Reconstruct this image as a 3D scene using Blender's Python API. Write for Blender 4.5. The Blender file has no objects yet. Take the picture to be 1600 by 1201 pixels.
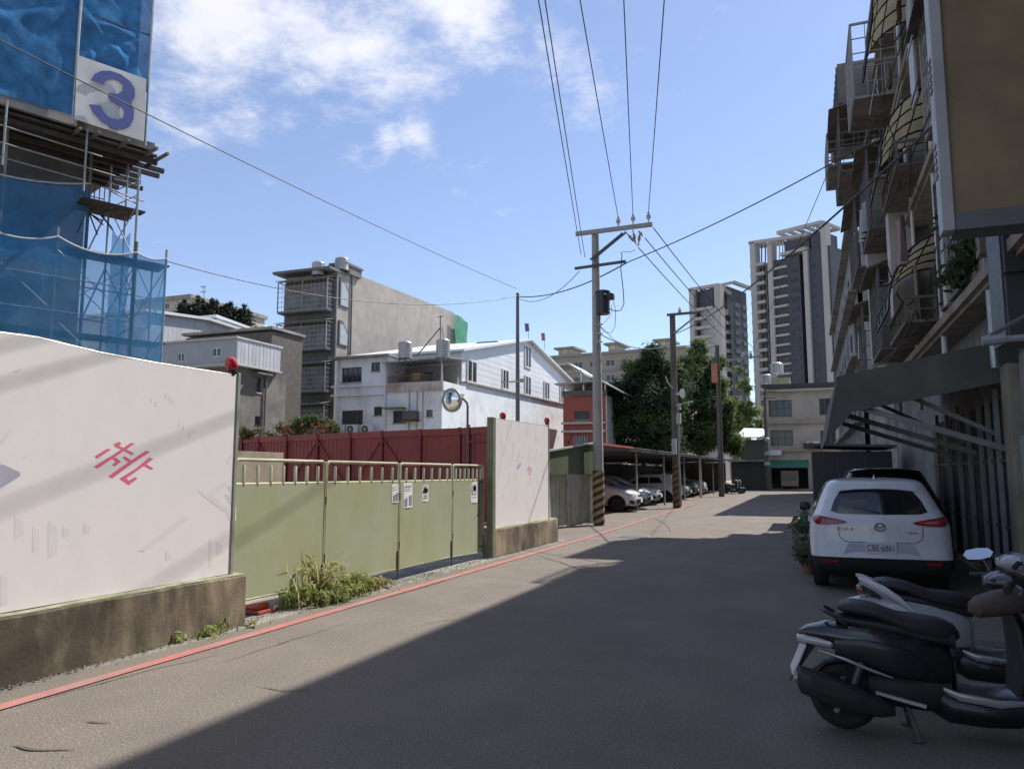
import bpy, bmesh, math, random
from mathutils import Vector, Matrix, noise as mnoise
from mathutils.bvhtree import BVHTree
random.seed(7)
S = bpy.context.scene
COL = S.collection
R = math.radians
# ------------------------------------------------------------------ camera
# X = across the road (right +), Y = along the road, camera yawed 21 deg to the left of the road axis
TH = R(21); PT = math.atan(139.5/1200); FPX = 1200; EYE = 1.52
cam = bpy.data.objects.new('camera', bpy.data.cameras.new('camera')); COL.objects.link(cam)
cam.location = (0, 0, EYE); cam.rotation_euler = (R(90)+PT, 0, TH)
cam.data.sensor_width = 36; cam.data.lens = 27; cam.data.clip_end = 5000; cam.data.clip_start = .05
S.camera = cam
# ------------------------------------------------------------------ sky and sun
SUN_AZ, SUN_EL = R(29), R(50)
sun_dir = Vector((math.sin(SUN_AZ)*math.cos(SUN_EL), math.cos(SUN_AZ)*math.cos(SUN_EL), math.sin(SUN_EL)))
sl = bpy.data.lights.new('sun', 'SUN'); sl.energy = 3.45; sl.angle = R(.53); sl.color = (1, .955, .89)
so = bpy.data.objects.new('sun', sl); COL.objects.link(so); so.location = (30, 40, 60)
so.rotation_euler = sun_dir.to_track_quat('Z', 'Y').to_euler()
S.view_settings.view_transform = 'Standard'; S.view_settings.look = 'None'
S.view_settings.gamma = 1; S.view_settings.exposure = 0.94
W = bpy.data.worlds.new('World'); S.world = W; W.use_nodes = True

def ray(u, v):      # direction of a picture point of the 1600 x 1201 photograph
    x = (u-800)/FPX; y = (600.5-v)/FPX
    dx = x; dy = math.cos(PT)-y*math.sin(PT); dz = math.sin(PT)+y*math.cos(PT)
    return Vector((dx*math.cos(TH)-dy*math.sin(TH), dx*math.sin(TH)+dy*math.cos(TH), dz))
def pz(u, v, z=0): d = ray(u, v); t = (z-EYE)/d.z; return Vector((d.x*t, d.y*t, z))
def pX(u, v, X): d = ray(u, v); t = X/d.x; return Vector((X, d.y*t, EYE+d.z*t))
def pY(u, v, Y): d = ray(u, v); t = Y/d.y; return Vector((d.x*t, Y, EYE+d.z*t))
def pD(u, v, D): d = ray(u, v); return Vector((d.x*D, d.y*D, EYE+d.z*D))

def world_nodes():
    nt = W.node_tree; nt.nodes.clear(); N = nt.nodes.new; L = nt.links.new
    out = N('ShaderNodeOutputWorld')
    sky = N('ShaderNodeTexSky'); sky.sky_type = 'NISHITA'; sky.sun_disc = False
    sky.sun_elevation = SUN_EL; sky.sun_rotation = SUN_AZ; sky.air_density = 1.0; sky.dust_density = .25; sky.ozone_density = 2.2
    b1 = N('ShaderNodeBackground'); b1.inputs[1].default_value = .090
    b2 = N('ShaderNodeBackground'); b2.inputs[1].default_value = 1.12
    # slightly milky blue
    mixc = N('ShaderNodeMix'); mixc.data_type = 'RGBA'; mixc.inputs[0].default_value = .14
    L(sky.outputs[0], mixc.inputs[6]); mixc.inputs[7].default_value = (4.3, 4.6, 5.7, 1); tint = N('ShaderNodeMix'); tint.data_type = 'RGBA'; tint.blend_type = 'MULTIPLY'; tint.inputs[0].default_value = 1; L(mixc.outputs[2], tint.inputs[6]); tint.inputs[7].default_value = (.93, .92, .98, 1); L(tint.outputs[2], b1.inputs[0])
    tc = N('ShaderNodeTexCoord'); sep = N('ShaderNodeSeparateXYZ'); L(tc.outputs['Generated'], sep.inputs[0])
    def math_(op, a, b=None, clamp=False):
        m = N('ShaderNodeMath'); m.operation = op; m.use_clamp = clamp
        for i, x in enumerate((a, b)):
            if x is None: continue
            if isinstance(x, (int, float)): m.inputs[i].default_value = x
            else: L(x, m.inputs[i])
        return m.outputs[0]
    zc = math_('ADD', math_('MAXIMUM', sep.outputs[2], 0.0), .12)
    cx = math_('DIVIDE', sep.outputs[0], zc); cy = math_('DIVIDE', sep.outputs[1], zc)
    comb = N('ShaderNodeCombineXYZ'); L(cx, comb.inputs[0]); L(cy, comb.inputs[1])
    def nz(scale, det, off, rough=.55):
        mp = N('ShaderNodeMapping'); mp.inputs[1].default_value = off; L(comb.outputs[0], mp.inputs[0])
        n = N('ShaderNodeTexNoise'); n.inputs['Scale'].default_value = scale; n.inputs['Detail'].default_value = det
        n.inputs['Roughness'].default_value = rough; L(mp.outputs[0], n.inputs['Vector']); return n.outputs['Fac']
    n1 = nz(4.2, 10, (3.1, 1.7, 0), .66); n2 = nz(.62, 3, (8.4, 2.2, 0))
    # cloud banks: where the clouds stand in the sky
    acc = None
    banks = [((330, 40), .12, .80), ((480, 90), .10, .74), ((600, 20), .12, .78), ((740, 30), .11, .80), ((380, 165), .06, .55), ((860, 40), .07, .62), ((700, 120), .06, .5), ((655, 208), .045, .70), ((610, 216), .03, .62), ((300, -150), .25, .9),
             ((700, -200), .3, .8), ((990, 10), .04, .45)]
    for (uv, rad, amp) in banks:
        d = ray(*uv).normalized()
        vm = N('ShaderNodeVectorMath'); vm.operation = 'DISTANCE'; L(tc.outputs['Generated'], vm.inputs[0]); vm.inputs[1].default_value = d
        q = math_('DIVIDE', vm.outputs['Value'], rad); q = math_('POWER', q, 2); q = math_('MULTIPLY', q, -1.0); q = math_('EXPONENT', q)
        q = math_('MULTIPLY', q, amp); acc = q if acc is None else math_('MAXIMUM', acc, q)
    scat = math_('MULTIPLY', math_('SUBTRACT', n2, .40), 3.4, False)     # clouds in the rest of the sky, cover raised to add fill light
    low = math_('SUBTRACT', 1.0, math_('MULTIPLY', acc, 0.0))
    clr = None
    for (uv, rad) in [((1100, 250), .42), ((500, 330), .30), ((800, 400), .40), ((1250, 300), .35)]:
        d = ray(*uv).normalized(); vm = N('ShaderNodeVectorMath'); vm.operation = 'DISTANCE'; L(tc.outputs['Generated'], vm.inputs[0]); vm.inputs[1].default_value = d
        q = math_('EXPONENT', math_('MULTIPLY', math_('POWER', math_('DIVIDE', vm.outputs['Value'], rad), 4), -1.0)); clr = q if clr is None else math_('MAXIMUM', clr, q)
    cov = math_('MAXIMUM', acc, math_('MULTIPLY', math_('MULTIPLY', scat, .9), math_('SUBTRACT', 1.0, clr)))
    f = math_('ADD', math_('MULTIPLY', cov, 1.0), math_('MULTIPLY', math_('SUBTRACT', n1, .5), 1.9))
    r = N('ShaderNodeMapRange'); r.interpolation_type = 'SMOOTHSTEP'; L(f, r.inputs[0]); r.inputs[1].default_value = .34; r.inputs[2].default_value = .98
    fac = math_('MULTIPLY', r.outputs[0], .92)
    shade = nz(1.6, 4, (1.2, 9.3, 0)); cr = N('ShaderNodeMix'); cr.data_type = 'RGBA'; L(shade, cr.inputs[0])
    cr.inputs[6].default_value = (.36, .375, .44, 1); cr.inputs[7].default_value = (.55, .545, .57, 1); L(cr.outputs[2], b2.inputs[0])
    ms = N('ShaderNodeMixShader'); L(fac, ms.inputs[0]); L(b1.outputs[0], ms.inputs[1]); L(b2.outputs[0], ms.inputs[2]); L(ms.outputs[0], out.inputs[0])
world_nodes()

# ------------------------------------------------------------------ materials
MATS = {}
def M(name, col, rough=.65, metal=0, var=.12, scale=2.5, bump=0, bscale=45, dirt=None, damt=.5, dscale=(1.2, 1.2, .35), dthr=.5,
      alpha=1, transm=0, emit=None, coat=0, wave=None, spec=.5, transluc=0, speck=None, fine=0):
    if name in MATS: return MATS[name]
    m = bpy.data.materials.new(name); m.use_nodes = True; nt = m.node_tree; N = nt.nodes.new; L = nt.links.new
    b = nt.nodes['Principled BSDF']; o = nt.nodes['Material Output']
    geo = N('ShaderNodeNewGeometry'); pos = geo.outputs['Position']
    def noise(sc, det=5, vec=None, rg=.55):
        n = N('ShaderNodeTexNoise'); n.inputs['Scale'].default_value = sc; n.inputs['Detail'].default_value = det; n.inputs['Roughness'].default_value = rg
        L(vec or pos, n.inputs['Vector']); return n.outputs['Fac']
    def mix(f, a, c):
        x = N('ShaderNodeMix'); x.data_type = 'RGBA'
        if isinstance(f, (int, float)): x.inputs[0].default_value = f
        else: L(f, x.inputs[0])
        for i, q in ((6, a), (7, c)):
            if isinstance(q, tuple): x.inputs[i].default_value = (*q[:3], 1)
            else: L(q, x.inputs[i])
        return x.outputs[2]
    def mr(x, a, c, d=0, e=1):
        r = N('ShaderNodeMapRange'); L(x, r.inputs[0]); r.inputs[1].default_value = a; r.inputs[2].default_value = c; r.inputs[3].default_value = d; r.inputs[4].default_value = e; return r.outputs[0]
    c0 = tuple(max(0, k*(1-var)) for k in col); c1 = tuple(min(1, k*(1+var)) for k in col)
    c = mix(mr(noise(scale, 6, rg=.62), .3, .7), c0, c1)
    if fine:
        c = mix(mr(noise(bscale*1.5, 3), .35, .65, 0, fine), c, tuple(k*.45 for k in col))
    if speck:
        c = mix(mr(noise(speck[0], 2), speck[1], speck[1]+.06), c, speck[2])
    if dirt:
        mp = N('ShaderNodeMapping'); mp.inputs[3].default_value = dscale; L(pos, mp.inputs[0])
        dn = noise(2.2, 8, mp.outputs[0], .65); dn2 = noise(.8, 3)
        ad = N('ShaderNodeMath'); ad.operation = 'ADD'; L(dn, ad.inputs[0]); L(dn2, ad.inputs[1])
        c = mix(mr(ad.outputs[0], dthr*2-.12, dthr*2+.22, 0, damt), c, dirt)
    L(c, b.inputs['Base Color'])
    b.inputs['Roughness'].default_value = rough; b.inputs['Metallic'].default_value = metal
    if rough > .15:
        L(mr(noise(scale*3, 4), .3, .7, max(0, rough-.08), min(1, rough+.08)), b.inputs['Roughness'])
    b.inputs['Specular IOR Level'].default_value = spec
    if coat: b.inputs['Coat Weight'].default_value = coat; b.inputs['Coat Roughness'].default_value = .06
    if emit: b.inputs['Emission Color'].default_value = (*emit[:3], 1); b.inputs['Emission Strength'].default_value = emit[3]
    if transm: b.inputs['Transmission Weight'].default_value = transm; b.inputs['IOR'].default_value = 1.1
    h = None
    if bump:
        h = noise(bscale, 4)
    if wave:   # (axis, wavelength m, strength): fine relief lines
        w = N('ShaderNodeTexWave'); w.wave_type = 'BANDS'; w.bands_direction = wave[0]; w.wave_profile = 'SAW' if len(wave) > 3 else 'SIN'
        w.inputs['Scale'].default_value = 2*math.pi/(20*wave[1]) ; L(pos, w.inputs['Vector']); 
        if h is None: h = w.outputs['Fac']; bump = wave[2]
        else:
            a = N('ShaderNodeMath'); a.operation = 'ADD'; L(h, a.inputs[0]); L(w.outputs['Fac'], a.inputs[1]); h = a.outputs[0]
    if h is not None:
        bp = N('ShaderNodeBump'); bp.inputs['Strength'].default_value = bump; bp.inputs['Distance'].default_value = .02
        L(h, bp.inputs['Height']); L(bp.outputs[0], b.inputs['Normal'])
    if alpha < 1 or transluc:
        tr = N('ShaderNodeBsdfTransparent'); ms = N('ShaderNodeMixShader')
        src = b.outputs[0]
        if transluc:
            tl = N('ShaderNodeBsdfTranslucent'); L(c, tl.inputs[0]); m2 = N('ShaderNodeMixShader'); m2.inputs[0].default_value = transluc
            L(b.outputs[0], m2.inputs[1]); L(tl.outputs[0], m2.inputs[2]); src = m2.outputs[0]
        ms.inputs[0].default_value = alpha; L(tr.outputs[0], ms.inputs[1]); L(src, ms.inputs[2]); L(ms.outputs[0], o.inputs[0])
    MATS[name] = m; return m

# ------------------------------------------------------------------ mesh builder
class MB:
    def __init__(s): s.v = []; s.f = []
    def add(s, vs, fs):
        k = len(s.v); s.v += [tuple(p) for p in vs]; s.f += [tuple(i+k for i in f) for f in fs]; return s
    def box(s, x0, x1, y0, y1, z0, z1):
        if x0 > x1: x0, x1 = x1, x0
        if y0 > y1: y0, y1 = y1, y0
        if z0 > z1: z0, z1 = z1, z0
        return s.add([(x0,y0,z0),(x1,y0,z0),(x1,y1,z0),(x0,y1,z0),(x0,y0,z1),(x1,y0,z1),(x1,y1,z1),(x0,y1,z1)],
                     [(0,3,2,1),(4,5,6,7),(0,1,5,4),(1,2,6,5),(2,3,7,6),(3,0,4,7)])
    def bar(s, p, q, w, h=None, up=(0,0,1)):
        h = h or w; p = Vector(p); q = Vector(q); d = (q-p).normalized(); up = Vector(up)
        if abs(d.dot(up)) > .98: up = Vector((1,0,0))
        a = d.cross(up).normalized()*w/2; b = a.cross(d).normalized()*h/2
        return s.add([p-a-b, p+a-b, p+a+b, p-a+b, q-a-b, q+a-b, q+a+b, q-a+b], [(0,1,2,3),(7,6,5,4),(0,4,5,1),(1,5,6,2),(2,6,7,3),(3,7,4,0)])
    def path(s, pts, r, n=6, cap=True):
        pts = [Vector(p) for p in pts]; rs = r if isinstance(r, (list, tuple)) else [r]*len(pts)
        k = len(s.v); prev = None
        for i, p in enumerate(pts):
            d = (pts[min(i+1, len(pts)-1)]-pts[max(i-1, 0)]).normalized()
            if prev is None:
                up = Vector((0,0,1)) if abs(d.z) < .95 else Vector((1,0,0)); a = d.cross(up).normalized()
            else: a = (prev-d*prev.dot(d)).normalized()
            prev = a; b = d.cross(a)
            for j in range(n):
                t = 2*math.pi*j/n; s.v.append(tuple(p+(a*math.cos(t)+b*math.sin(t))*rs[i]))
        for i in range(len(pts)-1):
            for j in range(n):
                s.f.append((k+i*n+j, k+i*n+(j+1)%n, k+(i+1)*n+(j+1)%n, k+(i+1)*n+j))
        if cap:
            s.f.append(tuple(k+j for j in range(n))[::-1]); s.f.append(tuple(k+(len(pts)-1)*n+j for j in range(n)))
        return s
    def tube(s, p, q, r, n=8, r2=None): return s.path([p, q], [r, r if r2 is None else r2], n)
    def lathe(s, prof, o=(0,0,0), ax=(0,0,1), n=16):
        o = Vector(o); ax = Vector(ax).normalized(); up = Vector((0,0,1)) if abs(ax.z) < .9 else Vector((1,0,0))
        a = ax.cross(up).normalized(); b = ax.cross(a); k = len(s.v)
        for (r, h) in prof:
            for j in range(n):
                t = 2*math.pi*j/n; s.v.append(tuple(o+ax*h+(a*math.cos(t)+b*math.sin(t))*r))
        for i in range(len(prof)-1):
            for j in range(n): s.f.append((k+i*n+j, k+i*n+(j+1)%n, k+(i+1)*n+(j+1)%n, k+(i+1)*n+j))
        s.f.append(tuple(k+j for j in range(n))[::-1]); s.f.append(tuple(k+(len(prof)-1)*n+j for j in range(n)))
        return s
    def prism(s, poly, vec):
        n = len(poly); vec = Vector(vec); P = [Vector(p) for p in poly]
        return s.add(P+[p+vec for p in P], [tuple(range(n))[::-1], tuple(range(n, 2*n))]+[(i, (i+1)%n, n+(i+1)%n, n+i) for i in range(n)])
    def quad(s, a, b, c, d): return s.add([a, b, c, d], [(0,1,2,3)])
    def loft(s, secs, cap=True):
        n = len(secs[0]); k = len(s.v)
        for sc in secs: s.v += [tuple(p) for p in sc]
        for i in range(len(secs)-1):
            for j in range(n): s.f.append((k+i*n+j, k+i*n+(j+1)%n, k+(i+1)*n+(j+1)%n, k+(i+1)*n+j))
        if cap: s.f.append(tuple(k+j for j in range(n))[::-1]); s.f.append(tuple(k+(len(secs)-1)*n+j for j in range(n)))
        return s
    def mesh(s, name, mat=None, smooth=False, flip=True):
        me = bpy.data.meshes.new(name); me.from_pydata(s.v, [], s.f)
        if flip:
            bm = bmesh.new(); bm.from_mesh(me); bmesh.ops.recalc_face_normals(bm, faces=bm.faces); bm.to_mesh(me); bm.free()
        if mat: me.materials.append(mat)
        if smooth:
            me.polygons.foreach_set('use_smooth', [True]*len(me.polygons))
        me.update(); return me
    def build(s, name, mat, parent=None, smooth=False, bevel=0, angle=35, flip=True, seg=2):
        me = s.mesh(name, mat, smooth, flip)
        return obj(name, me, parent, smooth, bevel, angle, seg)
LOC = {}
def obj(name, me, parent=None, smooth=False, bevel=0, angle=35, seg=2):
    o = bpy.data.objects.new(name, me); COL.objects.link(o)
    if parent is not None:
        o.parent = parent; o.matrix_parent_inverse = Matrix.Translation(-LOC.get(parent.name, Vector((0,0,0)))); LOC[o.name] = Vector((0,0,0))
    elif me is not None and len(me.vertices):
        xs = [v.co for v in me.vertices]
        c = Vector(((min(p.x for p in xs)+max(p.x for p in xs))/2, (min(p.y for p in xs)+max(p.y for p in xs))/2, min(p.z for p in xs)))
        me.transform(Matrix.Translation(-c)); o.location = c; LOC[o.name] = c
    if bevel:
        b = o.modifiers.new('bevel', 'BEVEL'); b.width = bevel; b.segments = seg; b.limit_method = 'ANGLE'; b.angle_limit = R(30)
    if smooth and me is not None:
        for e in me.edges: pass
        try:
            me.set_sharp_from_angle(angle=R(angle))
        except Exception: pass
    return o
def tag(o, label, cat, group=None, kind=None):
    if label: o['label'] = label
    if cat: o['category'] = cat
    if group: o['group'] = group
    if kind: o['kind'] = kind
    return o
def T(name, label, cat, loc=(0,0,0), group=None):
    o = bpy.data.objects.new(name, None); COL.objects.link(o); o.location = Vector(loc); o.empty_display_size = .2
    LOC[o.name] = Vector(loc); return tag(o, label, cat, group)
def struct(name, mb, mat, parent=None, **k):
    o = mb.build(name, mat, parent, **k)
    if parent is None: o['kind'] = 'structure'
    return o
def L0(name):       # a thing modelled round its own origin and moved afterwards
    o = bpy.data.objects.new(name, None); COL.objects.link(o); o.empty_display_size = .2; LOC[o.name] = Vector((0,0,0)); return o
def copy_tree(o, parent=None):
    c = o.copy(); COL.objects.link(c); LOC[c.name] = Vector((0,0,0))
    if parent is not None: c.parent = parent; c.matrix_parent_inverse = o.matrix_parent_inverse.copy()
    for ch in list(o.children): copy_tree(ch, c)
    return c
def sag(p, q, s, n=14):
    p = Vector(p); q = Vector(q); return [p.lerp(q, i/n)-Vector((0,0,s*4*(i/n)*(1-i/n))) for i in range(n+1)]

# palette
concrete = M('concrete', (.30,.285,.26), .85, var=.2, scale=1.4, bump=.4, bscale=30, dirt=(.13,.12,.10), damt=.7)
concrete_lt = M('pale concrete', (.42,.40,.37), .85, var=.15, scale=1, bump=.3, bscale=30, dirt=(.22,.20,.18), damt=.6)
steel = M('galvanised steel', (.42,.43,.43), .45, .6, var=.12, scale=4)
dark_steel = M('dark steel', (.10,.10,.10), .5, .4, var=.2, scale=6)
rust = M('rusty iron', (.16,.10,.07), .8, .2, var=.35, scale=5)
glass_dark = M('dark window glass', (.035,.042,.05), .12, 0, var=.3, scale=.7, spec=.6)
alu = M('aluminium frame', (.50,.51,.52), .4, .5, var=.08)
white_paint = M('white paint', (.72,.72,.71), .6, var=.06, scale=1.5, dirt=(.40,.38,.35), damt=.35)
black_plastic = M('black plastic', (.022,.022,.024), .5, var=.15)
rubber = M('tyre rubber', (.025,.025,.026), .85, var=.2, scale=8)
# ================================================================== ground
asphalt = M('asphalt', (.215,.180,.146), .93, var=.16, scale=.7, bump=.7, bscale=52, fine=.65, speck=(60, .62, (.34,.315,.28)), dirt=(.135,.118,.10), damt=.6, dscale=(.5,.10,.5), dthr=.52)
dirtm = M('bare soil', (.30,.265,.21), .95, var=.3, scale=1.1, bump=.6, bscale=25)
kerbm = M('broken kerb concrete', (.27,.25,.215), .9, var=.3, scale=2, bump=.6, bscale=28, dirt=(.12,.115,.105), damt=.8, dscale=(1,1,1))
struct('ground', MB().quad((-700,-200,-.03),(700,-200,-.03),(700,1200,-.03),(-700,1200,-.03)), dirtm)
# road sheet, gently subdivided
mb = MB()
nx, ny = 14, 60
for j in range(ny+1):
    for i in range(nx+1):
        y = -14+92*(j/ny); x = -5.3+7.9*(i/nx)
        if i == 0: x += .05*mnoise.noise((y*.6, 0, 0))
        mb.v.append((x, y, .004*mnoise.noise((x*.5, y*.5, 3))))
for j in range(ny):
    for i in range(nx):
        a = j*(nx+1)+i; mb.f.append((a, a+1, a+nx+2, a+nx+1))
struct('road', mb, asphalt, smooth=True)
struct('cross_street', MB().quad((-60,77.95,-.004),(60,77.95,-.004),(60,90,-.004),(-60,90,-.004)), asphalt)
struct('parking_apron', MB().quad((-14,17.2,-.012),(-5.2,17.2,-.012),(-5.2,78,-.012),(-14,78,-.012)), asphalt)
struct('arcade_floor', MB().box(2.45, 9, -14, 77.5, -.2, .10), concrete, bevel=.02)
struct('shoulder', MB().quad((-6.2,-14,-.008),(-5.18,-14,-.008),(-5.18,17.4,-.008),(-6.2,17.4,-.008)), kerbm)

# painted red no-parking line, worn
red_line = M('worn red road paint', (.40,.135,.115), .85, var=.22, scale=3, speck=(60, .57, (.24,.17,.14)), dirt=(.26,.20,.18), damt=.75, dscale=(3,.5,1), dthr=.53)
mb = MB(); n = 90
for i in range(n+1):
    y = -6+46*i/n; xc = -5.0 - max(0, y-18)*.035*.6
    w = .062+.010*mnoise.noise((y*2, 1, 0)); 
    mb.v += [(xc-w, y, .009), (xc+w+.006*mnoise.noise((y*5, 4, 0)), y, .009)]
for i in range(n): mb.f.append((2*i, 2*i+1, 2*i+3, 2*i+2))
struct('red_road_line', mb, red_line)
# cracks and tar marks in the asphalt
tar = M('road tar', (.105,.092,.08), .9, var=.2)
def crack(pts, w, name='road_crack'):
    mb = MB(); P = []
    for (a, b) in zip(pts[:-1], pts[1:]):
        for k in range(8): P.append(Vector(a).lerp(Vector(b), k/8))
    P.append(Vector(pts[-1]))
    for i, p in enumerate(P):
        d = (P[min(i+1, len(P)-1)]-P[max(i-1, 0)]).normalized(); s = Vector((-d.y, d.x, 0)); e = math.sin(math.pi*(i+.4)/(len(P)))
        j = .03*mnoise.noise((p.x*4, p.y*4, 1)); ww = w*(.35+.8*abs(mnoise.noise((p.x*7, p.y*7, 5))))*max(.2, e)
        q = p+s*j; mb.v += [tuple(q-s*ww+Vector((0,0,.0075))), tuple(q+s*ww+Vector((0,0,.0075)))]
    for i in range(len(P)-1): mb.f.append((2*i, 2*i+1, 2*i+3, 2*i+2))
    return struct(name, mb, tar)
crack([pz(30,1105), pz(140,1072), pz(230,1048), pz(300,1032), pz(365,1018)], .014)
crack([pz(16,1165), pz(50,1172), pz(115,1174)], .030, 'tar_patch')
crack([pz(135,1127), pz(175,1129)], .018, 'tar_patch')
crack([pz(400,1072), pz(445,1080), pz(490,1078)], .016)
crack([pz(838,866), pz(880,880), pz(925,897)], .03)
crack([pz(560,945), pz(640,925), pz(700,905), pz(790,880)], .012)
crack([pz(1020,808), pz(1040,818), pz(1048,830)], .05)
crack([pz(330,1040), pz(440,1005), pz(560,968)], .010)
crack([pz(640,980), pz(700,968), pz(760,972)], .012)
# manhole cover
mh = pz(990, 838)
mb = MB().lathe([(.36,-.02),(.36,.012),(.33,.016)], (mh.x, mh.y, 0), n=28)
m_ = mb.build('manhole_cover', M('cast iron', (.13,.125,.12), .6, .3), smooth=False); tag(m_, 'round iron manhole cover in the sunlit asphalt near the striped pole', 'manhole cover')
MB().lathe([(.42,-.02),(.42,.009),(.37,.009)], (mh.x, mh.y, 0), n=28).build('rim', concrete, m_)

# ================================================================== hoarding on the left
plinth_m = M('stained plinth concrete', (.27,.215,.145), .92, var=.38, scale=2.6, bump=.22, bscale=30, dirt=(.058,.046,.032), damt=.93, dscale=(1.7,1.7,.55), dthr=.465)
moss = M('mossy cap', (.27,.27,.175), .95, var=.35, scale=6, bump=.5, bscale=30)
panel_m = M('printed white banner', (.78,.745,.745), .55, var=.035, scale=.8, dirt=(.66,.64,.64), damt=.5, dscale=(1.5,1.5,1.0), dthr=.55)
pink = M('pink print', (.68,.14,.24), .6, var=.05); gprint = M('grey print', (.60,.585,.61), .6, var=.1); gprint2 = M('lilac grey print', (.42,.42,.52), .6, var=.15); gprint3 = M('faint print', (.70,.67,.675), .6, var=.04)
olive = M('olive steel', (.17,.19,.12), .6, .1, var=.2, scale=4, dirt=(.12,.10,.07), damt=.5)
PX = -5.53
DK = [0]
def decal(poly, X, mat, parent, name='print', off=.0):
    DK[0] += 1; off = .0002+.00006*(DK[0] % 20)
    return MB().add([(X+off, p[0], p[1]) for p in poly], [tuple(range(len(poly)))]).build(name, mat, parent, flip=False)
def uvpoly(pts, X, k=4, o=(0,500)):
    return [(lambda q: (q.y, q.z))(pX(p[0]/k+o[0], p[1]/k+o[1], X)) for p in pts]
LOGO = [[(588,852),(668,803),(697,808),(606,867)],
        [(585,915),(705,842),(815,767),(845,771),(728,848),(608,928)],
        [(706,776),(742,760),(760,770),(746,784),(772,798),(840,832),(824,844),(750,806),(722,795)],
        [(700,866),(722,856),(757,884),(716,913),(698,905),(722,886)],
        [(674,976),(790,895),(910,815),(940,822),(822,898),(700,990)],
        [(762,858),(782,850),(822,876),(806,890)],
        [(744,990),(850,925),(930,858),(960,866),(900,910),(790,988),(806,1002),(842,980),(860,990),(803,1031)],
        [(893,908),(912,898),(960,926),(944,936)]]
def hoarding(y0, y1, y1t, top, name, label, logo_shift, plinth_y):
    t = T(name, label, 'hoarding', (-5.6, (y0+y1)/2, 0))
    # plinth with an irregular top and mossy cap
    ya, yb = plinth_y; n = max(8, int((yb-ya)*5)); mb = MB(); cap = MB()
    secs = []; sc2 = []
    for i in range(n+1):
        y = ya+(yb-ya)*i/n; z = .50+.012*mnoise.noise((y*1.3, 2, 0)); xf = -5.45+.012*mnoise.noise((y*2, 9, 0))
        secs.append([(-5.70,y,-.1),(xf+.01,y,-.1),(xf,y,z-.02),(xf-.02,y,z),(-5.70,y,z)])
        sc2.append([(-5.69,y,z-.005),(xf-.008,y,z-.012),(xf-.03,y,z+.010),(-5.69,y,z+.012)])
    mb.loft(secs).build('plinth', plinth_m, t, smooth=True); cap.loft(sc2).build('moss_cap', moss, t, smooth=True)
    # sheet with the printed banner
    n = max(10, int((y1-y0)*8)); mb = MB(); m = 10
    for i in range(n+1):
        f = i/n
        for j in range(m+1):
            g = j/m; y = y0+(y1+(y1t-y1)*g-y0)*f; z = .515+(top(y)-.515)*g
            x = PX+.0*mnoise.noise((y*1.1, z*.8, 4))*math.sin(math.pi*f)**.5*math.sin(math.pi*g)
            mb.v.append((x, y, z))
    for i in range(n):
        for j in range(m):
            a = i*(m+1)+j; mb.f.append((a, a+m+1, a+m+2, a+1))
    k = len(mb.v); mb.add([(p[0]-.03, p[1], p[2]) for p in [mb.v[0], mb.v[m], mb.v[n*(m+1)+m], mb.v[n*(m+1)]]], [(0,1,2,3)])
    pn = mb.build('banner_sheet', panel_m, t, smooth=True)
    # top trim, back sheet ribs
    pts = [(PX-.01, y0+(y1t-y0)*i/24, top(y0+(y1t-y0)*i/24)+.004) for i in range(25)]
    MB().path(pts, .011, 6).build('top_trim', M('trim steel', (.25,.25,.23), .5, .5), t, smooth=True)
    y = y0+.05; rib = None
    while y < y1t-.12:
        z = top(y)
        me = MB().box(-.02,.02,-.055,.055,-.05,.035) if rib is None else None
        if rib is None:
            rib = me.build('sheet_rib', M('pale green sheet', (.50,.54,.42), .6, var=.15), t); r_ = rib
        else:
            r_ = rib.copy(); COL.objects.link(r_)
        r_.location = (PX-.06, y, z-.012); y += .24
    MB().box(PX-.05, PX+.012, y1t+.0, y1t+.045, .5, top(y1t)+.03).build('edge_post', M('grey green post', (.27,.29,.25), .6, .2, var=.2), t, bevel=.006)
    c0 = pX(193, 724, PX)
    for poly in LOGO:
        P = uvpoly(poly, PX)
        if logo_shift: P = [((p[0]-c0.y)*logo_shift[2]+logo_shift[0], (p[1]-c0.z)*logo_shift[2]+logo_shift[1]) for p in P]
        decal(P, PX, pink, pn, 'logo_stroke')
    return t, pn
def topA(y): return 2.53+.028*math.exp(-((y-4.2)/.35)**2)+.008*math.sin(y*2.1)
tA, pnA = hoarding(-7, 6.40, 6.40, topA, 'hoarding_wall', 'long white printed hoarding with large pink emblem on a stained concrete plinth', None, (-7, 6.56))
# faint prints on the long hoarding (traced in the plane of the sheet)
for poly, mt in [([(-60,880),(30,905),(125,950),(125,975),(20,1040),(-60,1080)], gprint2), ([(-60,1085),(20,1048),(70,1030),(-60,1120)], gprint3),
                 ([(1175,700),(1225,690),(1170,750)], gprint3), ([(1240,1060),(1290,1085),(1410,1000),(1420,1030),(1330,1100),(1430,1180),(1400,1195),(1290,1115),(1250,1085)], gprint3),
                 ([(1420,1040),(1475,1020),(1475,1060),(1440,1075)], gprint), ([(1400,1090),(1475,1095),(1475,1150),(1430,1140)], gprint), ([(1400,1170),(1476,1160),(1476,1250),(1440,1260)], gprint3),
                 ([(80,320),(150,295),(110,325)], gprint3), ([(0,760),(60,690),(80,685),(20,760)], gprint3), ([(1415,880),(1470,800),(1470,830),(1425,900)], gprint3),
                 ([(150,850),(190,835),(150,862)], gprint3)]:
    decal(uvpoly(poly, PX), PX, mt, pnA)
for (x, y) in [(940,488),(968,510),(1030,455),(1050,475),(1070,490),(1115,640),(1140,655)]:
    decal(uvpoly([(x,y),(x+8,y+3),(x+8,y+36),(x,y+30)], PX), PX, gprint, pnA)
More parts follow.
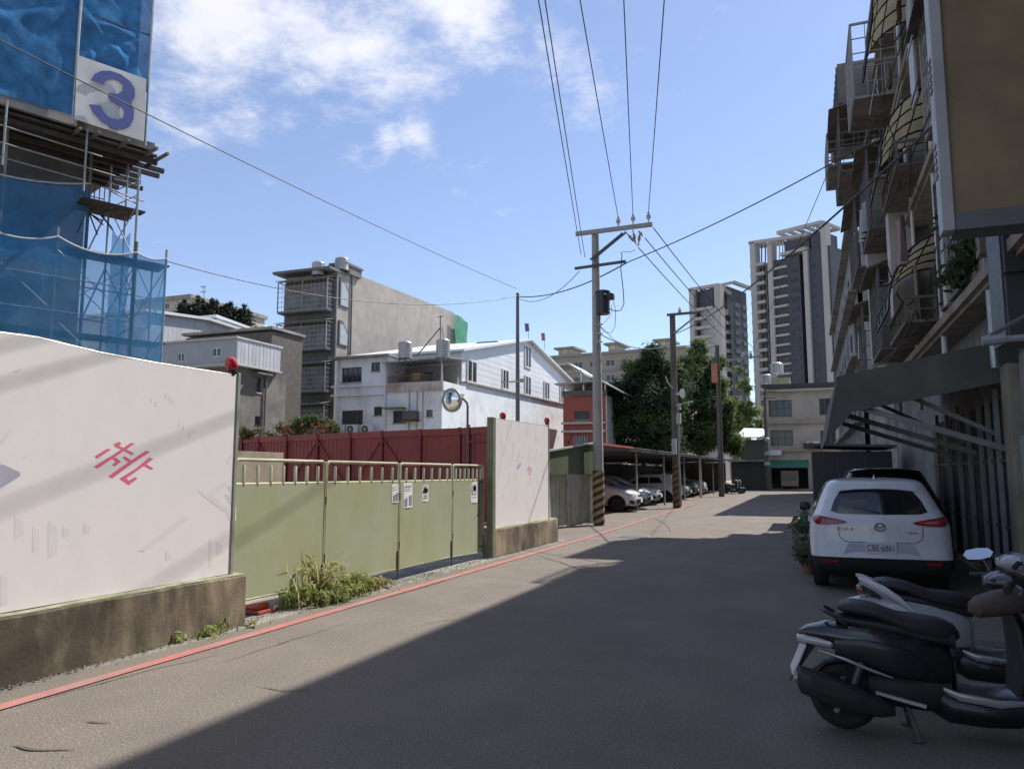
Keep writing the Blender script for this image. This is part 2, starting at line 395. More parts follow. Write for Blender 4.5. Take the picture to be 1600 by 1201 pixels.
for (x, y, w, h) in [(60,20,40,90),(135,60,28,105),(200,40,38,150),(262,60,26,44),(348,45,26,45),(870,110,14,120),(690,160,20,40),(900,120,26,60),(0,260,30,130)]:   # lower strokes, from the bottom zoom
    k = 2.667
    decal(uvpoly([(x,y),(x+w,y+w*.5),(x+w,y+h-w*.4),(x,y+h)], PX, k, (0,800)), PX, gprint3, pnA)
decal(uvpoly([(575,160),(760,20),(790,20),(600,165)], PX, 2.667, (0,800)), PX, gprint3, pnA)
c2 = pX(827, 735, PX)
def topB(y): return 2.56+.02*(y-13.4)*.6
tB, pnB = hoarding(13.40, 16.85, 16.72, topB, 'hoarding_wall', 'short white hoarding panel with a small pink emblem beside the tin fence', (c2.y, c2.z, .55), (13.34, 17.15))
random.seed(3)
for k in range(46):
    y = random.uniform(13.6, 16.6); z = random.uniform(.8, 2.4); a = random.uniform(.05, .22); w = random.uniform(.015, .05)
    decal([(y,z),(y+w,z+.02),(y+w+a*.6,z+a*1.6),(y+a*.6,z+a*1.5)], PX, random.choice([gprint3, gprint, gprint]), pnB)
decal(uvpoly([(288,470),(300,450),(315,440),(318,455),(302,480),(290,488)], PX, 4.29, (740,620)), PX, gprint2, pnB)
MB().box(-5.56,-5.44,13.18,13.33,-.05,2.57).build('end_post', olive, tB, bevel=.008)
# red warning lamps
redlamp = M('red lamp plastic', (.55,.03,.03), .3, var=.15, coat=.3)
def warning_lamp(p, label, tilt=0):
    t = T('warning_lamp', label, 'lamp', p, 'red warning lamps on the hoardings')
    p = Vector(p)
    MB().lathe([(.02,0),(.045,.01),(.062,.035),(.062,.085),(.045,.125),(.012,.145)], p+Vector((0,0,.03)), (0,-.35,1), 14).build('lens', redlamp, t, smooth=True)
    MB().tube(p-Vector((0,0,.06)), p+Vector((0,0,.05)), .016, 8).build('stem', dark_steel, t)
    MB().lathe([(.05,0),(.05,.03)], p+Vector((0,0,.005)), n=12).build('collar', black_plastic, t)
warning_lamp((PX-.03, 6.36, 2.56), 'red warning lamp at the gate end of the long hoarding')
warning_lamp((PX-.03, 16.74, 2.64), 'red warning lamp on the far top corner of the short hoarding')
warning_lamp((PX-.05, 14.05, 2.56), 'dark red warning lamp on the near top of the short hoarding')

# ================================================================== green folding gate
green = M('pale green gate paint', (.36,.395,.265), .55, var=.09, scale=.8, dirt=(.30,.29,.14), damt=.55, dscale=(.8,.8,.5), dthr=.48)
greenf = M('gate frame paint', (.52,.54,.36), .5, var=.12, scale=3, dirt=(.25,.22,.12), damt=.5)
GX = -5.62
gate = T('folding_gate', 'pale green four-leaf folding site gate with barred top', 'gate', (GX, 10, 0))
yb = [6.50, 8.16, 10.02, 11.83, 13.17]; zb = [(.20,.19),(.19,.155),(.15,.155),(.15,.11)]
for k in range(4):
    a, b = yb[k]+.02, yb[k+1]-.02; z0, z1 = zb[k]
    mb = MB(); n = 10
    for i in range(n+1):
        y = a+(b-a)*i/n
        for j in range(6):
            z = (z0+(z1-z0)*i/n)*(1-j/5)+1.405*j/5
            mb.v.append((GX+.004*mnoise.noise((y*1.5, z*1.5, k)), y, z))
    for i in range(n):
        for j in range(5):
            q = i*6+j; mb.f.append((q, q+6, q+7, q+1))
    leaf = mb.build('leaf', green, gate)
    so_ = leaf.modifiers.new('solid', 'SOLIDIFY'); so_.thickness = .01; so_.offset = -1
    r = .05
    pts = [(GX,a,z0-.02),(GX,a,1.67-r),(GX,a+r*.3,1.67-r*.3),(GX,a+r,1.67),(GX,b-r,1.67),(GX,b-r*.3,1.67-r*.3),(GX,b,1.67-r),(GX,b,z1-.02)]
    MB().path(pts, .019, 8).build('frame', greenf, leaf, smooth=True)
    MB().tube((GX-.005,a,1.412),(GX-.005,b,1.412), .016, 6).build('rail', greenf, leaf, smooth=True)
    MB().tube((GX-.005,a,z0),(GX-.005,b,z1), .018, 6).build('rail', greenf, leaf, smooth=True)
    nb = [7, 6, 6, 7][k]
    for i in range(nb):
        y = a+(b-a)*(i+.65)/(nb+.3)
        MB().path([(GX,y,1.40),(GX,y,1.60),(GX,y,1.615)], [.019,.019,.009], 8).build('bar', greenf, leaf, smooth=True)
    # drop bolts and hinge
    MB().tube((GX+.02,b-.02,.0),(GX+.02,b-.02,.42), .010, 6).build('drop_bolt', dark_steel, leaf)
    for zz in (.45, 1.15): MB().lathe([(.016,0),(.016,.09)], (GX+.01,b+.02,zz), n=8).build('hinge', dark_steel, leaf)
    if k == 3:   # wicket door in the last leaf
        y1 = pX(748, 800, GX).y
        MB().box(GX+.003,GX+.012,y1-.01,y1+.006,.20,1.36).build('wicket_joint', dark_steel, leaf)
        MB().box(GX+.003,GX+.014,y1,b-.03,1.355,1.375).build('wicket_joint', dark_steel, leaf)
        MB().box(GX+.003,GX+.014,y1,b-.03,.20,.225).build('wicket_joint', dark_steel, leaf)
        mb = MB(); S_ = [(1425,645),(1432,622),(1440,612),(1446,624),(1452,600),(1460,596),(1466,606),(1456,618)]
        mb.path([pX(p[0]/3.753+360, p[1]/3.753+640, GX)+Vector((.006,0,0)) for p in S_], .007, 5).build('scrawl', black_plastic, leaf)
# paper notices taped to the gate
paper = M('notice paper', (.74,.72,.72), .7, var=.05); ink = M('notice ink', (.25,.25,.30), .7); ink2 = M('lilac ink', (.50,.46,.62), .7)
def notice(u0, v0, u1, v1, label, lines):
    p0 = pX(u0, v0, GX); p1 = pX(u1, v1, GX); pa = pX(u0, v1, GX)
    y0, y1 = p0.y, p1.y; zt, zb_ = (p0.z+pX(u1, v0, GX).z)/2, (p1.z+pa.z)/2
    mb = MB(); n = 6
    for i in range(n+1):
        f = i/n; mb.v += [(GX+.012+.006*math.sin(f*3), y0+(y1-y0)*f, zb_), (GX+.010, y0+(y1-y0)*f, zt)]
    for i in range(n): mb.f.append((2*i, 2*i+2, 2*i+3, 2*i+1))
    o = mb.build('paper_notice', paper); tag(o, label, 'notice', 'notices on the green gate')
    q = o.location
    for (a0, b0, a1, b1, mt) in lines:
        ya, yb_ = y0+(y1-y0)*a0, y0+(y1-y0)*a1; za, zc = zt+(zb_-zt)*b0, zt+(zb_-zt)*b1
        MB().add([(GX+.0205,ya,za),(GX+.0205,yb_,za),(GX+.0205,yb_,zc),(GX+.0205,ya,zc)], [(0,1,2,3)]).build('printed_block', mt, o, flip=False)
txt = [(.12,.08,.88,.13,ink2),(.12,.18,.7,.21,ink2),(.12,.25,.8,.28,ink2)]
notice(612, 756, 623, 785, 'narrow paper notice on the second gate leaf, left of the leaf joint', txt+[(.2,.55,.45,.9,ink),(.55,.45,.8,.92,ink)])
notice(630, 754, 643, 793, 'largest paper notice, just right of the joint of the middle gate leaves', txt+[(.15,.6,.4,.92,ink),(.6,.5,.9,.9,ink)])
notice(659, 756, 668, 783, 'paper notice with a black figure in the middle of the third gate leaf', [(.25,.1,.75,.22,ink),(.15,.25,.85,.5,black_plastic),(.3,.30,.7,.42,paper),(.2,.62,.8,.68,ink),(.2,.75,.8,.83,ink)])
notice(735, 752, 745, 785, 'lilac printed paper notice on the last gate leaf', [(.15,.12,.85,.6,ink2),(.3,.2,.7,.45,paper),(.2,.7,.8,.74,ink2)])
# ================================================================== red steel fence behind the gate
redm = M('dark red sheet steel', (.27,.045,.04), .5, .1, var=.12, scale=1.2, dirt=(.13,.05,.05), damt=.5)
redm2 = M('dark red post', (.20,.034,.04), .5, .1, var=.15)
def g2(u, D, z=0): p = pD(u, 741, D); return Vector((p.x, p.y, z))
fence = T('sheet_fence', 'dark red ribbed steel fence behind the green gate', 'fence', g2(560, 28))
FH = 3.0
fl = [(335,32.7),(378,31.6),(404,31.0),(448,29.9),(497,28.8),(548,27.8),(598,26.9),(658,25.9),(720,25.0)]
FP = [g2(u, D) for u, D in fl]+[g2(795, 23.6)]
for i in range(len(FP)-1):
    p, q = FP[i], FP[i+1]; d = (q-p); Ln = d.length; d.normalize(); nrm = Vector((d.y, -d.x, 0))
    if nrm.dot(-p) < 0: nrm = -nrm
    mb = MB(); x = 0; prof = []
    while x < Ln:
        for (dx, h) in ((0,0),(.05,.028),(.10,.028),(.15,0)): 
            if x+dx < Ln: prof.append((x+dx, h))
        x += .22
    prof.append((Ln, 0))
    for (x, h) in prof:
        b = p+d*x+nrm*h; mb.v += [(b.x, b.y, 0), (b.x, b.y, FH-.16)]
    for k in range(len(prof)-1): mb.f.append((2*k, 2*k+2, 2*k+3, 2*k+1))
    pan = mb.build('ribbed_panel', redm, fence, flip=False)
    MB().bar(p+nrm*.05+Vector((0,0,FH-.10)), q+nrm*.05+Vector((0,0,FH-.10)), .05, .22).build('cap_flashing', redm, fence)
    MB().bar(p+nrm*.07, p+nrm*.07+Vector((0,0,FH+.03)), .09, .09).build('post', redm2, fence)
    if i in (1, 3, 5): MB().bar(p+nrm*.075+Vector((0,0,.9)), q+nrm*.075+Vector((0,0,FH-.25)), .04).build('brace', redm2, fence)
    elif i in (2, 4, 6): MB().bar(p+nrm*.075+Vector((0,0,FH-.25)), q+nrm*.075+Vector((0,0,.9)), .04).build('brace', redm2, fence)
p = FP[-2]; q = FP[-1]; d = (q-p).normalized()
MB().bar(p+d*.35+Vector((.08,-.12,2.55)), p+d*1.6+Vector((.08,-.12,2.55)), .06, .05).build('rail', redm2, fence)
MB().bar(p+d*.30+Vector((.08,-.12,0)), p+d*.30+Vector((.08,-.12,3.1)), .10, .10).build('post', redm2, fence)
# board leaning behind the gate
b0 = pX(378, 715, -6.5); 
wood = M('weathered plywood', (.36,.30,.23), .8, var=.2, scale=3, dirt=(.2,.16,.12), damt=.5)
bd = MB().box(-6.6,-6.56,7.6,8.55,.0,1.80).build('plywood_board', wood, bevel=.004); tag(bd, 'weathered plywood board standing behind the first gate leaf', 'board')
# convex traffic mirror
mp = g2(730, 22)
mir = T('traffic_mirror', 'round convex traffic mirror on a dark pole before the red fence', 'mirror', mp)
mz = pD(731, 628, 22).z
MB().path([mp, mp+Vector((0,0,mz-.1)), mp+Vector((-.02,0,mz)), mp+Vector((-.22,-.05,mz+.22)), mp+Vector((-.3,-.1,mz+.1))], .035, 8).build('pole', dark_steel, mir, smooth=True)
mc = pD(706, 625, 21.8); ax = Vector((-.2,-.95,-.1)).normalized()
MB().lathe([(.0,.10),(.10,.095),(.2,.07),(.28,.025),(.30,0)], mc, ax, 24).build('mirror_disc', M('mirror', (.75,.77,.78), .08, 1, var=.02), mir, smooth=True)
MB().lathe([(.29,.03),(.345,.03),(.345,-.03),(.2,-.10),(.05,-.12)], mc, ax, 24).build('housing', M('mirror housing', (.30,.29,.27), .5), mir, smooth=True)
MB().bar(mc-ax*.1, mp+Vector((-.1,0,mz+.1)), .05).build('bracket', dark_steel, mir)

# ================================================================== tin fence and carport
tinm = M('old galvanised tin', (.44,.45,.41), .5, .35, var=.22, scale=2.5, dirt=(.22,.24,.15), damt=.75, dscale=(4,4,.5), dthr=.5)
A, B = Vector((-7.0,18.9,0)), Vector((-6.12,23.15,0))
tin = T('tin_fence', 'dented corrugated tin fence between the short hoarding and the striped pole', 'fence', (A+B)/2)
d = (B-A); Ln = d.length; d.normalize(); nrm = Vector((d.y,-d.x,0)); random.seed(5)
ns = 9
for s_ in range(ns):
    mb = MB(); w = Ln/ns; lean = random.uniform(-.02,.02); K = 24; bot = random.uniform(.02,.10); off = .012*(s_ % 2)
    for k in range(K+1):
        x = s_*w+w*1.06*k/K
        for j in range(7):
            z = bot*(1-j/6)+1.53*j/6
            h = .017*math.sin(2*math.pi*x/.085)+.03*mnoise.noise((x*1.7, z*1.3, 8))*(1-j/6)
            b = A+d*(x+lean*(1-j/6))+nrm*(h+off); mb.v.append((b.x, b.y, z))
    for k in range(K):
        for j in range(6):
            q = k*7+j; mb.f.append((q, q+7, q+8, q+1))
    mb.build('corrugated_sheet', tinm, tin, smooth=True, flip=False, angle=80)
MB().bar(A-nrm*.06+Vector((0,0,1.2)), B-nrm*.06+Vector((0,0,1.2)), .05).build('rail', dark_steel, tin)
roofm = M('carport roof tin', (.13,.14,.13), .6, .3, var=.2, scale=1)
gablem = M('dark green board', (.085,.115,.06), .7, var=.2, scale=1.5, dirt=(.06,.06,.04), damt=.5)
postm = M('carport post paint', (.30,.30,.29), .6, .2, var=.2, scale=3)
cp = T('carport', 'long low tin-roofed carport on thin posts over parked cars', 'carport', (-9, 45, 0))
MB().prism([tuple(A-d*.5+nrm*.02)[:2]+(1.50,), tuple(B+nrm*.02)[:2]+(1.50,), tuple(B+nrm*.02)[:2]+(2.46,), tuple(A-d*.5+nrm*.02)[:2]+(1.93,)], -nrm*.03).build('gable_board', gablem, cp)
MB().bar(A-d*.5+nrm*.04+Vector((0,0,1.95)), B+nrm*.04+Vector((0,0,2.48)), .08, .05).build('verge_flashing', M('pale verge', (.42,.40,.36), .6), cp)
def rz(y): return 2.47+.006*(y-23)
YE = 71; ys = [23.2+(YE-23.2)*i/16 for i in range(17)]
for i in range(16):
    y0, y1 = ys[i], ys[i+1]; mb = MB(); K = 16
    xb0 = -12.8 if i > 1 else (-7.6, -10.2)[i]
    for k in range(K+1):
        y = y0+(y1-y0)*k/K; h = .02*(k % 2)
        mb.v += [(-6.25,y,rz(y)+h),(xb0,y,rz(y)-.28+h),(-6.25,y,rz(y)+h-.03),(xb0,y,rz(y)-.31+h)]
    for k in range(K):
        a = 4*k; mb.f += [(a,a+4,a+5,a+1),(a+2,a+3,a+7,a+6),(a,a+2,a+6,a+4)]
    mb.build('roof_sheet', roofm, cp, flip=False)
MB().bar((-6.3,23.2,rz(23)-.07),(-6.3,YE,rz(YE)-.07), .06, .10).build('front_beam', dark_steel, cp)
MB().bar((-6.22,23.2,rz(23)+.0),(-6.22,29,rz(29)+.0), .03, .07).build('red_edge_strip', M('faded red strip', (.35,.06,.05), .6), cp)
for y in (29.2, 31.7, 38.2, 44.8, 51.8, 59, 66.5):
    thick = .14 if abs(y-51.8) < .1 else .075
    xx = -9.0 if y == 29.2 else -6.65
    MB().box(xx-thick/2, xx+thick/2, y-thick/2, y+thick/2, 0, rz(y)-.06).build('post', postm if thick < .1 else white_paint, cp, bevel=.006)
    MB().bar((-6.5,y+.1,rz(y)-.14),(-11.5,y+.1,rz(y)-.40), .05, .09).build('rafter', dark_steel, cp)
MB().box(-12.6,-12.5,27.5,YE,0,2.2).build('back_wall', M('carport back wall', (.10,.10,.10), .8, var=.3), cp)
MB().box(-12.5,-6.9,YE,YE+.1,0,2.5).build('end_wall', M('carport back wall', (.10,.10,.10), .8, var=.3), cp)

# ================================================================== poles
polem = M('spun concrete pole', (.40,.395,.37), .8, var=.10, scale=1.5, bump=.2, bscale=40, dirt=(.27,.26,.24), damt=.5)
darkpole = M('dark weathered pole', (.115,.10,.085), .85, var=.3, scale=3, bump=.3)
tan_s = M('stripe yellow faded', (.42,.31,.15), .7, var=.2, scale=4, dirt=(.25,.2,.13), damt=.6); dark_s = M('stripe dark faded', (.06,.035,.025), .7, var=.3, scale=5)
insm = M('porcelain', (.55,.55,.53), .3, var=.1)
def pole_shaft(t, base, h, r0, r1, mat):
    MB().path([base-Vector((0,0,.1)), base+Vector((0,0,h*.5)), base+Vector((0,0,h))], [r0, (r0+r1)/2, r1], 18).build('shaft', mat, t, smooth=True)
def stripes(t, base, r, z1, nb, mats=(tan_s, dark_s)):
    MB().lathe([(r+.004,.0),(r+.004,z1)], base, n=24).build('striped_sleeve', mats[0], t, smooth=True)
    sl = .55*r*2
    for k in range(-1, nb):
        mb = MB(); n = 26; p = z1/nb; Z = []
        for i in range(n+1):
            a = 2*math.pi*i/n+2.2; zz = k*p+(2*p)*((i/n)) ; lo = min(max(zz, 0.003), z1-.003); hi = min(max(zz+p*.5, .003), z1-.003)
            for z in (lo, hi): mb.v.append((base.x+(r+.008)*math.cos(a), base.y+(r+.008)*math.sin(a), z))
        for i in range(n): mb.f.append((2*i, 2*i+2, 2*i+3, 2*i+1))
        mb.build('dark_stripe', mats[1], t, flip=False)
def insulator(p, t, s=1, ax=(0,0,1)):
    MB().lathe([(.02*s,-.08*s),(.02*s,0),(.055*s,.01*s),(.06*s,.04*s),(.035*s,.05*s),(.055*s,.06*s),(.055*s,.09*s),(.03*s,.10*s),(.03*s,.16*s)], p, ax, 10).build('insulator', insm, t, smooth=True)
P1 = pz(936, 820)
pole1 = T('utility_pole', 'tall pale concrete utility pole with transformer and striped base', 'utility pole', P1)
pole_shaft(pole1, P1, 8.95, .165, .115, polem); stripes(pole1, P1, .166, 1.62, 7)
YP = P1.y
a0, a1 = pY(902, 368, YP), pY(1021, 353, YP)
off = Vector((0,-.16,0))
MB().bar(a0+off, a1+off, .10, .13).build('crossarm', M('crossarm steel', (.36,.35,.33), .6, .2), pole1, bevel=.008)
for dx in (0, .10): MB().bar(pY(924, 408, YP)+off+Vector((dx,0,0)), pY(975, 366, YP)+off+Vector((dx,0,0)), .03, .05).build('brace', dark_steel, pole1)
b0, b1 = pY(901, 422, YP), pY(980, 411, YP)
MB().bar(b0+Vector((0,-.2,0)), b1+Vector((0,-.2,0)), .07, .08).build('lower_bar', dark_steel, pole1)
MB().bar(pY(930,408,YP)+off, pY(940,418,YP)+off, .03).build('brace', dark_steel, pole1)
INS = [pY(968, 356, YP)+off, pY(991, 352, YP)+off, pY(1015, 349, YP)+off]
for q in INS: insulator(q+Vector((0,0,.09)), pole1, 1.25)
# hanging fuse links
for (u0, v0, u1, v1) in [(980,366,1000,388),(992,364,997,384),(1003,366,1001,388),(1001,366,1008,374)]:
    q0, q1 = pY(u0, v0, YP)+off*2, pY(u1, v1, YP)+off*2
    MB().path([q0, q0.lerp(q1,.3), q0.lerp(q1,.35), q0.lerp(q1,.65), q0.lerp(q1,.7), q1], [.018,.018,.045,.045,.02,.02], 8).build('fuse_link', M('fuse body', (.33,.31,.28), .5), pole1, smooth=True)
# transformer can
tc0, tc1 = pY(942, 491, YP-.1), pY(942, 454, YP-.1)
trm = M('transformer grey', (.055,.06,.065), .5, .2, var=.2)
MB().lathe([(.20,0),(.215,.02),(.215,tc1.z-tc0.z-.08),(.235,tc1.z-tc0.z-.07),(.235,tc1.z-tc0.z-.03),(.16,tc1.z-tc0.z)], tc0, n=20).build('transformer', trm, pole1, smooth=True)
for f in (.25, .62): 
    q = tc0.lerp(tc1, f); MB().bar(q, Vector((P1.x, YP, q.z)), .06, .05).build('transformer_bracket', dark_steel, pole1)
q = pY(953, 464, YP-.35); MB().box(q.x-.06,q.x+.12,q.y-.12,q.y+.12,q.z-.08,q.z+.10).build('bushing_box', black_plastic, pole1, bevel=.02)
MB().lathe([(.05,0),(.06,.05),(.03,.12)], pY(945,462,YP-.34), (0,-1,.2), 10).build('bushing', black_plastic, pole1, smooth=True)
cab = M('cable', (.03,.03,.032), .6, var=.1)
def px_path(pts, Y): return [pY(u, v, Y) for u, v in pts]
for pts, r in [([(970,394),(972,398),(970,420),(974,455),(975,475),(970,485),(960,486),(952,482)], .014), ([(958,470),(962,485),(961,510),(955,520),(945,519),(936,508)], .009),
               ([(956,476),(955,490),(948,500),(940,508)], .007), ([(936,508),(945,516),(958,530),(965,534)], .008), ([(972,393),(985,394),(993,390)], .008), ([(931,495),(934,510),(935,535),(932,555)], .007)]:
    MB().path(px_path(pts, YP-.3), r, 5).build('jumper_cable', cab, pole1, smooth=True)
for v in (507, 521, 534): insulator(pY(936, v, YP-.2), pole1, .7, (1,0,0))
# second pole, dark, with horn speaker and lamp arm
P2 = pz(1058, 793)
pole2 = T('utility_pole', 'dark utility pole with horn speaker and brown striped base beside the carport', 'utility pole', P2)
pole_shaft(pole2, P2, 8.85, .175, .13, darkpole)
stripes(pole2, P2, .18, 2.0, 7, (M('stripe brown faded', (.21,.12,.07), .75, var=.25, scale=4), dark_s))
Y2 = P2.y
MB().bar(pY(1042,492,Y2-.2), pY(1088,488,Y2-.2), .09, .11).build('crossarm', dark_steel, pole2)
MB().bar(pY(1053,521,Y2-.2), pY(1086,495,Y2-.2), .07).build('brace', M('grey brace', (.30,.30,.29), .6), pole2)
for u in (1062, 1084): insulator(pY(u, 488, Y2-.2), pole2, 1.4)
hs = pY(1056, 616, Y2-.3)
MB().lathe([(.03,0),(.05,.12),(.10,.22),(.22,.34),(.23,.36)], hs, (.9,-.4,.05), 16).build('horn_speaker', M('horn grey', (.42,.42,.40), .5), pole2, smooth=True)
MB().path([pY(1052,606,Y2-.2), pY(1047,602,Y2-.3), pY(1043,596,Y2-.5), pY(1040,588,Y2-.6)], .03, 6).build('lamp_arm', M('horn grey', (.42,.42,.40), .5), pole2, smooth=True)
MB().path([pY(1056,634,Y2-.2), pY(1068,630,Y2-.3), pY(1082,627,Y2-.5)], [.025,.03,.05], 6).build('lamp_arm', M('horn grey', (.42,.42,.40), .5), pole2, smooth=True)
for (u0, v0, u1, v1) in [(1057,645,1063,662),(1050,685,1056,710),(1060,630,1063,640)]:
    q0, q1 = pY(u0, v1, Y2-.35), pY(u1, v0, Y2-.35); MB().box(q0.x,q1.x,Y2-.4,Y2-.15,q0.z,q1.z).build('junction_box', M('box grey', (.36,.36,.35), .6), pole2, bevel=.01)
MB().path([pY(1061,665,Y2-.25),pY(1061,720,Y2-.25),pY(1063,760,Y2-.25),pY(1064,790,Y2-.25)], .05, 8).build('conduit', M('conduit grey', (.27,.26,.25), .6), pole2, smooth=True)
# third pole with three insulators
P3 = Vector((-5.55, 54, 0)); Y3 = 54
pole3 = T('utility_pole', 'dark utility pole with side arm in front of the tree', 'utility pole', P3)
pole_shaft(pole3, P3, pX(1135, 560, -5.55).z, .19, .14, darkpole)
z3 = pY(1160, 560, Y3).z
MB().bar(pY(1134,563,Y3-.2), pY(1192,556,Y3-.2), .10, .12).build('crossarm', M('grey brace', (.30,.30,.29), .6), pole3)
MB().bar(pY(1142,583,Y3-.2), pY(1170,562,Y3-.2), .07).build('brace', M('grey brace', (.30,.30,.29), .6), pole3)
INS3 = [pY(u, 557, Y3-.2) for u in (1161, 1173, 1185)]
for q in INS3: insulator(q, pole3, 2.2)
MB().box(-5.95,-5.55,Y3-.35,Y3-.2,pY(1128,598,Y3).z,pY(1128,568,Y3).z).build('faded_banner', M('faded orange cloth', (.55,.22,.14), .8, var=.2), pole3)
# fourth pole at the far crossing
P4 = Vector((-3.55, 75, 0))
pole4 = T('utility_pole', 'dark utility pole with small crossbars before the beige corner building', 'utility pole', P4)
pole_shaft(pole4, P4, pY(1195,606,75).z, .17, .13, darkpole)
for v in (612, 622): MB().bar(pY(1190,v,74.8), pY(1212,v-1,74.8), .07).build('crossbar', dark_steel, pole4); insulator(pY(1192,v,74.8), pole4, 2)
for v, s_ in ((690,.4),(712,.5),(728,.6)): 
    q = pY(1199,v,74.7); MB().lathe([(.12,0),(.3*s_+.1,.1),(.3*s_+.1,.3),(.1,.4)], q, n=10).build('meter_box', M('box grey', (.36,.36,.35), .6), pole4, smooth=True)
# thin lamp pole among the houses
P5 = g2(809, 35)
pole5 = T('thin_pole', 'thin grey pole with small bracket lamp in front of the white gabled house', 'pole', P5)
MB().path([P5, P5+Vector((0,0,5)), P5+Vector((0,0,pD(808,450,35).z))], [.11,.10,.075], 12).build('shaft', M('thin pole grey', (.16,.16,.16), .6, .2), pole5, smooth=True)
q = pD(808, 598, 35); MB().bar(q+Vector((-.7,-.1,.05)), q+Vector((.3,-.1,.05)), .06).build('bracket', steel, pole5)
MB().lathe([(.05,0),(.12,.05),(.14,.16),(.05,.2)], q+Vector((.25,-.1,0)), n=10).build('bracket_lamp', M('horn grey', (.42,.42,.40), .5), pole5, smooth=True)

# ================================================================== overhead wires
def wire(p, q, s, r, label, grp='overhead wires'):
    o = MB().path(sag(p, q, s, 24), r, 5).build('overhead_wire', cab, smooth=True); return tag(o, label, 'wire', grp)
def beyond(p, q, k=1.9): return Vector(p)+(Vector(q)-Vector(p))*k
for i, (u, q, lab) in enumerate([(908, INS[0], 'overhead wire to the first insulator on the tall pole crossarm'), (975, INS[1], 'overhead wire to the middle insulator on the tall pole crossarm'), (1037, INS[2], 'overhead wire to the outer insulator on the tall pole crossarm')]):
    q = q+Vector((0,0,.28)); s_ = pz(u, 0, q.z+.2); wire(q, beyond(q, s_, 2.2), .12, .011, lab)
for u, e, lab in [(843, (908,398), 'left one of the paired wires rising from the tall pole'), (853, (914,402), 'right one of the paired wires rising from the tall pole')]:
    q = pY(*e, YP-.1); s_ = pz(u, 0, q.z+.3); wire(q, beyond(q, s_, 2.2), .1, .010, lab)
for q, q3, lab in [(pY(1021,356,YP), INS3[2], 'upper wire from the tall pole to the far side-arm pole'), (pY(1008,372,YP), INS3[1], 'middle wire from the tall pole to the far side-arm pole'), (pY(997,386,YP), INS3[0], 'lower wire from the tall pole to the far side-arm pole')]:
    wire(q, q3+Vector((0,0,.3)), .25, .016, lab)
m0 = pD(808, 463, 35); m1 = pY(980, 410, YP-.2)
wire(m0, m1, .35, .022, 'thick service cable from the thin pole to the tall pole')
wire(m0+Vector((0,0,-.05)), pY(905,424,YP-.2), .5, .012, 'second service cable from the thin pole to the tall pole')
RB = pX(1331, 238, 1.25)
wire(m1, RB, .12, .016, 'service cable from the tall pole up to the caged windows')
wire(pD(-60, 33, 12), m0+Vector((0,0,.35)), .15, .012, 'long wire descending from the upper left to the thin pole')
wire(pD(260, 408, 20.86), m0+Vector((0,0,.02)), .75, .014, 'slack wire from the blue scaffold to the thin pole')
wire(pY(1053,522,Y2-.2), pX(1470,185,1.7), .38, .020, 'thick black cable from the dark pole up to the tan sign')
wire(INS3[1]+Vector((0,0,.2)), pX(1322,200,1.3), .1, .012, 'thin wire from the far side-arm pole up to the roof')
wire(pY(936,521,YP-.2), pY(1048,537,Y2), .35, .016, 'low slack cable between the tall pole and the dark pole')
# ================================================================== scaffolded building on the left
SC = pD(212, 400, 20.3); SC = Vector((SC.x, SC.y, 0)); _q = pD(88, 400, 18.9); SD = Vector((SC.x-_q.x, SC.y-_q.y, 0)).normalized(); SN = Vector((SD.y, -SD.x, 0))
def Sp(a, b, z): return SC+SD*a+SN*b+Vector((0,0,z))
def pS(u, v, b):
    r_ = ray(u, v); t = (SC+SN*b).dot(SN)/r_.dot(SN); q = r_*t; return Vector((q.x, q.y, EYE+q.z))
def aS(u, b, v=400): return (pS(u, v, b)-SC).dot(SD)
def obox(mb, a0, a1, b0, b1, z0, z1):
    P = [Sp(a, b, z) for z in (z0, z1) for (a, b) in ((a0,b0),(a1,b0),(a1,b1),(a0,b1))]
    return mb.add(P, [(0,3,2,1),(4,5,6,7),(0,1,5,4),(1,2,6,5),(2,3,7,6),(3,0,4,7)])
shellm = M('raw concrete shell', (.17,.165,.16), .9, var=.25, scale=1, bump=.4, bscale=20, dirt=(.09,.085,.08), damt=.6)
darkwood = M('dark formwork planks', (.055,.045,.036), .9, var=.4, scale=4, bump=.4)
net_hi = M('blue net tight', (.070,.27,.55), .9, spec=.1, var=.4, scale=2.2, bump=.5, bscale=9, alpha=.90, transluc=.45)
net_lo = M('blue net sheer', (.10,.43,.86), .7, var=.25, scale=1.5, alpha=.60, transluc=.6)
net_cl = M('blue net clear', (.11,.46,.92), .7, var=.2, scale=1.5, alpha=.68, transluc=.6)
tubem = M('scaffold tube', (.30,.31,.31), .5, .4, var=.25, scale=5)
tubeb = M('scaffold tube brown', (.17,.14,.11), .7, .2, var=.3, scale=5)
aU = aS(133, -.9); aB = aS(128, -1.6)
shell = T('concrete_shell', 'unfinished dark concrete building behind blue scaffold nets', 'building', Sp(-6, -4, 0))
zS = 10.35
obox(MB(), -16, aB, -9, -1.6, 0, zS-.25).build('wall', shellm, shell)
obox(MB(), -16, .35, -9, -.05, zS-.1, zS+.12).build('floor_slab', shellm, shell)
obox(MB(), -16, -.05, -9, -.5, zS+.13, 18).build('upper_wall', shellm, shell)
winf = M('pale window frame', (.30,.31,.32), .5)
for a in (-6.6, -4.4): 
    for z in (3.6, 6.9):
        obox(MB(), a, a+1.3, -1.60, -1.52, z, z+1.6).build('window_frame', winf, shell, bevel=.03)
        obox(MB(), a+.12, a+1.18, -1.52, -1.505, z+.12, z+1.48).build('pane', glass_dark, shell)
random.seed(11)
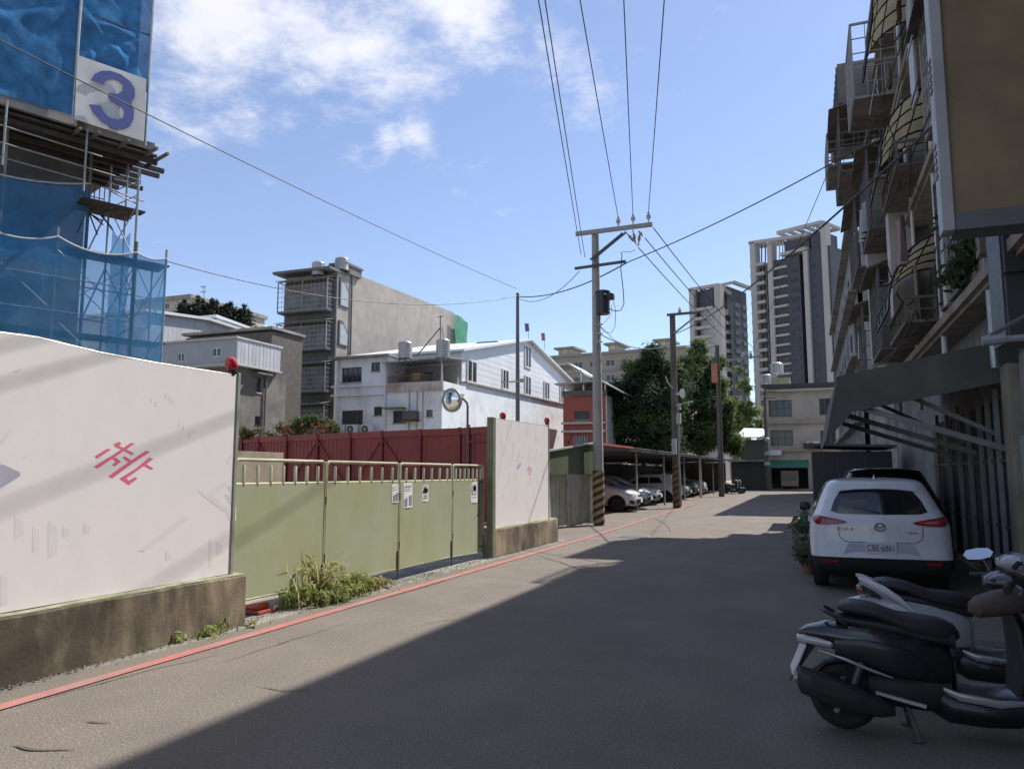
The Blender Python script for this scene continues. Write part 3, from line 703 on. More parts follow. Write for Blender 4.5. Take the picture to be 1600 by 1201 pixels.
for k in range(26):       # plank soffit with ragged ends
    b = -.02-k*.135; e = random.uniform(.15, .75)-k*.035
    z = zS-.14-random.uniform(0, .10)
    obox(MB(), -14+random.uniform(0,1), e, b-.125, b, z-.05, z).build('soffit_plank', darkwood, shell)
for k in range(7):
    b = -.2-k*.45; obox(MB(), -3+random.uniform(-1,1), .5+random.uniform(-.2,.5), b-.05, b+.05, zS-.42, zS-.30).build('soffit_beam', darkwood, shell)
for (a, b0_, b1_) in ((.2,.5,-2.2),(-.5,.45,-2),(-1.2,.4,-2.4),(-1.6,.3,-2),(.55,.35,-1)):
    MB().bar(Sp(a, b0_, zS-.22), Sp(a-.1, b1_, zS-.26), .07).build('soffit_joist', tubeb, shell)
obox(MB(), -16, aS(120,.02,190), -.02, .06, zS-.10, zS+.18).build('slab_edge_board', M('pale edge board', (.30,.28,.25), .8, var=.2), shell)
# ---- drapes: hanging nets with folds
def drape(parent, name, mat, a0, a1, b, z0, z1, sagt=.0, fold=.10, nx=40, nz=32, seed=0, tie=True, zt1=None):
    mb = MB(); zt1 = z1 if zt1 is None else zt1
    for i in range(nx+1):
        f = i/nx; a = a0+(a1-a0)*f; zt = z1+(zt1-z1)*f-sagt*4*f*(1-f)
        for j in range(nz+1):
            g = j/nz; z = z0+(zt-z0)*g
            h = fold*(.6*mnoise.noise((a*1.3+seed, z*.9, seed))+.3*mnoise.noise((a*3+seed, z*2.2, seed+3)))
            for fx in (0, 1):                # swags falling from the upper corners
                dx = abs(f-fx)*(abs(a1-a0)); dz = (1-g)*(z1-z0)
                th = math.atan2(dz, dx+.01); rr = math.hypot(dx, dz); h += fold*.55*(math.sin(th*11+seed)+.5*math.sin(th*23+seed*2))*min(1, rr*.8)*math.exp(-rr*.45)
            e = math.sin(math.pi*f)**.4 if 0 < f < 1 else 0
            p = Sp(a, b+h*e, z); mb.v.append(tuple(p))
    for i in range(nx):
        for j in range(nz):
            q = i*(nz+1)+j; mb.f.append((q, q+nz+1, q+nz+2, q+1))
    return mb.build(name, mat, parent, smooth=True, flip=False, angle=180)
sc = T('scaffold', 'steel tube scaffold hung with blue safety nets at the construction site', 'scaffold', Sp(-2, -.4, 0))
aR = aS(232, .12, 120); aM = aS(119, .12, 100)
ZB = zS-.02
drape(sc, 'safety_net', net_hi, aM-3.4, aM, .14, ZB+.12, ZB+3.1, .15, .11, seed=1)
drape(sc, 'safety_net', net_hi, aM, aR, .14, pS(175,115,.14).z-.2, ZB+3.1, .1, .11, seed=5)
drape(sc, 'safety_net', net_hi, aM-3.4, aM, .12, ZB+3.0, ZB+7.0,   .1, .13, seed=9)
drape(sc, 'safety_net', net_hi, aM, aR, .12, ZB+3.0, ZB+7.0,   .1, .13, seed=13)
drape(sc, 'safety_net', net_hi, aM-8, aM-3.4, .12, ZB, ZB+7.0,   .1, .13, seed=17)
for a in (aM, aR): MB().tube(Sp(a, .16, ZB-.1), Sp(a, .16, ZB+7.2), .035, 8).build('standard', steel, sc, smooth=True)
# lower nets: sagging rope edge between the standards
zt = pS(88, 376, 0).z
BAY = [-7.4, -5.57, -3.71, aS(88, 0), 0.0, aS(260, 0)]
for i in range(5):
    a0, a1 = BAY[i], BAY[i+1]; mt = net_lo if i < 4 else net_cl; z1 = zt+.1
    drape(sc, 'safety_net', mt, a0, a1, .05, 0, z1, .22 if i < 4 else .10, .035, nx=14, nz=14, seed=20+i, zt1=z1)
    MB().path([Sp(a0+(a1-a0)*k/10, .06, z1-(.22 if i < 4 else .10)*4*(k/10)*(1-k/10)) for k in range(11)], .022, 6).build('net_rope', M('pale rope', (.45,.52,.55), .7), sc, smooth=True)
drape(sc, 'safety_net', net_lo, aU-4.2, aU, -.86, zt-.4, pS(133,285,-.86).z, .35, .05, seed=31, zt1=pS(133,289,-.86).z)
MB().path([Sp(aU-4.2+4.2*k/10, -.85, pS(133,285,-.86).z-.35*4*(k/10)*(1-k/10)) for k in range(11)], .025, 6).build('net_rope', M('pale rope', (.45,.52,.55), .7), sc, smooth=True)
a17, a21 = aS(170, -.9, 330), aS(214, -.2, 330)
drape(sc, 'safety_net', net_cl, a17, a21, -.55, 4.5, pS(200,360,-.5).z, .25, .03, nx=10, nz=10, seed=40)
# standards
def std(a, b, z0, z1, m=tubem, r=.026): MB().tube(Sp(a, b, z0), Sp(a, b, z1), r, 8).build('standard', m, sc, smooth=True)
for a in BAY[1:4]: std(a, 0, 0, zt+.35, tubem); std(a, -.9, 0, zt+.2)
std(0, 0, 0, zt+.4, tubeb, .045); std(BAY[5], 0, 0, zt+.35, tubem, .03); std(BAY[5], -.9, 0, zt+.1); std(0, -.9, 0, zS-.3)
std(aU, -.9, 0, zS-.2, tubeb, .04); std(aS(5,-.9,300), -.9, 0, zS+.1, tubem, .03)
std(a17, -.9, 4, pS(170,258,-.9).z, tubem); std(a21, -.2, 4, pS(214,262,-.2).z, tubem, .03); std(aS(8,.1,200), .1, zS-1.6, zS+.0, tubem)
std(aS(135,.1,230), .1, zS-1.75, zS-.1, tubem)
# ledgers
def led(p, q, r=.018, m=tubem, name='ledger'): MB().tube(p, q, r, 6).build(name, m, sc, smooth=True)
for z in (zt-.9, zt-1.75, zt-2.6, zt-3.5):
    led(Sp(BAY[0], .02, z), Sp(BAY[4], .02, z)); led(Sp(BAY[0], -.9, z+.05), Sp(BAY[5], -.9, z+.05))
for (u0, v0, u1, v1, b) in [(0,195,160,245,.1),(0,222,180,275,.1),(0,245,133,282,-.3),(160,292,226,315,-.2),(175,300,213,318,-.2),(180,275,219,292,-.2),(172,300,214,285,-.4),(172,325,214,305,-.4)]:
    led(pS(u0,v0,b), pS(u1,v1,b))
# cross braces
for i in range(5):
    a0, a1 = BAY[i], BAY[i+1]; z = zt-.2
    while z > .8:
        led(Sp(a0, .0, z), Sp(a1, .0, z-1.55), .013, tubem, 'brace'); led(Sp(a0, -.05, z-1.55), Sp(a1, -.05, z), .013, tubem, 'brace')
        if i > 2: led(Sp(a0, -.9, z), Sp(a1, -.9, z-1.55), .012, tubem, 'brace'); led(Sp(a1, -.0, z), Sp(a1, -.9, z-1.55), .012, tubem, 'brace')
        z -= 1.7
z = pS(190, 320, -.5).z
for dz in (-1.7, 0):
    led(Sp(a17, -.9, z+dz), Sp(a21, -.2, z+dz-1.5), .014, tubem, 'brace'); led(Sp(a17, -.9, z+dz-1.5), Sp(a21, -.2, z+dz), .014, tubem, 'brace')
    led(Sp(aU, -.9, z+dz-1.5), Sp(a17, -.9, z+dz), .02, tubem, 'brace')
# platforms
def plat(a0, a1, b0, b1, z):
    n = 3
    for k in range(n):
        bb = b0+(b1-b0)*k/n; obox(MB(), a0+random.uniform(-.15,0), a1+random.uniform(0,.25), bb, bb+(b1-b0)/n-.015, z-.045, z).build('plank', darkwood, sc)
plat(aU-.2, a21+.1, -1.4, -.25, pS(195,322,-.25).z)
plat(-1.6, BAY[5], -.88, -.04, zt-.05); plat(-6, BAY[5]-.1, -.88, -.04, zt-2.2); plat(-6, 0, -.88, -.04, zt-3.8)
# guard rail on the upper platform
zp = pS(195,322,-.25).z
for f in (0, .25, .5, .75, 1):
    q = Sp(aU+(a17-aU)*f, -1.3, zp); led(q, q+Vector((0,0,.75)), .016, tubeb, 'rail_post')
for h in (.4, .75): led(Sp(aU, -1.3, zp+h), Sp(a17, -1.3, zp+h), .016, tubeb, 'guard_rail')
for k in range(6):
    a = random.uniform(aU, a17); led(Sp(a, -1.2, zp-.1), Sp(a+random.uniform(-.4,.4), -.6, zp-.1-random.uniform(.3,.8)), .02, darkwood, 'brace')
# number banner
Z1 = lambda p, b=.26: pS(p[0]/4, p[1]/4, b)
mb = MB(); c = [Z1(p) for p in ((465,745),(900,885),(915,495),(485,345))]; n = 10
for i in range(n+1):
    for j in range(n+1):
        f, g = i/n, j/n; p = (c[0]*(1-f)+c[1]*f)*(1-g)+(c[3]*(1-f)+c[2]*f)*g
        e = math.sin(math.pi*f)*math.sin(math.pi*g); p += SN*.035*e*mnoise.noise((f*3, g*2.5, 7)); mb.v.append(tuple(p))
for i in range(n):
    for j in range(n):
        q = i*(n+1)+j; mb.f.append((q, q+n+1, q+n+2, q+1))
ban = mb.build('number_banner', M('white tarpaulin', (.62,.61,.58), .6, var=.08, scale=2, dirt=(.45,.42,.38), damt=.4), smooth=True, flip=False)
tag(ban, 'white tarpaulin banner with a big blue digit three on the scaffold', 'banner')
D3 = [(568,503),(590,465),(635,443),(690,443),(755,465),(815,510),(843,560),(843,605),(820,645),(838,690),(835,745),(808,795),(765,812),(705,802),(640,768),(585,712),(553,652),
      (628,660),(650,705),(690,738),(735,750),(770,735),(775,700),(755,665),(715,640),(675,618),(680,580),(735,588),(765,570),(768,535),(740,508),(700,497),(665,505),(645,528)]
MB().add([Z1(p, .30) for p in D3], [tuple(range(len(D3)))]).build('digit', M('blue print', (.075,.10,.30), .6, var=.12), ban, flip=False)
# ================================================================== buildings: facade helper
def facade(mb, O, U, N, w, h, holes, depth=.18, top=None):
    """wall rectangle O + u*U + v*Z with rectangular holes and reveals; N points outwards"""
    O = Vector(O); U = Vector(U).normalized(); N = Vector(N); Zv = Vector((0,0,1))
    us = sorted({0, w}|{max(0, min(w, x)) for q in holes for x in (q[0], q[2])}); vs = sorted({0, h}|{max(0, min(h, x)) for q in holes for x in (q[1], q[3])})
    for i in range(len(us)-1):
        for j in range(len(vs)-1):
            cu, cv = (us[i]+us[i+1])/2, (vs[j]+vs[j+1])/2
            if us[i+1]-us[i] < 1e-5 or vs[j+1]-vs[j] < 1e-5: continue
            if any(q[0] < cu < q[2] and q[1] < cv < q[3] for q in holes): continue
            mb.quad(O+U*us[i]+Zv*vs[j], O+U*us[i+1]+Zv*vs[j], O+U*us[i+1]+Zv*vs[j+1], O+U*us[i]+Zv*vs[j+1])
    for (a, b, c, d) in holes:
        P = [O+U*a+Zv*b, O+U*c+Zv*b, O+U*c+Zv*d, O+U*a+Zv*d]; Q = [p-N*depth for p in P]
        for k in range(4): mb.quad(P[k], Q[k], Q[(k+1)%4], P[(k+1)%4])
def window(parent, O, U, N, q, depth=.14, fr=None, cols=2, rows=1, fw=.05, glass=None, sill=True, sillm=None):
    """frame with panes set into hole q; sill below"""
    O = Vector(O); U = Vector(U).normalized(); N = Vector(N); Zv = Vector((0,0,1)); a, b, c, d = q
    def bx(mb, u0, u1, v0, v1, n0, n1):
        P = [O+U*u+Zv*v-N*n for n in (n0, n1) for (u, v) in ((u0,v0),(u1,v0),(u1,v1),(u0,v1))]
        return mb.add(P, [(0,3,2,1),(4,5,6,7),(0,1,5,4),(1,2,6,5),(2,3,7,6),(3,0,4,7)])
    mb = MB(); e = .003
    bx(mb, a+e, c-e, b+e, b+fw, depth-.06, depth); bx(mb, a+e, c-e, d-fw, d-e, depth-.06, depth)
    bx(mb, a+e, a+fw, b+fw, d-fw, depth-.06, depth); bx(mb, c-fw, c-e, b+fw, d-fw, depth-.06, depth)
    for i in range(1, cols): x = a+(c-a)*i/cols; bx(mb, x-fw/2, x+fw/2, b+fw, d-fw, depth-.05, depth)
    for i in range(1, rows): z = b+(d-b)*i/rows; bx(mb, a+fw, c-fw, z-fw/2, z+fw/2, depth-.052, depth)
    f = mb.build('window', fr or alu, parent)
    for i in range(cols):
        x0, x1 = a+(c-a)*i/cols, a+(c-a)*(i+1)/cols
        dd = depth-.02+.012*(i % 2)
        pm = MB(); pm.quad(O+U*x0+Zv*b-N*dd, O+U*x1+Zv*b-N*dd, O+U*x1+Zv*d-N*dd, O+U*x0+Zv*d-N*dd); pm.build('pane', glass or glass_dark, f, flip=False)
    if sill: bx(MB(), a-.05, c+.05, b-.07, b-.003, -.06, .02).build('sill', sillm or concrete_lt, f)
    return f
class Bld:
    """axis aligned building: front face at Y0 looks along -Y, right face at X0 looks along +X"""
    def __init__(s, name, label, X0, Y0, w, l, h, mat, fh=(), rh=(), z0=0, roof=None, cat='building', group=None, depth=.18, roofmat=None):
        s.X0, s.Y0, s.w, s.l, s.h, s.z0 = X0, Y0, w, l, h, z0
        s.t = T(name, label, cat, (X0-w/2, Y0+l/2, z0), group) if label else None
        s.depth = depth; s.FO = Vector((X0-w, Y0, z0)); s.RO = Vector((X0, Y0, z0)); s.fh = list(fh); s.rh = list(rh); s.mat = mat; s.roofmat = roofmat
    def rF(s, u0, v0, u1, v1):      # picture rectangle on the front face -> local hole
        um, vm = (u0+u1)/2, (v0+v1)/2
        x0, x1 = pY(u0, vm, s.Y0).x, pY(u1, vm, s.Y0).x; za, zb_ = pY(um, v1, s.Y0).z, pY(um, v0, s.Y0).z
        return (x0-s.FO.x, za-s.z0, x1-s.FO.x, zb_-s.z0)
    def rR(s, u0, v0, u1, v1):
        um, vm = (u0+u1)/2, (v0+v1)/2
        y0, y1 = pX(u0, vm, s.X0).y, pX(u1, vm, s.X0).y; za, zb_ = pX(um, v1, s.X0).z, pX(um, v0, s.X0).z
        return (y0-s.RO.y, za-s.z0, y1-s.RO.y, zb_-s.z0)
    def walls(s, parent=None, name='wall', top=True):
        t = parent or s.t; mb = MB()
        facade(mb, s.FO, (1,0,0), (0,-1,0), s.w, s.h, s.fh, s.depth); facade(mb, s.RO, (0,1,0), (1,0,0), s.l, s.h, s.rh, s.depth)
        x0, x1, y0, y1, a, b = s.X0-s.w, s.X0, s.Y0, s.Y0+s.l, s.z0, s.z0+s.h
        mb.quad((x1,y1,a),(x0,y1,a),(x0,y1,b),(x1,y1,b)); mb.quad((x0,y1,a),(x0,y0,a),(x0,y0,b),(x0,y1,b))
        if top: mb.quad((x0,y0,b),(x1,y0,b),(x1,y1,b),(x0,y1,b))
        return mb.build(name, s.mat, t, flip=False)
    def fw(s, q, **k): return window(s.t, s.FO, (1,0,0), (0,-1,0), q, **k)
    def rw(s, q, **k): return window(s.t, s.RO, (0,1,0), (1,0,0), q, **k)
tankm = M('stainless water tank', (.42,.42,.41), .4, .55, var=.15, scale=2, dirt=(.3,.28,.25), damt=.4)
def tank(u0, v0, u1, v1, D, label, grp='rooftop water tanks', legs=.12):
    c = pD((u0+u1)/2, v1, D); r = (u1-u0)/2/FPX*D*1.0; h = (v1-v0)/FPX*D
    t = T('water_tank', label, 'water tank', c, grp)
    prof = [(r*.98, legs)]; n = 7
    for k in range(n):
        z = legs+(h*.86-legs)*(k+.15)/n; prof += [(r*.955, z), (r, z+(h*.86-legs)/n*.25), (r, z+(h*.86-legs)/n*.6)]
    prof += [(r*.95, h*.87), (r*.6, h*.95), (r*.22, h*.975), (r*.22, h)]
    MB().lathe(prof, c, n=20).build('tank_shell', tankm, t, smooth=True)
    for k in range(4):
        a = k*math.pi/2+.5; q = c+Vector((math.cos(a)*r*.8, math.sin(a)*r*.8, 0)); MB().tube(q-Vector((0,0,.2)), q+Vector((0,0,legs+.03)), .04, 6).build('leg', dark_steel, t)
    return t
# ================================================================== white house with balcony and gabled wing
hw = M('pale blue-white render', (.74,.78,.81), .75, var=.05, scale=1, dirt=(.42,.40,.37), damt=.55, dscale=(1.5,1.5,.25), dthr=.54)
siding = M('white metal siding', (.74,.75,.77), .45, .1, var=.04, scale=.6, wave=('Z', .42, .35), dirt=(.6,.6,.6), damt=.3)
HX, HY = -21.28, 43.15
b = Bld('white_house', 'white three-storey house with rusty balcony and big gabled side wing', HX, HY, 3.94, .0, 7.55, hw); ht = b.t
xL, xM = pY(525, 600, HY).x, pY(605, 600, HY).x
# left block
lb = Bld('x', None, xM, HY, xM-xL, 9, pY(560, 560, HY).z, hw); lb.t = ht
lb.fh = [lb.rF(534,574,565,597), lb.rF(580,566,594,580), lb.rF(534,641,567,664), lb.rF(584,635,597,649)]
lb.walls()
lb.fw(lb.fh[0], cols=4, fr=dark_steel); lb.fw(lb.fh[1], cols=2, fr=dark_steel); lb.fw(lb.fh[2], cols=4, fr=dark_steel); lb.fw(lb.fh[3], cols=2, fr=dark_steel)
zt_ = lb.h
MB().box(xL-.35, xM+.35, HY-.45, HY+9, zt_-.0, zt_+.14).build('flat_roof', concrete, ht)
for v in (603, 617): MB().box(xL-.25, xM-.003, HY-.22, HY+.05, pY(560,v,HY).z-.05, pY(560,v,HY).z+.05).build('ledge', hw, ht)
for u in (529, 603): MB().tube((pY(u,600,HY).x, HY-.09, 2), (pY(u,600,HY).x, HY-.09, zt_), .06, 8).build('downpipe', white_paint, ht, smooth=True)
# right block with third-floor balcony
rb = Bld('x', None, HX, HY+.02, HX-xM-.01, 3.4, pY(650, 608, HY).z, hw); rb.t = ht
rb.fh = [rb.rF(614,641,634,661), rb.rF(666,640,676,651)]; rb.walls(); rb.fw(rb.fh[0], cols=2, fr=dark_steel); rb.fw(rb.fh[1], cols=1, fr=dark_steel)
z0_ = rb.h; z1_ = pY(650, 597, HY).z
stain = M('rust-stained parapet', (.52,.50,.47), .8, var=.12, scale=2, dirt=(.27,.16,.10), damt=.75, dscale=(2.5,2.5,.4), dthr=.5)
MB().box(xM+.02, HX+.12, HY-.14, HY+.06, z0_-.12, z1_).build('parapet', stain, ht); MB().box(HX-.1, HX+.10, HY+.07, HY+3.4, z0_-.1, z1_).build('parapet', hw, ht)
zc_ = pY(650, 566, HY).z
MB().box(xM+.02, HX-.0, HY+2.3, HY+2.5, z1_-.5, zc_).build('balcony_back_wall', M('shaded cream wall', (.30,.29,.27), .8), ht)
dk = M('door dark', (.05,.05,.055), .4)
for (u0, u1) in ((607,616),(622,631),(662,676)):
    MB().box(pY(u0,580,HY+2.3).x, pY(u1,580,HY+2.3).x, HY+2.24, HY+2.29, z1_-.3, zc_-.35).build('balcony_door', dk if u0 > 610 else alu, ht)
MB().add([(xM-.2,HY-.5,zc_-.02),(HX+.5,HY-.5,zc_+.12),(HX+.5,HY+3.4,zc_+.45),(xM-.2,HY+3.4,zc_+.32),(xM-.2,HY-.5,zc_+.06),(HX+.5,HY-.5,zc_+.20),(HX+.5,HY+3.4,zc_+.53),(xM-.2,HY+3.4,zc_+.40)],
         [(0,1,2,3),(4,7,6,5),(0,4,5,1),(1,5,6,2),(2,6,7,3),(3,7,4,0)]).build('balcony_canopy', M('canopy tin', (.33,.34,.35), .5, .3, var=.15), ht)
MB().tube((HX+.02,HY-.05,z1_),(HX+.02,HY-.05,zc_+.1), .06, 8).build('canopy_post', white_paint, ht)
MB().tube((xM+.1,HY-.03,z1_-.1),(HX,HY-.03,z1_-.1+.75), .001, 3)
zr = z1_+.42
MB().bar((xM+.05,HY-.03,zr),(HX,HY-.03,zr), .05, .05).build('balcony_rail', rust, ht)
for k in range(26):
    x = xM+.1+(HX-xM-.15)*k/25; MB().box(x-.014,x+.014,HY-.045,HY-.015,z1_,zr-.02).build('rail_bar', rust, ht)
for (u0,v0,u1,v1,m) in [(645,583,658,595,M('cardboard', (.40,.28,.17), .8)),(623,586,634,596,rust),(662,584,668,594,dk)]:
    q0, q1 = pY(u0,v1,HY+.6), pY(u1,v0,HY+.6); MB().box(q0.x,q1.x,HY+.5,HY+.9,q0.z,q1.z).build('balcony_clutter', m, ht)
q0, q1 = pY(604,641,HY), pY(635,635,HY); MB().box(q0.x,q1.x,HY-.7,HY-.003,q0.z+.05,q0.z+.14).build('window_awning', M('faded green awning', (.16,.19,.15), .7), ht)
q0, q1 = pY(635,657,HY), pY(655,642,HY); MB().box(q0.x,q1.x,HY-.55,HY-.003,q0.z,q1.z).build('window_air_conditioner', M('old ac', (.10,.11,.10), .7, var=.3), ht, bevel=.02)
MB().box(q0.x-.1,q1.x+.1,HY-.6,HY-.003,q0.z-.08,q0.z-.03).build('bracket', rust, ht)
for u in (640, 652, 661):
    MB().tube((pY(u,640,HY).x,HY-.06,pY(u,690,HY).z),(pY(u,640,HY).x,HY-.06,z0_-.15), .035, 6).build('drain_pipe', M('stained pipe', (.40,.36,.32), .7, var=.2), ht, smooth=True)
# side wall and gabled wing
yE = pX(894, 640, HX).y; zw0, zw1 = pX(726,598,HX).z, pX(893,635,HX).z
mb = MB().prism([(HX,HY+3.43,0),(HX,yE,0),(HX,yE,zw1),(HX,HY+3.43,zw0)], (-.3,0,0)); mb.build('side_wall', hw, ht)
MB().bar((HX-.05,HY+3.43,zw0+.05),(HX-.05,yE+.1,zw1+.05), .45, .10).build('coping', concrete, ht)
GXX = HX-.25; yg0 = HY+3.5; yr = pX(825,533,GXX).y; zr_ = pX(825,533,GXX).z; zl = pX(720,549,GXX).z; ze = pX(891,598,GXX).z
holes = []
gpoly = [(yg0, zw0-.4), (yE, zw1-.4), (yE, ze), (yr, zr_), (yg0, zl)]
MB().prism([(GXX, y, z) for y, z in gpoly], (-9,0,0)).build('gable_wall', siding, ht)
for (ya, za, yb2, zb2) in ((yg0-.5, zl-.05, yr, zr_+.04), (yr, zr_+.04, yE+.5, ze-.06)):
    P = [(GXX+.4,ya,za),(GXX+.4,yb2,zb2),(GXX-9.2,yb2,zb2),(GXX-9.2,ya,za)]
    MB().prism(P, (0,0,.16)).build('gable_roof', M('white roof tin', (.66,.67,.68), .5, .2, var=.05), ht)
for (u0,v0,u1,v1) in [(820,543,828,573),(730,565,743,596),(785,579,793,607),(820,589,828,616),(850,598,857,623),(875,603,881,629)]:
    y0, y1 = pX(u0,(v0+v1)/2,GXX).y, pX(u1,(v0+v1)/2,GXX).y; za, zb2 = pX((u0+u1)/2,v1,GXX).z, pX((u0+u1)/2,v0,GXX).z
    f = MB(); e = .12
    for q in ((y0-e,y0,za,zb2),(y1,y1+e,za,zb2),(y0-e,y1+e,zb2,zb2+e),(y0-e,y1+e,za-e,za),((y0+y1)/2-.05,(y0+y1)/2+.05,za,zb2)): f.box(GXX+.003,GXX+.09,*q)
    f = f.build('window', white_paint, ht); MB().box(GXX+.002,GXX+.03,y0,y1,za,zb2).build('pane', glass_dark, f)
MB().tube((HX+.08,yE-.1,1.5),(HX+.08,yE-.1,ze), .09, 8).build('downpipe', white_paint, ht, smooth=True)
q0, q1 = pX(766,535,GXX-2), pX(826,527,GXX-2); MB().box(GXX-3.2,GXX-1.4,q0.y,q1.y,q0.z-1.2,q0.z+.1).build('roof_hut', M('dark roof hut', (.10,.10,.11), .7), ht)
# outdoor AC units at the foot of the house
acm = M('air conditioner white', (.60,.60,.58), .5, var=.06)
def ac_unit(c, w, h, d, label, grp, face=(0,-1,0), th=None):
    t = th or T('air_conditioner', label, 'air conditioner', c, grp)
    nm = '' ; c = Vector(c)
    if abs(face[1]) > .5: MB().box(c.x-w/2,c.x+w/2,c.y,c.y+d,c.z,c.z+h).build('casing', acm, t, bevel=.015); fc = Vector((c.x-w*.12, c.y-.003, c.z+h/2)); ax = (0,-1,0)
    else: MB().box(c.x-d,c.x,c.y-w/2,c.y+w/2,c.z,c.z+h).build('casing', acm, t, bevel=.015); fc = Vector((c.x+.003, c.y-w*.12, c.z+h/2)); ax = (1,0,0)
    MB().lathe([(h*.40,0),(h*.40,.02),(h*.36,.025)], fc, ax, 18).build('fan_grille', M('fan grille', (.10,.10,.10), .6), t)
    MB().lathe([(h*.12,0.027),(h*.12,.035)], fc, ax, 10).build('fan_hub', acm, t)
    return t
for k, (u, lab) in enumerate([(529,'leftmost air conditioner unit at the white house foot'),(549,'middle air conditioner unit at the white house foot'),(572,'rightmost air conditioner unit at the white house foot')]):
    q = pY(u, 676, HY-.8); q.z = pY(u, 678, HY-.8).z; ac_unit(q, .85, .62, .35, lab, 'air conditioners at the white house')
sh_ = MB().box(pY(518,676,HY-1).x, pY(590,676,HY-1).x, HY-1.1, HY-.02, 0, pY(550,678,HY-.8).z-.003).build('lean_to_shed', M('shed grey', (.33,.33,.33), .8), bevel=.01); tag(sh_, 'low grey lean-to under the air conditioners of the white house', 'shed')
tank(622, 531, 644, 563, 47.5, 'ribbed steel water tank above the balcony of the white house')
tank(681, 527, 703, 562, 47.5, 'ribbed steel water tank at the balcony corner of the white house')
# television mast
q = pD(688, 555, 50)
ms_ = T('television_mast', 'thin television mast with a long stay on the white house roof', 'mast', q)
MB().tube(q, pD(688,493,50), .035, 6).build('mast', dark_steel, ms_); MB().tube(pD(688,512,50), pD(651,556,49.8), .04, 6).build('stay', dark_steel, ms_); MB().tube(pD(690,512,50), pD(697,545,50), .02, 6).build('stay', dark_steel, ms_)
MB().bar(pD(683,496,50), pD(693,494,50), .04).build('aerial', dark_steel, ms_)
# flags
for (u, v0, v1, colr, lab) in [(826,505,530,(.10,.07,.18),'dark flag on the white gable roof ridge'),(851,520,532,(.30,.10,.16),'small reddish flag behind the white gable roof')]:
    q = pX(u, v1, GXX-3); t = T('flag', lab, 'flag', q, 'flags behind the gable'); tp = pX(u, v0, GXX-3); MB().tube(q-Vector((0,0,.9)), tp, .03, 6).build('flagpole', steel, t)
    mb = MB(); 
    for i in range(6): f = i/5; mb.v += [tuple(tp+Vector((.1*math.sin(f*5), -f*.9, -.05-.1*f))), tuple(tp+Vector((.1*math.sin(f*5+1), -f*.85, -.75-.25*f)))]
    for i in range(5): mb.f.append((2*i, 2*i+2, 2*i+3, 2*i+1))
    mb.build('cloth', M(lab[:6]+'cloth', colr, .8), t, flip=False)

# ================================================================== tall grey building with caged balconies
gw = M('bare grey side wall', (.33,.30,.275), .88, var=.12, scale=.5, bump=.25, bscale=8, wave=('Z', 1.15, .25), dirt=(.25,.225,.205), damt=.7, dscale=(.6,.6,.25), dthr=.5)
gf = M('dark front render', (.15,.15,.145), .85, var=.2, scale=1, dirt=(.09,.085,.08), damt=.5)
GC = pD(527, 450, 60); gx, gy = GC.x, GC.y
gxl = pY(445, 500, gy).x; gH = pX(530, 425, gx).z
gt = T('grey_building', 'tall narrow grey building with caged balconies and steel tanks on top', 'building', (gx-3, gy+10, 0))
yfar = pX(728, 515, gx).y
P_ = [(gx,gy,0),(gx,yfar,0),(gx,yfar,pX(722,503,gx).z),(gx,pX(706,487,gx).y,pX(706,487,gx).z),(gx,gy+1.8,gH+.4),(gx,gy+1.0,gH)  ,(gx,gy,gH)]
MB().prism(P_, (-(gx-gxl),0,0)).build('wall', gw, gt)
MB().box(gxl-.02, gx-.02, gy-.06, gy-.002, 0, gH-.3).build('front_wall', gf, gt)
cagem = M('cage iron grey', (.27,.27,.265), .6, .3, var=.2, scale=3)
curt = M('grubby cage backing', (.17,.17,.165), .6, var=.45, scale=1.4)
def cage(parent, x0, x1, y, z0, z1, dep=.9, nb=14, nh=6, back=True):
    yo = y-dep
    if back: MB().box(x0+.1,x1-.1,y-.25,y-.1,z0+.15,z1-.1).build('balcony_window', curt, parent)
    MB().box(x0,x1,yo,y-.003,z0-.12,z0).build('balcony_floor', gf, parent)
    fr = MB()
    for x in (x0, (x0+x1)/2, x1): fr.bar((x,yo,z0),(x,yo,z1), .07)
    for z in (z0+.03, z1): fr.bar((x0,yo,z),(x1,yo,z), .06); fr.bar((x0,yo,z),(x0,y,z), .06); fr.bar((x1,yo,z),(x1,y,z), .06)
    fr.build('cage_frame', cagem, parent)
    for k in range(1, nh): z = z0+(z1-z0)*k/nh; MB().bar((x0,yo,z),(x1,yo,z), .025, .035).build('cage_bar', cagem, parent); MB().bar((x1,yo,z),(x1,y-.01,z), .03).build('cage_bar', cagem, parent)
    for k in range(1, nb): 
        if k*2 == nb: continue
        x = x0+(x1-x0)*k/nb; MB().bar((x,yo+.02,z0),(x,yo+.02,z1), .018).build('cage_bar', cagem, parent)
    MB().prism([(x0-.1,yo-.25,z1+.02),(x1+.1,yo-.25,z1+.02),(x1+.1,y,z1+.28),(x0-.1,y,z1+.28)], (0,0,.05)).build('cage_roof', M('cage tin roof', (.20,.20,.19), .6, .2, var=.2), parent)
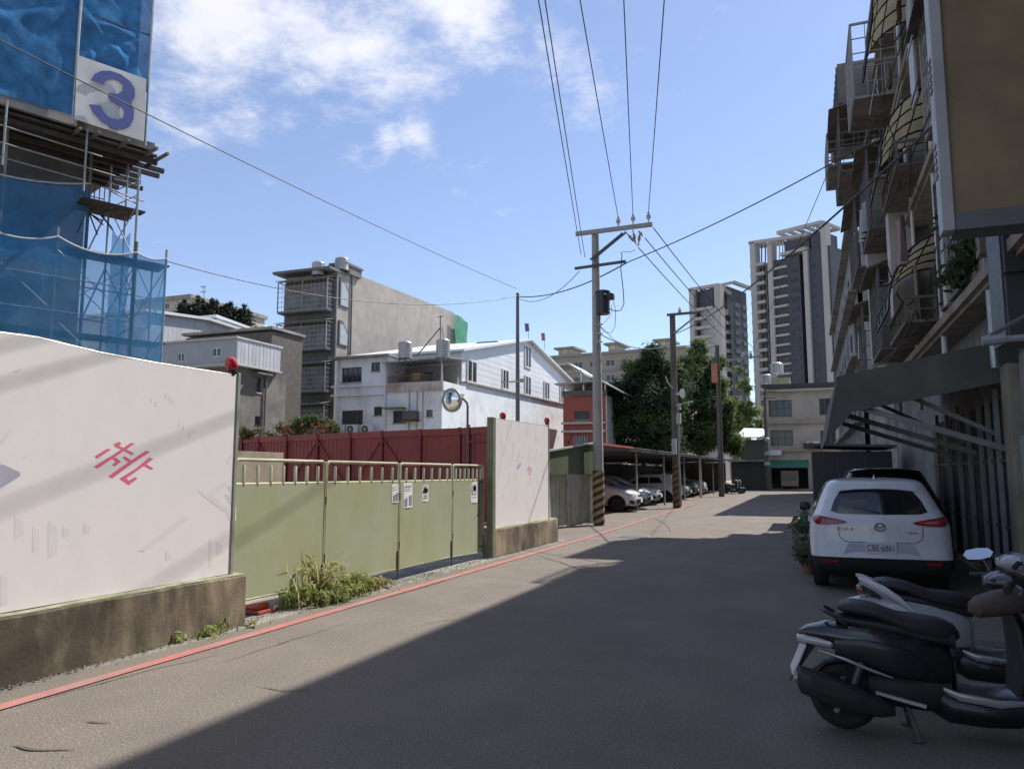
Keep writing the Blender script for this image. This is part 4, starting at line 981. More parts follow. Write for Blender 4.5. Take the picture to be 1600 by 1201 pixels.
for (va, vb) in ((437,484),(503,545),(568,611),(632,690)):
    z0_, z1_ = pY(485, vb, gy-.9).z, pY(485, va, gy-.9).z
    cage(gt, gxl+.0, gx-.25, gy-.06, z0_, z1_, nb=12)
    # side bay with slanted head on the long wall
    if va < 520:
        z0_, z1_ = pX(533, vb-5, gx).z, pX(533, va+4, gx).z
        MB().prism([(gx+.003,gy+.25,z0_),(gx+.003,gy+1.55,z0_),(gx+.003,gy+1.55,z1_-.6),(gx+.003,gy+.7,z1_+.3),(gx+.003,gy+.25,z1_+.3)], (.10,0,0)).build('side_window_frame', dark_steel, gt)
        MB().prism([(gx+.104,gy+.4,z0_+.1),(gx+.104,gy+1.4,z0_+.1),(gx+.104,gy+1.4,z1_-.7),(gx+.104,gy+.8,z1_),(gx+.104,gy+.4,z1_)], (.01,0,0)).build('side_pane', M('pale pane', (.35,.37,.38), .25), gt)
zt_ = gH
MB().box(gxl-.4,gx+.1,gy-1.2,gy+1.2,zt_-.05,zt_+.15).build('roof_slab', gf, gt)
q0, q1 = pY(526,429,gy+1), pY(544,414,gy+1); MB().box(q0.x,q1.x,gy+1.2,gy+3,zt_+.1,q1.z).build('stair_head', gf, gt); MB().box(q0.x-.5,q1.x+.1,gy+.6,gy+3.1,q1.z,q1.z+.18).build('stair_head_roof', gf, gt)
MB().tube((gx+.1,gy+1.9,2),(gx+.1,gy+1.9,zt_+.4), .07, 8).build('downpipe', gf, gt, smooth=True)
tank(487, 407, 507, 433, 60, 'steel water tank on the left of the tall grey building roof')
tank(523, 401, 545, 425, 61, 'steel water tank on the stair head of the tall grey building')
q0, q1 = pX(711,531,gx+.5), pX(730,499,gx+.5)
mb = MB()
for i in range(9):
    for j in range(7): 
        y = q0.y+(q1.y-q0.y)*i/8; z = q0.z-.5+(q1.z-q0.z+.5-0.35*(i/8)**2)*j/6; mb.v.append((gx+.5+.15*mnoise.noise((y, z, 2)), y, z))
for i in range(8):
    for j in range(6): a = i*7+j; mb.f.append((a, a+7, a+8, a+1))
gn = mb.build('green_net', M('green net', (.06,.33,.20), .7, var=.2, alpha=.9, transluc=.3), smooth=True, flip=False); tag(gn, 'green safety net at the far end of the tall grey building', 'net')
# ================================================================== houses at the left behind the hoarding
class VPl:   # vertical plane through two ground points, addressed by picture points
    def __init__(s, P, Q):
        s.P = Vector((P.x, P.y, 0)); s.D = Vector((Q.x-P.x, Q.y-P.y, 0)); s.len = s.D.length; s.D.normalize(); s.N = Vector((s.D.y, -s.D.x, 0))
        if s.N.dot(-s.P) < 0: s.N = -s.N
    def at(s, u, v, b=0):
        r_ = ray(u, v); t = (s.P+s.N*b).dot(s.N)/r_.dot(s.N); q = r_*t; return Vector((q.x, q.y, EYE+q.z))
    def a(s, u, v=600, b=0): return (s.at(u, v, b)-s.P).dot(s.D)
    def pt(s, a, b, z): return s.P+s.D*a+s.N*b+Vector((0,0,z))
    def box(s, a0, a1, b0, b1, z0, z1, mb=None):
        mb = mb or MB(); P = [s.pt(a, b, z) for z in (z0, z1) for (a, b) in ((a0,b0),(a1,b0),(a1,b1),(a0,b1))]
        return mb.add(P, [(0,3,2,1),(4,5,6,7),(0,1,5,4),(1,2,6,5),(2,3,7,6),(3,0,4,7)])
cladm = M('grey metal cladding', (.30,.315,.34), .5, .2, var=.07, scale=.6, wave=('X', .35, .3))
cladr = M('white ribbed cladding', (.50,.51,.53), .5, .2, var=.06, scale=.7, wave=('Y', .45, .5), dirt=(.3,.29,.28), damt=.4)
oldc = M('old mottled concrete', (.185,.17,.155), .9, var=.28, scale=.9, bump=.3, bscale=12, dirt=(.08,.075,.07), damt=.7, dscale=(.8,.8,.4), dthr=.48)
C1 = pD(369, 560, 42)
t = T('clad_annex_house', 'old concrete house with a grey metal-clad rooftop storey', 'house', (C1.x-3, C1.y+3, 0))
z0_, z1_ = pX(369,567,C1.x).z, pX(369,528,C1.x).z; ye = pX(438, 550, C1.x).y
lb = Bld('x', None, C1.x, C1.y, 8, ye-C1.y, z1_-z0_, cladm, z0=z0_); lb.t = t
lb.fh = [lb.rF(331,543,345,557), lb.rF(277,551,288,565)]; mb = MB(); facade(mb, lb.FO, (1,0,0), (0,-1,0), lb.w, lb.h, lb.fh, .1); mb.quad((C1.x-8,C1.y,z1_),(C1.x,C1.y,z1_),(C1.x,ye,z1_),(C1.x-8,ye,z1_)); mb.build('front_cladding', cladm, t, flip=False)
for q in lb.fh: lb.fw(q, cols=2, depth=.09, fr=white_paint, sill=False)
n = int((ye-C1.y)/.3)
for k in range(n):     # ribbed sheets on the road side
    ya, yb2 = C1.y+(ye-C1.y)*k/n, C1.y+(ye-C1.y)*(k+1)/n; MB().prism([(C1.x,ya,z0_),(C1.x,yb2-.03,z0_),(C1.x,yb2-.03,z1_),(C1.x,ya,z1_)], (.05,0,0)).build('cladding_sheet', cladr, t)
MB().box(C1.x-.06,C1.x+.0,C1.y+.01,ye,z0_,z1_-.01).build('cladding_backing', oldc, t)
MB().box(C1.x-8.2,C1.x+.12,C1.y-.15,ye+.1,z1_,z1_+.10).build('roof_edge', M('pale roof edge', (.45,.45,.44), .6), t)
MB().box(C1.x-8.2,C1.x+.10,C1.y-.12,ye+.1,z0_-.10,z0_-.005).build('base_edge', M('pale roof edge', (.45,.45,.44), .6), t)
yc = pX(446, 620, C1.x-.3).y
cb = Bld('x', None, C1.x-.3, C1.y+.5, 8, yc-C1.y-.5, z0_-.11, oldc); cb.t = t
cb.rh = [cb.rR(399,590,408,613), cb.rR(398,650,407,668)]; cb.walls(); 
for q in cb.rh: cb.rw(q, cols=1, fr=dark_steel)
MB().prism([(C1.x-.28,cb.RO.y+(cb.rh[0][0]-.4),cb.rh[0][3]+.15),(C1.x-.28,cb.RO.y+cb.rh[0][2]+.4,cb.rh[0][3]+.15),(C1.x-.28,cb.RO.y+cb.rh[0][2]+.4,cb.rh[0][3]+.25),(C1.x-.28,cb.RO.y+cb.rh[0][0]-.4,cb.rh[0][3]+.25)], (.5,0,0)).build('window_hood', oldc, t)
q = pX(413, 620, C1.x-.28); MB().tube((C1.x-.2,q.y,0),(C1.x-.2,q.y,z0_-.15), .06, 8).build('downpipe', gf, t)
# brown back house with tanks
C2 = pD(443, 540, 50)
t2 = T('brown_back_house', 'dark brown rendered house tucked beside the tall grey building', 'house', (C2.x, C2.y, 0))
MB().prism([(C2.x,C2.y-1.2,0),(C2.x,C2.y+2,0),(C2.x,C2.y+2,pX(443,517,C2.x).z),(C2.x,C2.y-1.2,pX(430,519,C2.x).z)], (-7,0,0)).build('wall', M('dark brown render', (.115,.10,.09), .9, var=.2), t2)
MB().box(C2.x-7.2,C2.x+.15,C2.y-1.4,C2.y+2.1,pX(443,519,C2.x).z,pX(443,515,C2.x).z).build('roof_slab', concrete, t2)
for (u0,v0,u1,v1,lab) in [(358,516,379,526,'left white dome tank behind the clad rooftop storey'),(384,513,404,523,'middle white dome tank behind the clad rooftop storey'),(405,508,422,521,'right white dome tank behind the clad rooftop storey')]:
    D_ = 52; c = pD((u0+u1)/2, v1, D_); r_ = (u1-u0)/2/FPX*D_; h_ = (v1-v0)/FPX*D_
    tk = T('dome_tank', lab, 'water tank', c, 'white dome tanks')
    MB().lathe([(r_,-1.2),(r_,h_*.35),(r_*.85,h_*.7),(r_*.5,h_*.92),(.05,h_)], c, n=20).build('tank_shell', M('white tank', (.66,.66,.64), .5, var=.06), tk, smooth=True)
    MB().lathe([(r_*.2,0),(r_*.2,.12)], c+Vector((0,0,h_-.02)), n=10).build('lid', M('white tank', (.66,.66,.64), .5, var=.06), tk)
# white warehouse
wx = pD(258, 520, 62).x
wh = T('white_warehouse', 'long white metal warehouse with stepped sloping roof', 'warehouse', (wx-4, pX(300,520,wx).y, 0))
def PW(pts, X): return [tuple(pX(u, v, X)) for u, v in pts]
a_, b_, c_ = pX(230,489,wx), pX(322,501,wx), pX(352,527,wx)
MB().prism([(wx,a_.y,0),(wx,c_.y+4,0),(wx,c_.y+4,c_.z-1.2),(wx,b_.y+6,b_.z-.25),(wx,b_.y,b_.z),(wx,a_.y,a_.z)], (-12,0,0)).build('wall', cladr, wh)
for p_, q_ in (((wx,a_.y-.5,a_.z),(wx,b_.y,b_.z+.02)),((wx,b_.y,b_.z+.02),(wx,b_.y+6,b_.z-.25)),((wx,b_.y+6,b_.z-.25),(wx,c_.y+4,c_.z-1.2))):
    P = [Vector(p_)+Vector((.4,0,0)), Vector(q_)+Vector((.4,0,0)), Vector(q_)+Vector((-12.2,0,0)), Vector(p_)+Vector((-12.2,0,0))]; MB().prism(P, (0,0,.22)).build('roof', M('white roof tin', (.66,.67,.68), .5, .2, var=.05), wh)
wx2 = pD(340, 510, 72).x
w2 = T('grey_roof_shed', 'pale sloping metal roof rising behind the white warehouse', 'shed', (wx2-3, pX(350,510,wx2).y, 0))
a_, b_, c_ = pX(318,500,wx2), pX(340,498,wx2), pX(392,517,wx2)
MB().prism([(wx2,a_.y,0),(wx2,c_.y,0),(wx2,c_.y,c_.z),(wx2,b_.y,b_.z),(wx2,a_.y,a_.z-.3)], (-10,0,0)).build('wall', M('greyish clad', (.40,.40,.40), .6, var=.1), w2)
MB().prism([(wx2+.3,b_.y-.5,b_.z+.05),(wx2+.3,c_.y+.5,c_.z),(wx2-10,c_.y+.5,c_.z),(wx2-10,b_.y-.5,b_.z+.05)], (0,0,.25)).build('roof', M('white roof tin', (.66,.67,.68), .5, .2, var=.05), w2)
# cream roof house and mast far behind
fb = Bld('cream_roof_house', 'cream flat-roofed house peeking out behind the scaffold', pD(297,480,95).x, pD(297,480,95).y, 9, 14, pD(297,466,95).z, M('cream render', (.43,.40,.34), .8, var=.08))
fb.fh = [fb.rF(258,474,264,482)]; fb.walls(); fb.fw(fb.fh[0], cols=2); MB().box(fb.X0-9.3,fb.X0+.3,fb.Y0-.3,fb.Y0+14.3,fb.h,fb.h+.5).build('roof_parapet', concrete, fb.t)
q = pD(318, 480, 130); tm = T('radio_mast', 'thin lattice radio mast on the far left skyline', 'mast', (q.x, q.y, 0))
MB().tube((q.x,q.y,0),(q.x,q.y,pD(318,447,130).z), .10, 6).build('mast', steel, tm)
for v in (448, 456): MB().bar(pD(314,v,130), pD(322,v,130), .25, .2).build('antenna', steel, tm)
# ================================================================== red house
rm = M('red tiled facade', (.33,.075,.055), .6, var=.12, scale=.8, wave=('Z', .5, .12), dirt=(.2,.06,.05), damt=.4)
RC = pD(947, 650, 64)
rt = Bld('red_house', 'red-fronted house with white side and open roof terrace', RC.x, RC.y, RC.x-pY(880,650,RC.y).x, 9, pY(920,618,RC.y).z, rm)
rt.fh = [rt.rF(898,642,921,656), rt.rF(898,681,921,699)]; rt.walls(); 
for q in rt.fh: rt.fw(q, cols=4, rows=1, fr=dark_steel)
for k in range(9): 
    q = rt.fh[1]; x = rt.FO.x+q[0]+(q[2]-q[0])*(k+.5)/9; MB().box(x-.02,x+.02,RC.y-.25,RC.y-.22,q[1],q[3]).build('window_bar', steel, rt.t)
MB().box(RC.x+.003,RC.x+.08,RC.y-.05,RC.y+9,0,rt.h-.02).build('side_render', M('cream white side', (.60,.58,.54), .8, var=.06), rt.t)
for z in (rt.fh[0][1]-.35, rt.fh[1][3]+.3): MB().box(RC.x-rt.w-.1,RC.x-.02,RC.y-.3,RC.y-.003,z,z+.18).build('ledge', M('pale ledge', (.45,.42,.38), .8), rt.t)
zt_ = rt.h; zc_ = pY(930, 600, RC.y).z
MB().box(RC.x-rt.w,RC.x+.15,RC.y-.2,RC.y-.08,zt_,zt_+.45).build('terrace_parapet', M('dark terrace', (.12,.11,.105), .8), rt.t)
MB().box(RC.x-rt.w,RC.x,RC.y+3,RC.y+3.2,zt_,zc_).build('terrace_back', M('dark terrace', (.12,.11,.105), .8), rt.t)
for f in (0, .5, 1): MB().box(RC.x-rt.w*f-.06,RC.x-rt.w*f+.06,RC.y-.2,RC.y-.08,zt_+.45,zc_).build('terrace_post', white_paint, rt.t)
MB().prism([(RC.x-rt.w-.5,RC.y-.8,zc_),(RC.x-.3,RC.y-.8,zc_+.15),(RC.x+1.6,RC.y-.8,zc_-.9),(RC.x+1.6,RC.y-.8,zc_-.8),(RC.x-.3,RC.y-.8,zc_+.28),(RC.x-rt.w-.5,RC.y-.8,zc_+.12)], (0,8,0)).build('terrace_roof', M('terrace tin', (.36,.36,.36), .5, .3), rt.t)
C3 = pD(905, 590, 80); t = T('terrace_hut', 'rooftop hut with pale gabled canopy above the red house', 'hut', (C3.x-2, C3.y, 0))
MB().box(C3.x-4.5,C3.x-.4,C3.y+.8,C3.y+5,0,pD(890,590,80).z).build('wall', M('dark hut wall', (.14,.13,.125), .8), t)
z = pD(890,570,80).z
MB().prism([(C3.x-5,C3.y,z),(C3.x-1.2,C3.y,z+.1),(C3.x+.5,C3.y,z-1.0),(C3.x+.5,C3.y,z-.8),(C3.x-1.2,C3.y,z+.35),(C3.x-5,C3.y,z+.25)], (0,6,0)).build('canopy', M('terrace tin', (.36,.36,.36), .5, .3), t)
for x in (-4.5,-2.2,.1): MB().box(C3.x+x,C3.x+x+.12,C3.y+.1,C3.y+.25,0,z-.4).build('post', white_paint, t)
# ================================================================== beige apartment block
bg = M('beige tile apartment', (.30,.275,.235), .8, var=.08, scale=.4, dirt=(.24,.22,.19), damt=.4, dscale=(.2,.2,.1))
APl = VPl(pD(840, 741, 165), pD(1075, 741, 150))
t = T('apartment_block', 'long beige apartment block with capped roof towers behind the tree', 'building', APl.pt(20,0,0))
zT = APl.at(960, 552).z; a0, a1 = 0, APl.len
holes = []; zrow = zT-2.6
rowsN = 0
while zrow > 12:
    a = 1.5
    while a < a1-3:
        holes.append((a, zrow, a+1.9, zrow+1.35)); a += 3.6
    zrow -= 3.1; rowsN += 1
mb = MB(); facade(mb, APl.P, APl.D, APl.N, a1, zT, holes, .25); mb.build('wall', bg, t, flip=False)
APl.box(0, a1, -10, -.3, 0, zT-.01).build('core', bg, t)
APl.box(-.5, a1+.5, -10, .5, zT, zT+.45).build('cornice', M('grey cornice', (.26,.25,.235), .8), t)
for q in holes:
    if APl.at(1000, 640).z < q[3]: window(t, APl.P, APl.D, APl.N, q, depth=.2, cols=2, sill=False, fw=.08)
for k, zz in enumerate([zT-3.2*i-.3 for i in range(1, rowsN)]): APl.box(0, a1, 0.003, .25, zz-.12, zz+.12).build('floor_band', M('grey cornice', (.26,.25,.235), .8), t)
for (u0, u1, v0) in ((868,900,542),(946,971,535),(1023,1052,529)):
    q0, q1 = APl.a(u0), APl.a(u1); zz = APl.at((u0+u1)/2, v0).z
    APl.box(q0+.8, q1-.8, -5, .1, zT+.46, zz-.5).build('roof_tower', M('pale tower tile', (.38,.36,.31), .8, var=.06), t)
    APl.box(q0, q1, -6, .9, zz-.5, zz-.1).build('tower_cap', M('grey cornice', (.26,.25,.235), .8), t)
    APl.box((q0+q1)/2-.5, (q0+q1)/2+.5, .1, .2, zT+.8, zT+1.9).build('tower_vent', M('beige light', (.5,.47,.4), .7), t)
# ================================================================== two dark towers
tw_d = M('tower dark tile', (.062,.062,.078), .6, var=.14, scale=.15); tw_w = M('tower pale column', (.40,.385,.375), .7, var=.06, scale=.2); tw_g = M('tower glass', (.03,.033,.042), .15, var=.4, scale=.3)
def tower(name, label, Pl, zt, depth):
    t = T(name, label, 'tower', Pl.pt(Pl.len/2, -depth/2, 0)); return t
PR = VPl(pD(1172, 741, 245), pD(1312, 741, 222)); zr0 = PR.at(1190, 408).z
t = tower('apartment_tower', 'taller dark apartment tower with pale columns and stacked balconies', PR, 0, 20)
aa = lambda u, v=600: PR.a(u, v)
zT = PR.at(1236, 400).z; zT2 = PR.at(1262, 362).z; zT3 = PR.at(1275, 350).z
PR.box(aa(1206), aa(1256), -20, -.6, 0, zT).build('dark_wall', tw_d, t); PR.box(aa(1262), PR.len, -20, -.5, 0, PR.at(1272,388).z).build('dark_wall', tw_d, t)
PR.box(aa(1180), aa(1200), -18, -2.2, 0, PR.at(1190,412).z).build('bay_wall', tw_d, t)
PR.box(aa(1222,380), aa(1261,380), -16, -1.2, zT+.01, zT2-1).build('upper_block', tw_d, t)
for (u0, u1, vt) in ((1172,1180,379),(1199,1206,383),(1255,1262,392),(1282,1290,348)): PR.box(aa(u0,vt), aa(u1,vt), -2.5, .4, 0, PR.at((u0+u1)/2, vt).z).build('column', tw_w, t)
st = 61/4.003/FPX*245*1.0; z = PR.at(1190, 412).z; k = 0
while z > 22:
    PR.box(aa(1180)-.2, aa(1200)+.2, -2.2, .25, z-.5, z+.45).build('balcony_slab', tw_w, t)
    for j in range(3):
        w = (aa(1199)-aa(1181))/3; x0 = aa(1181)+w*j; PR.box(x0+.25, x0+w-.2, -2.19, -2.05, z-st+.8, z-.8).build('window', tw_g if j != 1 else tw_d, t)
        PR.box(x0+w-.15, x0+w+.02, -2.18, -1.9, z-st+.5, z-.5).build('mullion', tw_w, t)
    if k < 12: 
        z2 = PR.at(1225, 417+k*15.2).z; PR.box(aa(1210), aa(1237), -.6, .35, z2-.28, z2+.38).build('fin_slab', tw_w, t)
        for (ua, ub) in ((1212,1222),(1226,1235),(1241,1252),(1265,1271),(1274,1281)): PR.box(aa(ua), aa(ub), -.62, -.45 if ua < 1260 else -.38, z2-st+.9, z2-.9).build('window', tw_g, t)
    z -= st; k += 1
# crown frames
def frame(pl, u0, v0, u1, v1, n, mat, parent, b=-.2, dep=3):
    A_, B_ = pl.at(u0, v0, b), pl.at(u1, v1, b); MB().bar(A_, B_, 1.2, 1.0).build('crown_beam', mat, parent); MB().bar(A_-pl.N*dep*2, B_-pl.N*dep*2, 1.2, 1.0).build('crown_beam', mat, parent)
    for k in range(n+1): q = A_.lerp(B_, k/n); MB().bar(q, q-pl.N*dep*2, .8, .8).build('crown_beam', mat, parent)
frame(PR, 1171, 380, 1226, 372, 4, tw_w, t); frame(PR, 1215, 364, 1285, 347, 5, tw_w, t, dep=5); frame(PR, 1221, 398, 1260, 388, 2, tw_w, t, b=.1, dep=.5)
MB().bar(PR.at(1222,373,-.2), PR.at(1262,366,-.2), 1, .9).build('crown_beam', tw_w, t)
for u in (1208,1213,1218,1223): MB().bar(PR.at(u,376,-1), PR.at(u,404,-1), .35).build('crown_post', tw_w, t)
for u in (1184,1190,1196): MB().bar(PR.at(u,383,-2.5), PR.at(u,409,-2.5), .4).build('crown_post', tw_d, t)
for u in (1266,1271,1276): MB().bar(PR.at(u,352,-2), PR.at(u,366,-2), .4).build('crown_post', tw_w, t)
for (va, vb) in ((366,392),): PR.box(aa(1264,370), aa(1282,370), -10, -1, zT, PR.at(1272, 362).z).build('upper_block', tw_d, t)
PL_ = VPl(pD(1077, 741, 250), pD(1128, 741, 243))
t = tower('apartment_tower', 'shorter dark apartment tower with open roof frame above the tree', PL_, 0, 20)
ab = lambda u, v=600: PL_.a(u, v)
zb_ = PL_.at(1100, 482).z
PL_.box(ab(1084), ab(1117), -14, -2.0, 0, zb_).build('bay_wall', tw_d, t)
for (u0, u1, vt) in ((1077,1084,452),(1116,1126,447)): PL_.box(ab(u0,vt), ab(u1,vt), -2.5, .4, 0, PL_.at((u0+u1)/2, vt).z).build('column', tw_w, t)
frame(PL_, 1077, 453, 1123, 445, 3, tw_w, t)
for u in (1089,1097,1102,1110): MB().bar(PL_.at(u,452,-2), PL_.at(u,484,-2), .6).build('crown_post', tw_d, t)
z = zb_; k = 0
while z > 22:
    PL_.box(ab(1084)-.2, ab(1117)+.2, -2.0, .3, z-.5, z+.45).build('balcony_slab', tw_w, t)
    for (ua, ub) in ((1086,1094),(1096,1104),(1106,1115)): PL_.box(ab(ua), ab(ub), -1.99, -1.85, z-st+.8, z-.8).build('window', tw_g, t)
    z -= st
QL = VPl(pD(1126, 741, 243), pD(1146, 741, 246)); QL.box(0, QL.len, -8, 0, 0, QL.at(1130, 482).z).build('pale_wing', tw_w, t)
z = QL.at(1130, 490).z
while z > 22:
    for (ua, ub) in ((1127,1134),(1137,1144)): QL.box(QL.a(ua), QL.a(ub), 0.003, .12, z-st+1.0, z-.3).build('window', tw_g, t)
    z -= st
QR = VPl(pD(1145, 741, 246), pD(1176, 741, 256)); QR.box(0, QR.len, -14, 0, 0, QR.at(1150, 452).z).build('dark_wall', tw_d, t)
QL.box(0, QL.len+1, -8, -1, QL.at(1130,482).z, QL.at(1135,452).z).build('upper_block', tw_d, t)
MB().bar(QL.at(1128,445), QR.at(1146,441), 1.2, 1).build('crown_beam', tw_w, t); MB().bar(QR.at(1146,441), QR.at(1176,452), 1.2, 1).build('crown_beam', tw_w, t)
MB().bar(QL.at(1127,450,.3), QL.at(1141,459,.3), 1.0, 1).build('crown_beam', tw_w, t)
z = QR.at(1150, 470).z
while z > 22:
    for (ua, ub) in ((1152,1159),(1164,1171)): QR.box(QR.a(ua), QR.a(ub), .003, .1, z-st+1.0, z-.7).build('window', tw_g, t)
    z -= st
# ================================================================== beige corner building at the end of the road
EY = 79.0
cm = M('beige corner render', (.44,.40,.34), .8, var=.08, scale=.6, dirt=(.30,.26,.22), damt=.5, dscale=(.8,.8,.3))
xl, xr = pY(1196, 700, EY).x, pY(1345, 700, EY).x
eb = Bld('corner_building', 'beige three-storey corner building with green awning at the road end', xr, EY, xr-xl, 10, pY(1230, 612, EY).z, cm)
eb.fh = [eb.rF(1201,625,1237,651), eb.rF(1204,672,1239,696), eb.rF(1280,622,1306,648), eb.rF(1282,672,1306,694), eb.rF(1206,729,1263,763)]
eb.walls()
for q in eb.fh[:4]: eb.fw(q, cols=3, rows=2, fr=dark_steel, fw=.07)
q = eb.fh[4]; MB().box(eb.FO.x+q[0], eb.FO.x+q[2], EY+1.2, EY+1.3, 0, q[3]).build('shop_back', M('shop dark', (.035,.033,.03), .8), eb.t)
for v in (660, 703): z = pY(1230, v, EY).z; MB().box(xl-.1, xr, EY-.35, EY-.003, z-.12, z+.12).build('ledge', M('worn ledge', (.36,.30,.25), .8, var=.15), eb.t)
z = pY(1230, 612, EY).z; MB().box(xl-.2, xr, EY-.5, EY+10, z, z+.22).build('roof_slab', cm, eb.t); MB().box(xl-.1, xr, EY-.3, EY+.0, z+.225, pY(1230,600,EY).z).build('roof_parapet', M('dark parapet', (.06,.06,.055), .8), eb.t)
z0_, z1_ = pY(1230,729,EY-1).z, pY(1230,719,EY-1).z
n = 12; x0, x1 = pY(1203,725,EY-.8).x, pY(1264,725,EY-.8).x
for k in range(n):
    a, c = x0+(x1-x0)*k/n, x0+(x1-x0)*(k+1)/n; MB().prism([(a,EY-1.3,z0_-.1),(c-.02,EY-1.3,z0_-.1),(c-.02,EY-.02,z1_),(a,EY-.02,z1_)], (0,0,.05)).build('awning_strip', M('green awning', (.045,.19,.12), .6, var=.12), eb.t)
q0, q1 = pY(1200,711,EY-.5), pY(1221,703,EY-.5); MB().box(q0.x,q1.x,EY-.75,EY-.36,q0.z,q1.z).build('shop_sign', white_paint, eb.t)
for (u0,v0,u1,v1) in ((1221,735,1247,752),): q0, q1 = pY(u0,762,EY-.6), pY(u1,v0,EY-.6); sg = MB().box(q0.x,q1.x,EY-1.0,EY-.2,.35,q1.z).build('market_stall', M('stall tan', (.30,.24,.17), .7, var=.2), bevel=.03); tag(sg, 'tan boxy stall under the green awning', 'stall'); MB().box(q0.x+.1,q1.x-.1,EY-1.02,EY-1.003,q1.z-.9,q1.z-.2).build('display_glass', glass_dark, sg); MB().box(q0.x+.05,q0.x+.15,EY-.9,EY-.8,0,.35).build('leg', dark_steel, sg); MB().box(q1.x-.15,q1.x-.05,EY-.9,EY-.8,0,.35).build('leg', dark_steel, sg)
for (u0,v0,u1,v1,lab) in ((1260,690,1280,701,'air conditioner box on the beige corner building'),): q0 = pY((u0+u1)/2, v1, EY-.4); ac_unit((q0.x,EY-.75,q0.z), 1.1, .7, .4, lab, None)
tank(1205, 565, 1224, 590, 83, 'ribbed water tank on the beige corner building', legs=.5); tank(1189, 584, 1206, 601, 82, 'squat white water tank at the corner building edge')
q0, q1 = pY(1205,602,EY+3), pY(1234,589,EY+3); MB().box(q0.x,q1.x,EY+3,EY+6,q0.z-1,q1.z).build('roof_hut', M('olive hut', (.26,.27,.16), .7), eb.t)
# small sheds left of it
q0, q1 = pY(1160,765,76), pY(1197,720,76); g = T('garage_shed', 'dark open garage shed at the far end of the carport', 'shed', (-5, 77, 0))
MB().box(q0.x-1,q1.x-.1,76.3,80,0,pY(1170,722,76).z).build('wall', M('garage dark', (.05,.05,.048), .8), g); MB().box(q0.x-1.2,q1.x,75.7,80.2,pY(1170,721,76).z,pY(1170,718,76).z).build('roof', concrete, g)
g = T('white_shed', 'small white shed with sloping roof behind the far poles', 'shed', (-6, 83, 0)); q0, q1 = pD(1160,720,84), pD(1197,684,84)
MB().box(q0.x,q1.x,q0.y,q0.y+5,0,q1.z-.2).build('wall', M('shed shade grey', (.18,.18,.17), .8), g); MB().prism([(q0.x-.6,q0.y-.8,q1.z),(q1.x+.2,q0.y-.8,q1.z-.1),(q1.x-.4,q0.y+4,q1.z+1.1),(q0.x,q0.y+4,q1.z+1.2)], (0,0,.12)).build('roof', white_paint, g)
# ================================================================== row house on the right with cages and awnings
fcd = M('grey facade tile', (.27,.27,.265), .8, var=.12, scale=1.2, bump=.2, bscale=20, dirt=(.10,.095,.09), damt=.8, dscale=(2.2,2.2,.3), dthr=.48)
fcd2 = M('dirty stucco', (.31,.295,.275), .9, var=.25, scale=2.5, bump=.5, bscale=14, dirt=(.11,.095,.08), damt=.8, dscale=(2.5,2.5,.4), dthr=.48)
ledm = M('rust-streaked ledge', (.30,.27,.235), .85, var=.2, scale=2, dirt=(.17,.10,.06), damt=.8, dscale=(1.5,1.5,.5), dthr=.5)
FX, FY0, FY1, FHH = 2.7, -8.0, 27.7, 13.0
row = T('row_house', 'tall shaded row house on the right with stacked window cages and awnings', 'building', (5, 10, 0))
# road-side wall with openings: local u = Y - FY0
wins = []
bays = [(9.2,11.0),(12.6,14.6),(15.9,18.3),(19.6,21.6),(23.0,25.6)]
for fl in range(3):
    zb0 = 4.75+fl*3.0
    for (ya, yb2) in bays: wins.append((ya-FY0, zb0, yb2-FY0, zb0+1.6))
for (ya, yb2) in [(-6,-3.5),(-2,1),(3,6.5)]: wins.append((ya-FY0, 4.75, yb2-FY0, 6.35))
doors = [(y-FY0, .1, y+3.0-FY0, 2.7) for y in (-6.5, -2.0, 2.6, 7.0)]
mb = MB(); facade(mb, (FX,FY0,0), (0,1,0), (-1,0,0), FY1-FY0, FHH, wins+doors, .25)
mb.box(FX+.3, 9, FY0, FY1, 0, FHH-.01); mb.build('wall', fcd, row, flip=False)
MB().box(FX-.02, FX+.4, FY1-.25, FY1+.02, 0, FHH).build('corner_pier', fcd2, row)
for q in wins: window(row, (FX,FY0,0), (0,1,0), (-1,0,0), q, depth=.2, cols=2, fr=alu, fw=.06, sill=True, sillm=fcd2)
shut = M('roller shutter', (.16,.165,.17), .5, .3, var=.15, wave=('Z', .10, .6))
for q in doors:
    n = 13
    for k in range(n):
        z0_, z1_ = q[1]+(q[3]-q[1])*k/n, q[1]+(q[3]-q[1])*(k+1)/n-.012
        MB().box(FX+.10, FX+.14, FY0+q[0]+.003, FY0+q[2]-.003, z0_, z1_).build('shutter_slat', shut, row)
for fl in range(4):
    z = 3.95+fl*3.0
    MB().box(FX-.42, FX-.002, FY0, FY1+.3, z, z+.28).build('ledge', ledm if fl == 0 else fcd2, row)
    MB().box(FX-.50, FX-.425, FY0, FY1+.3, z+.06, z+.20).build('ledge_lip', ledm, row)
for y in (8.6, 11.8, 15.2, 19.0, 22.3): MB().box(FX-.30, FX-.004, y-.16, y+.16, 4.25, FHH).build('pilaster', fcd2, row)
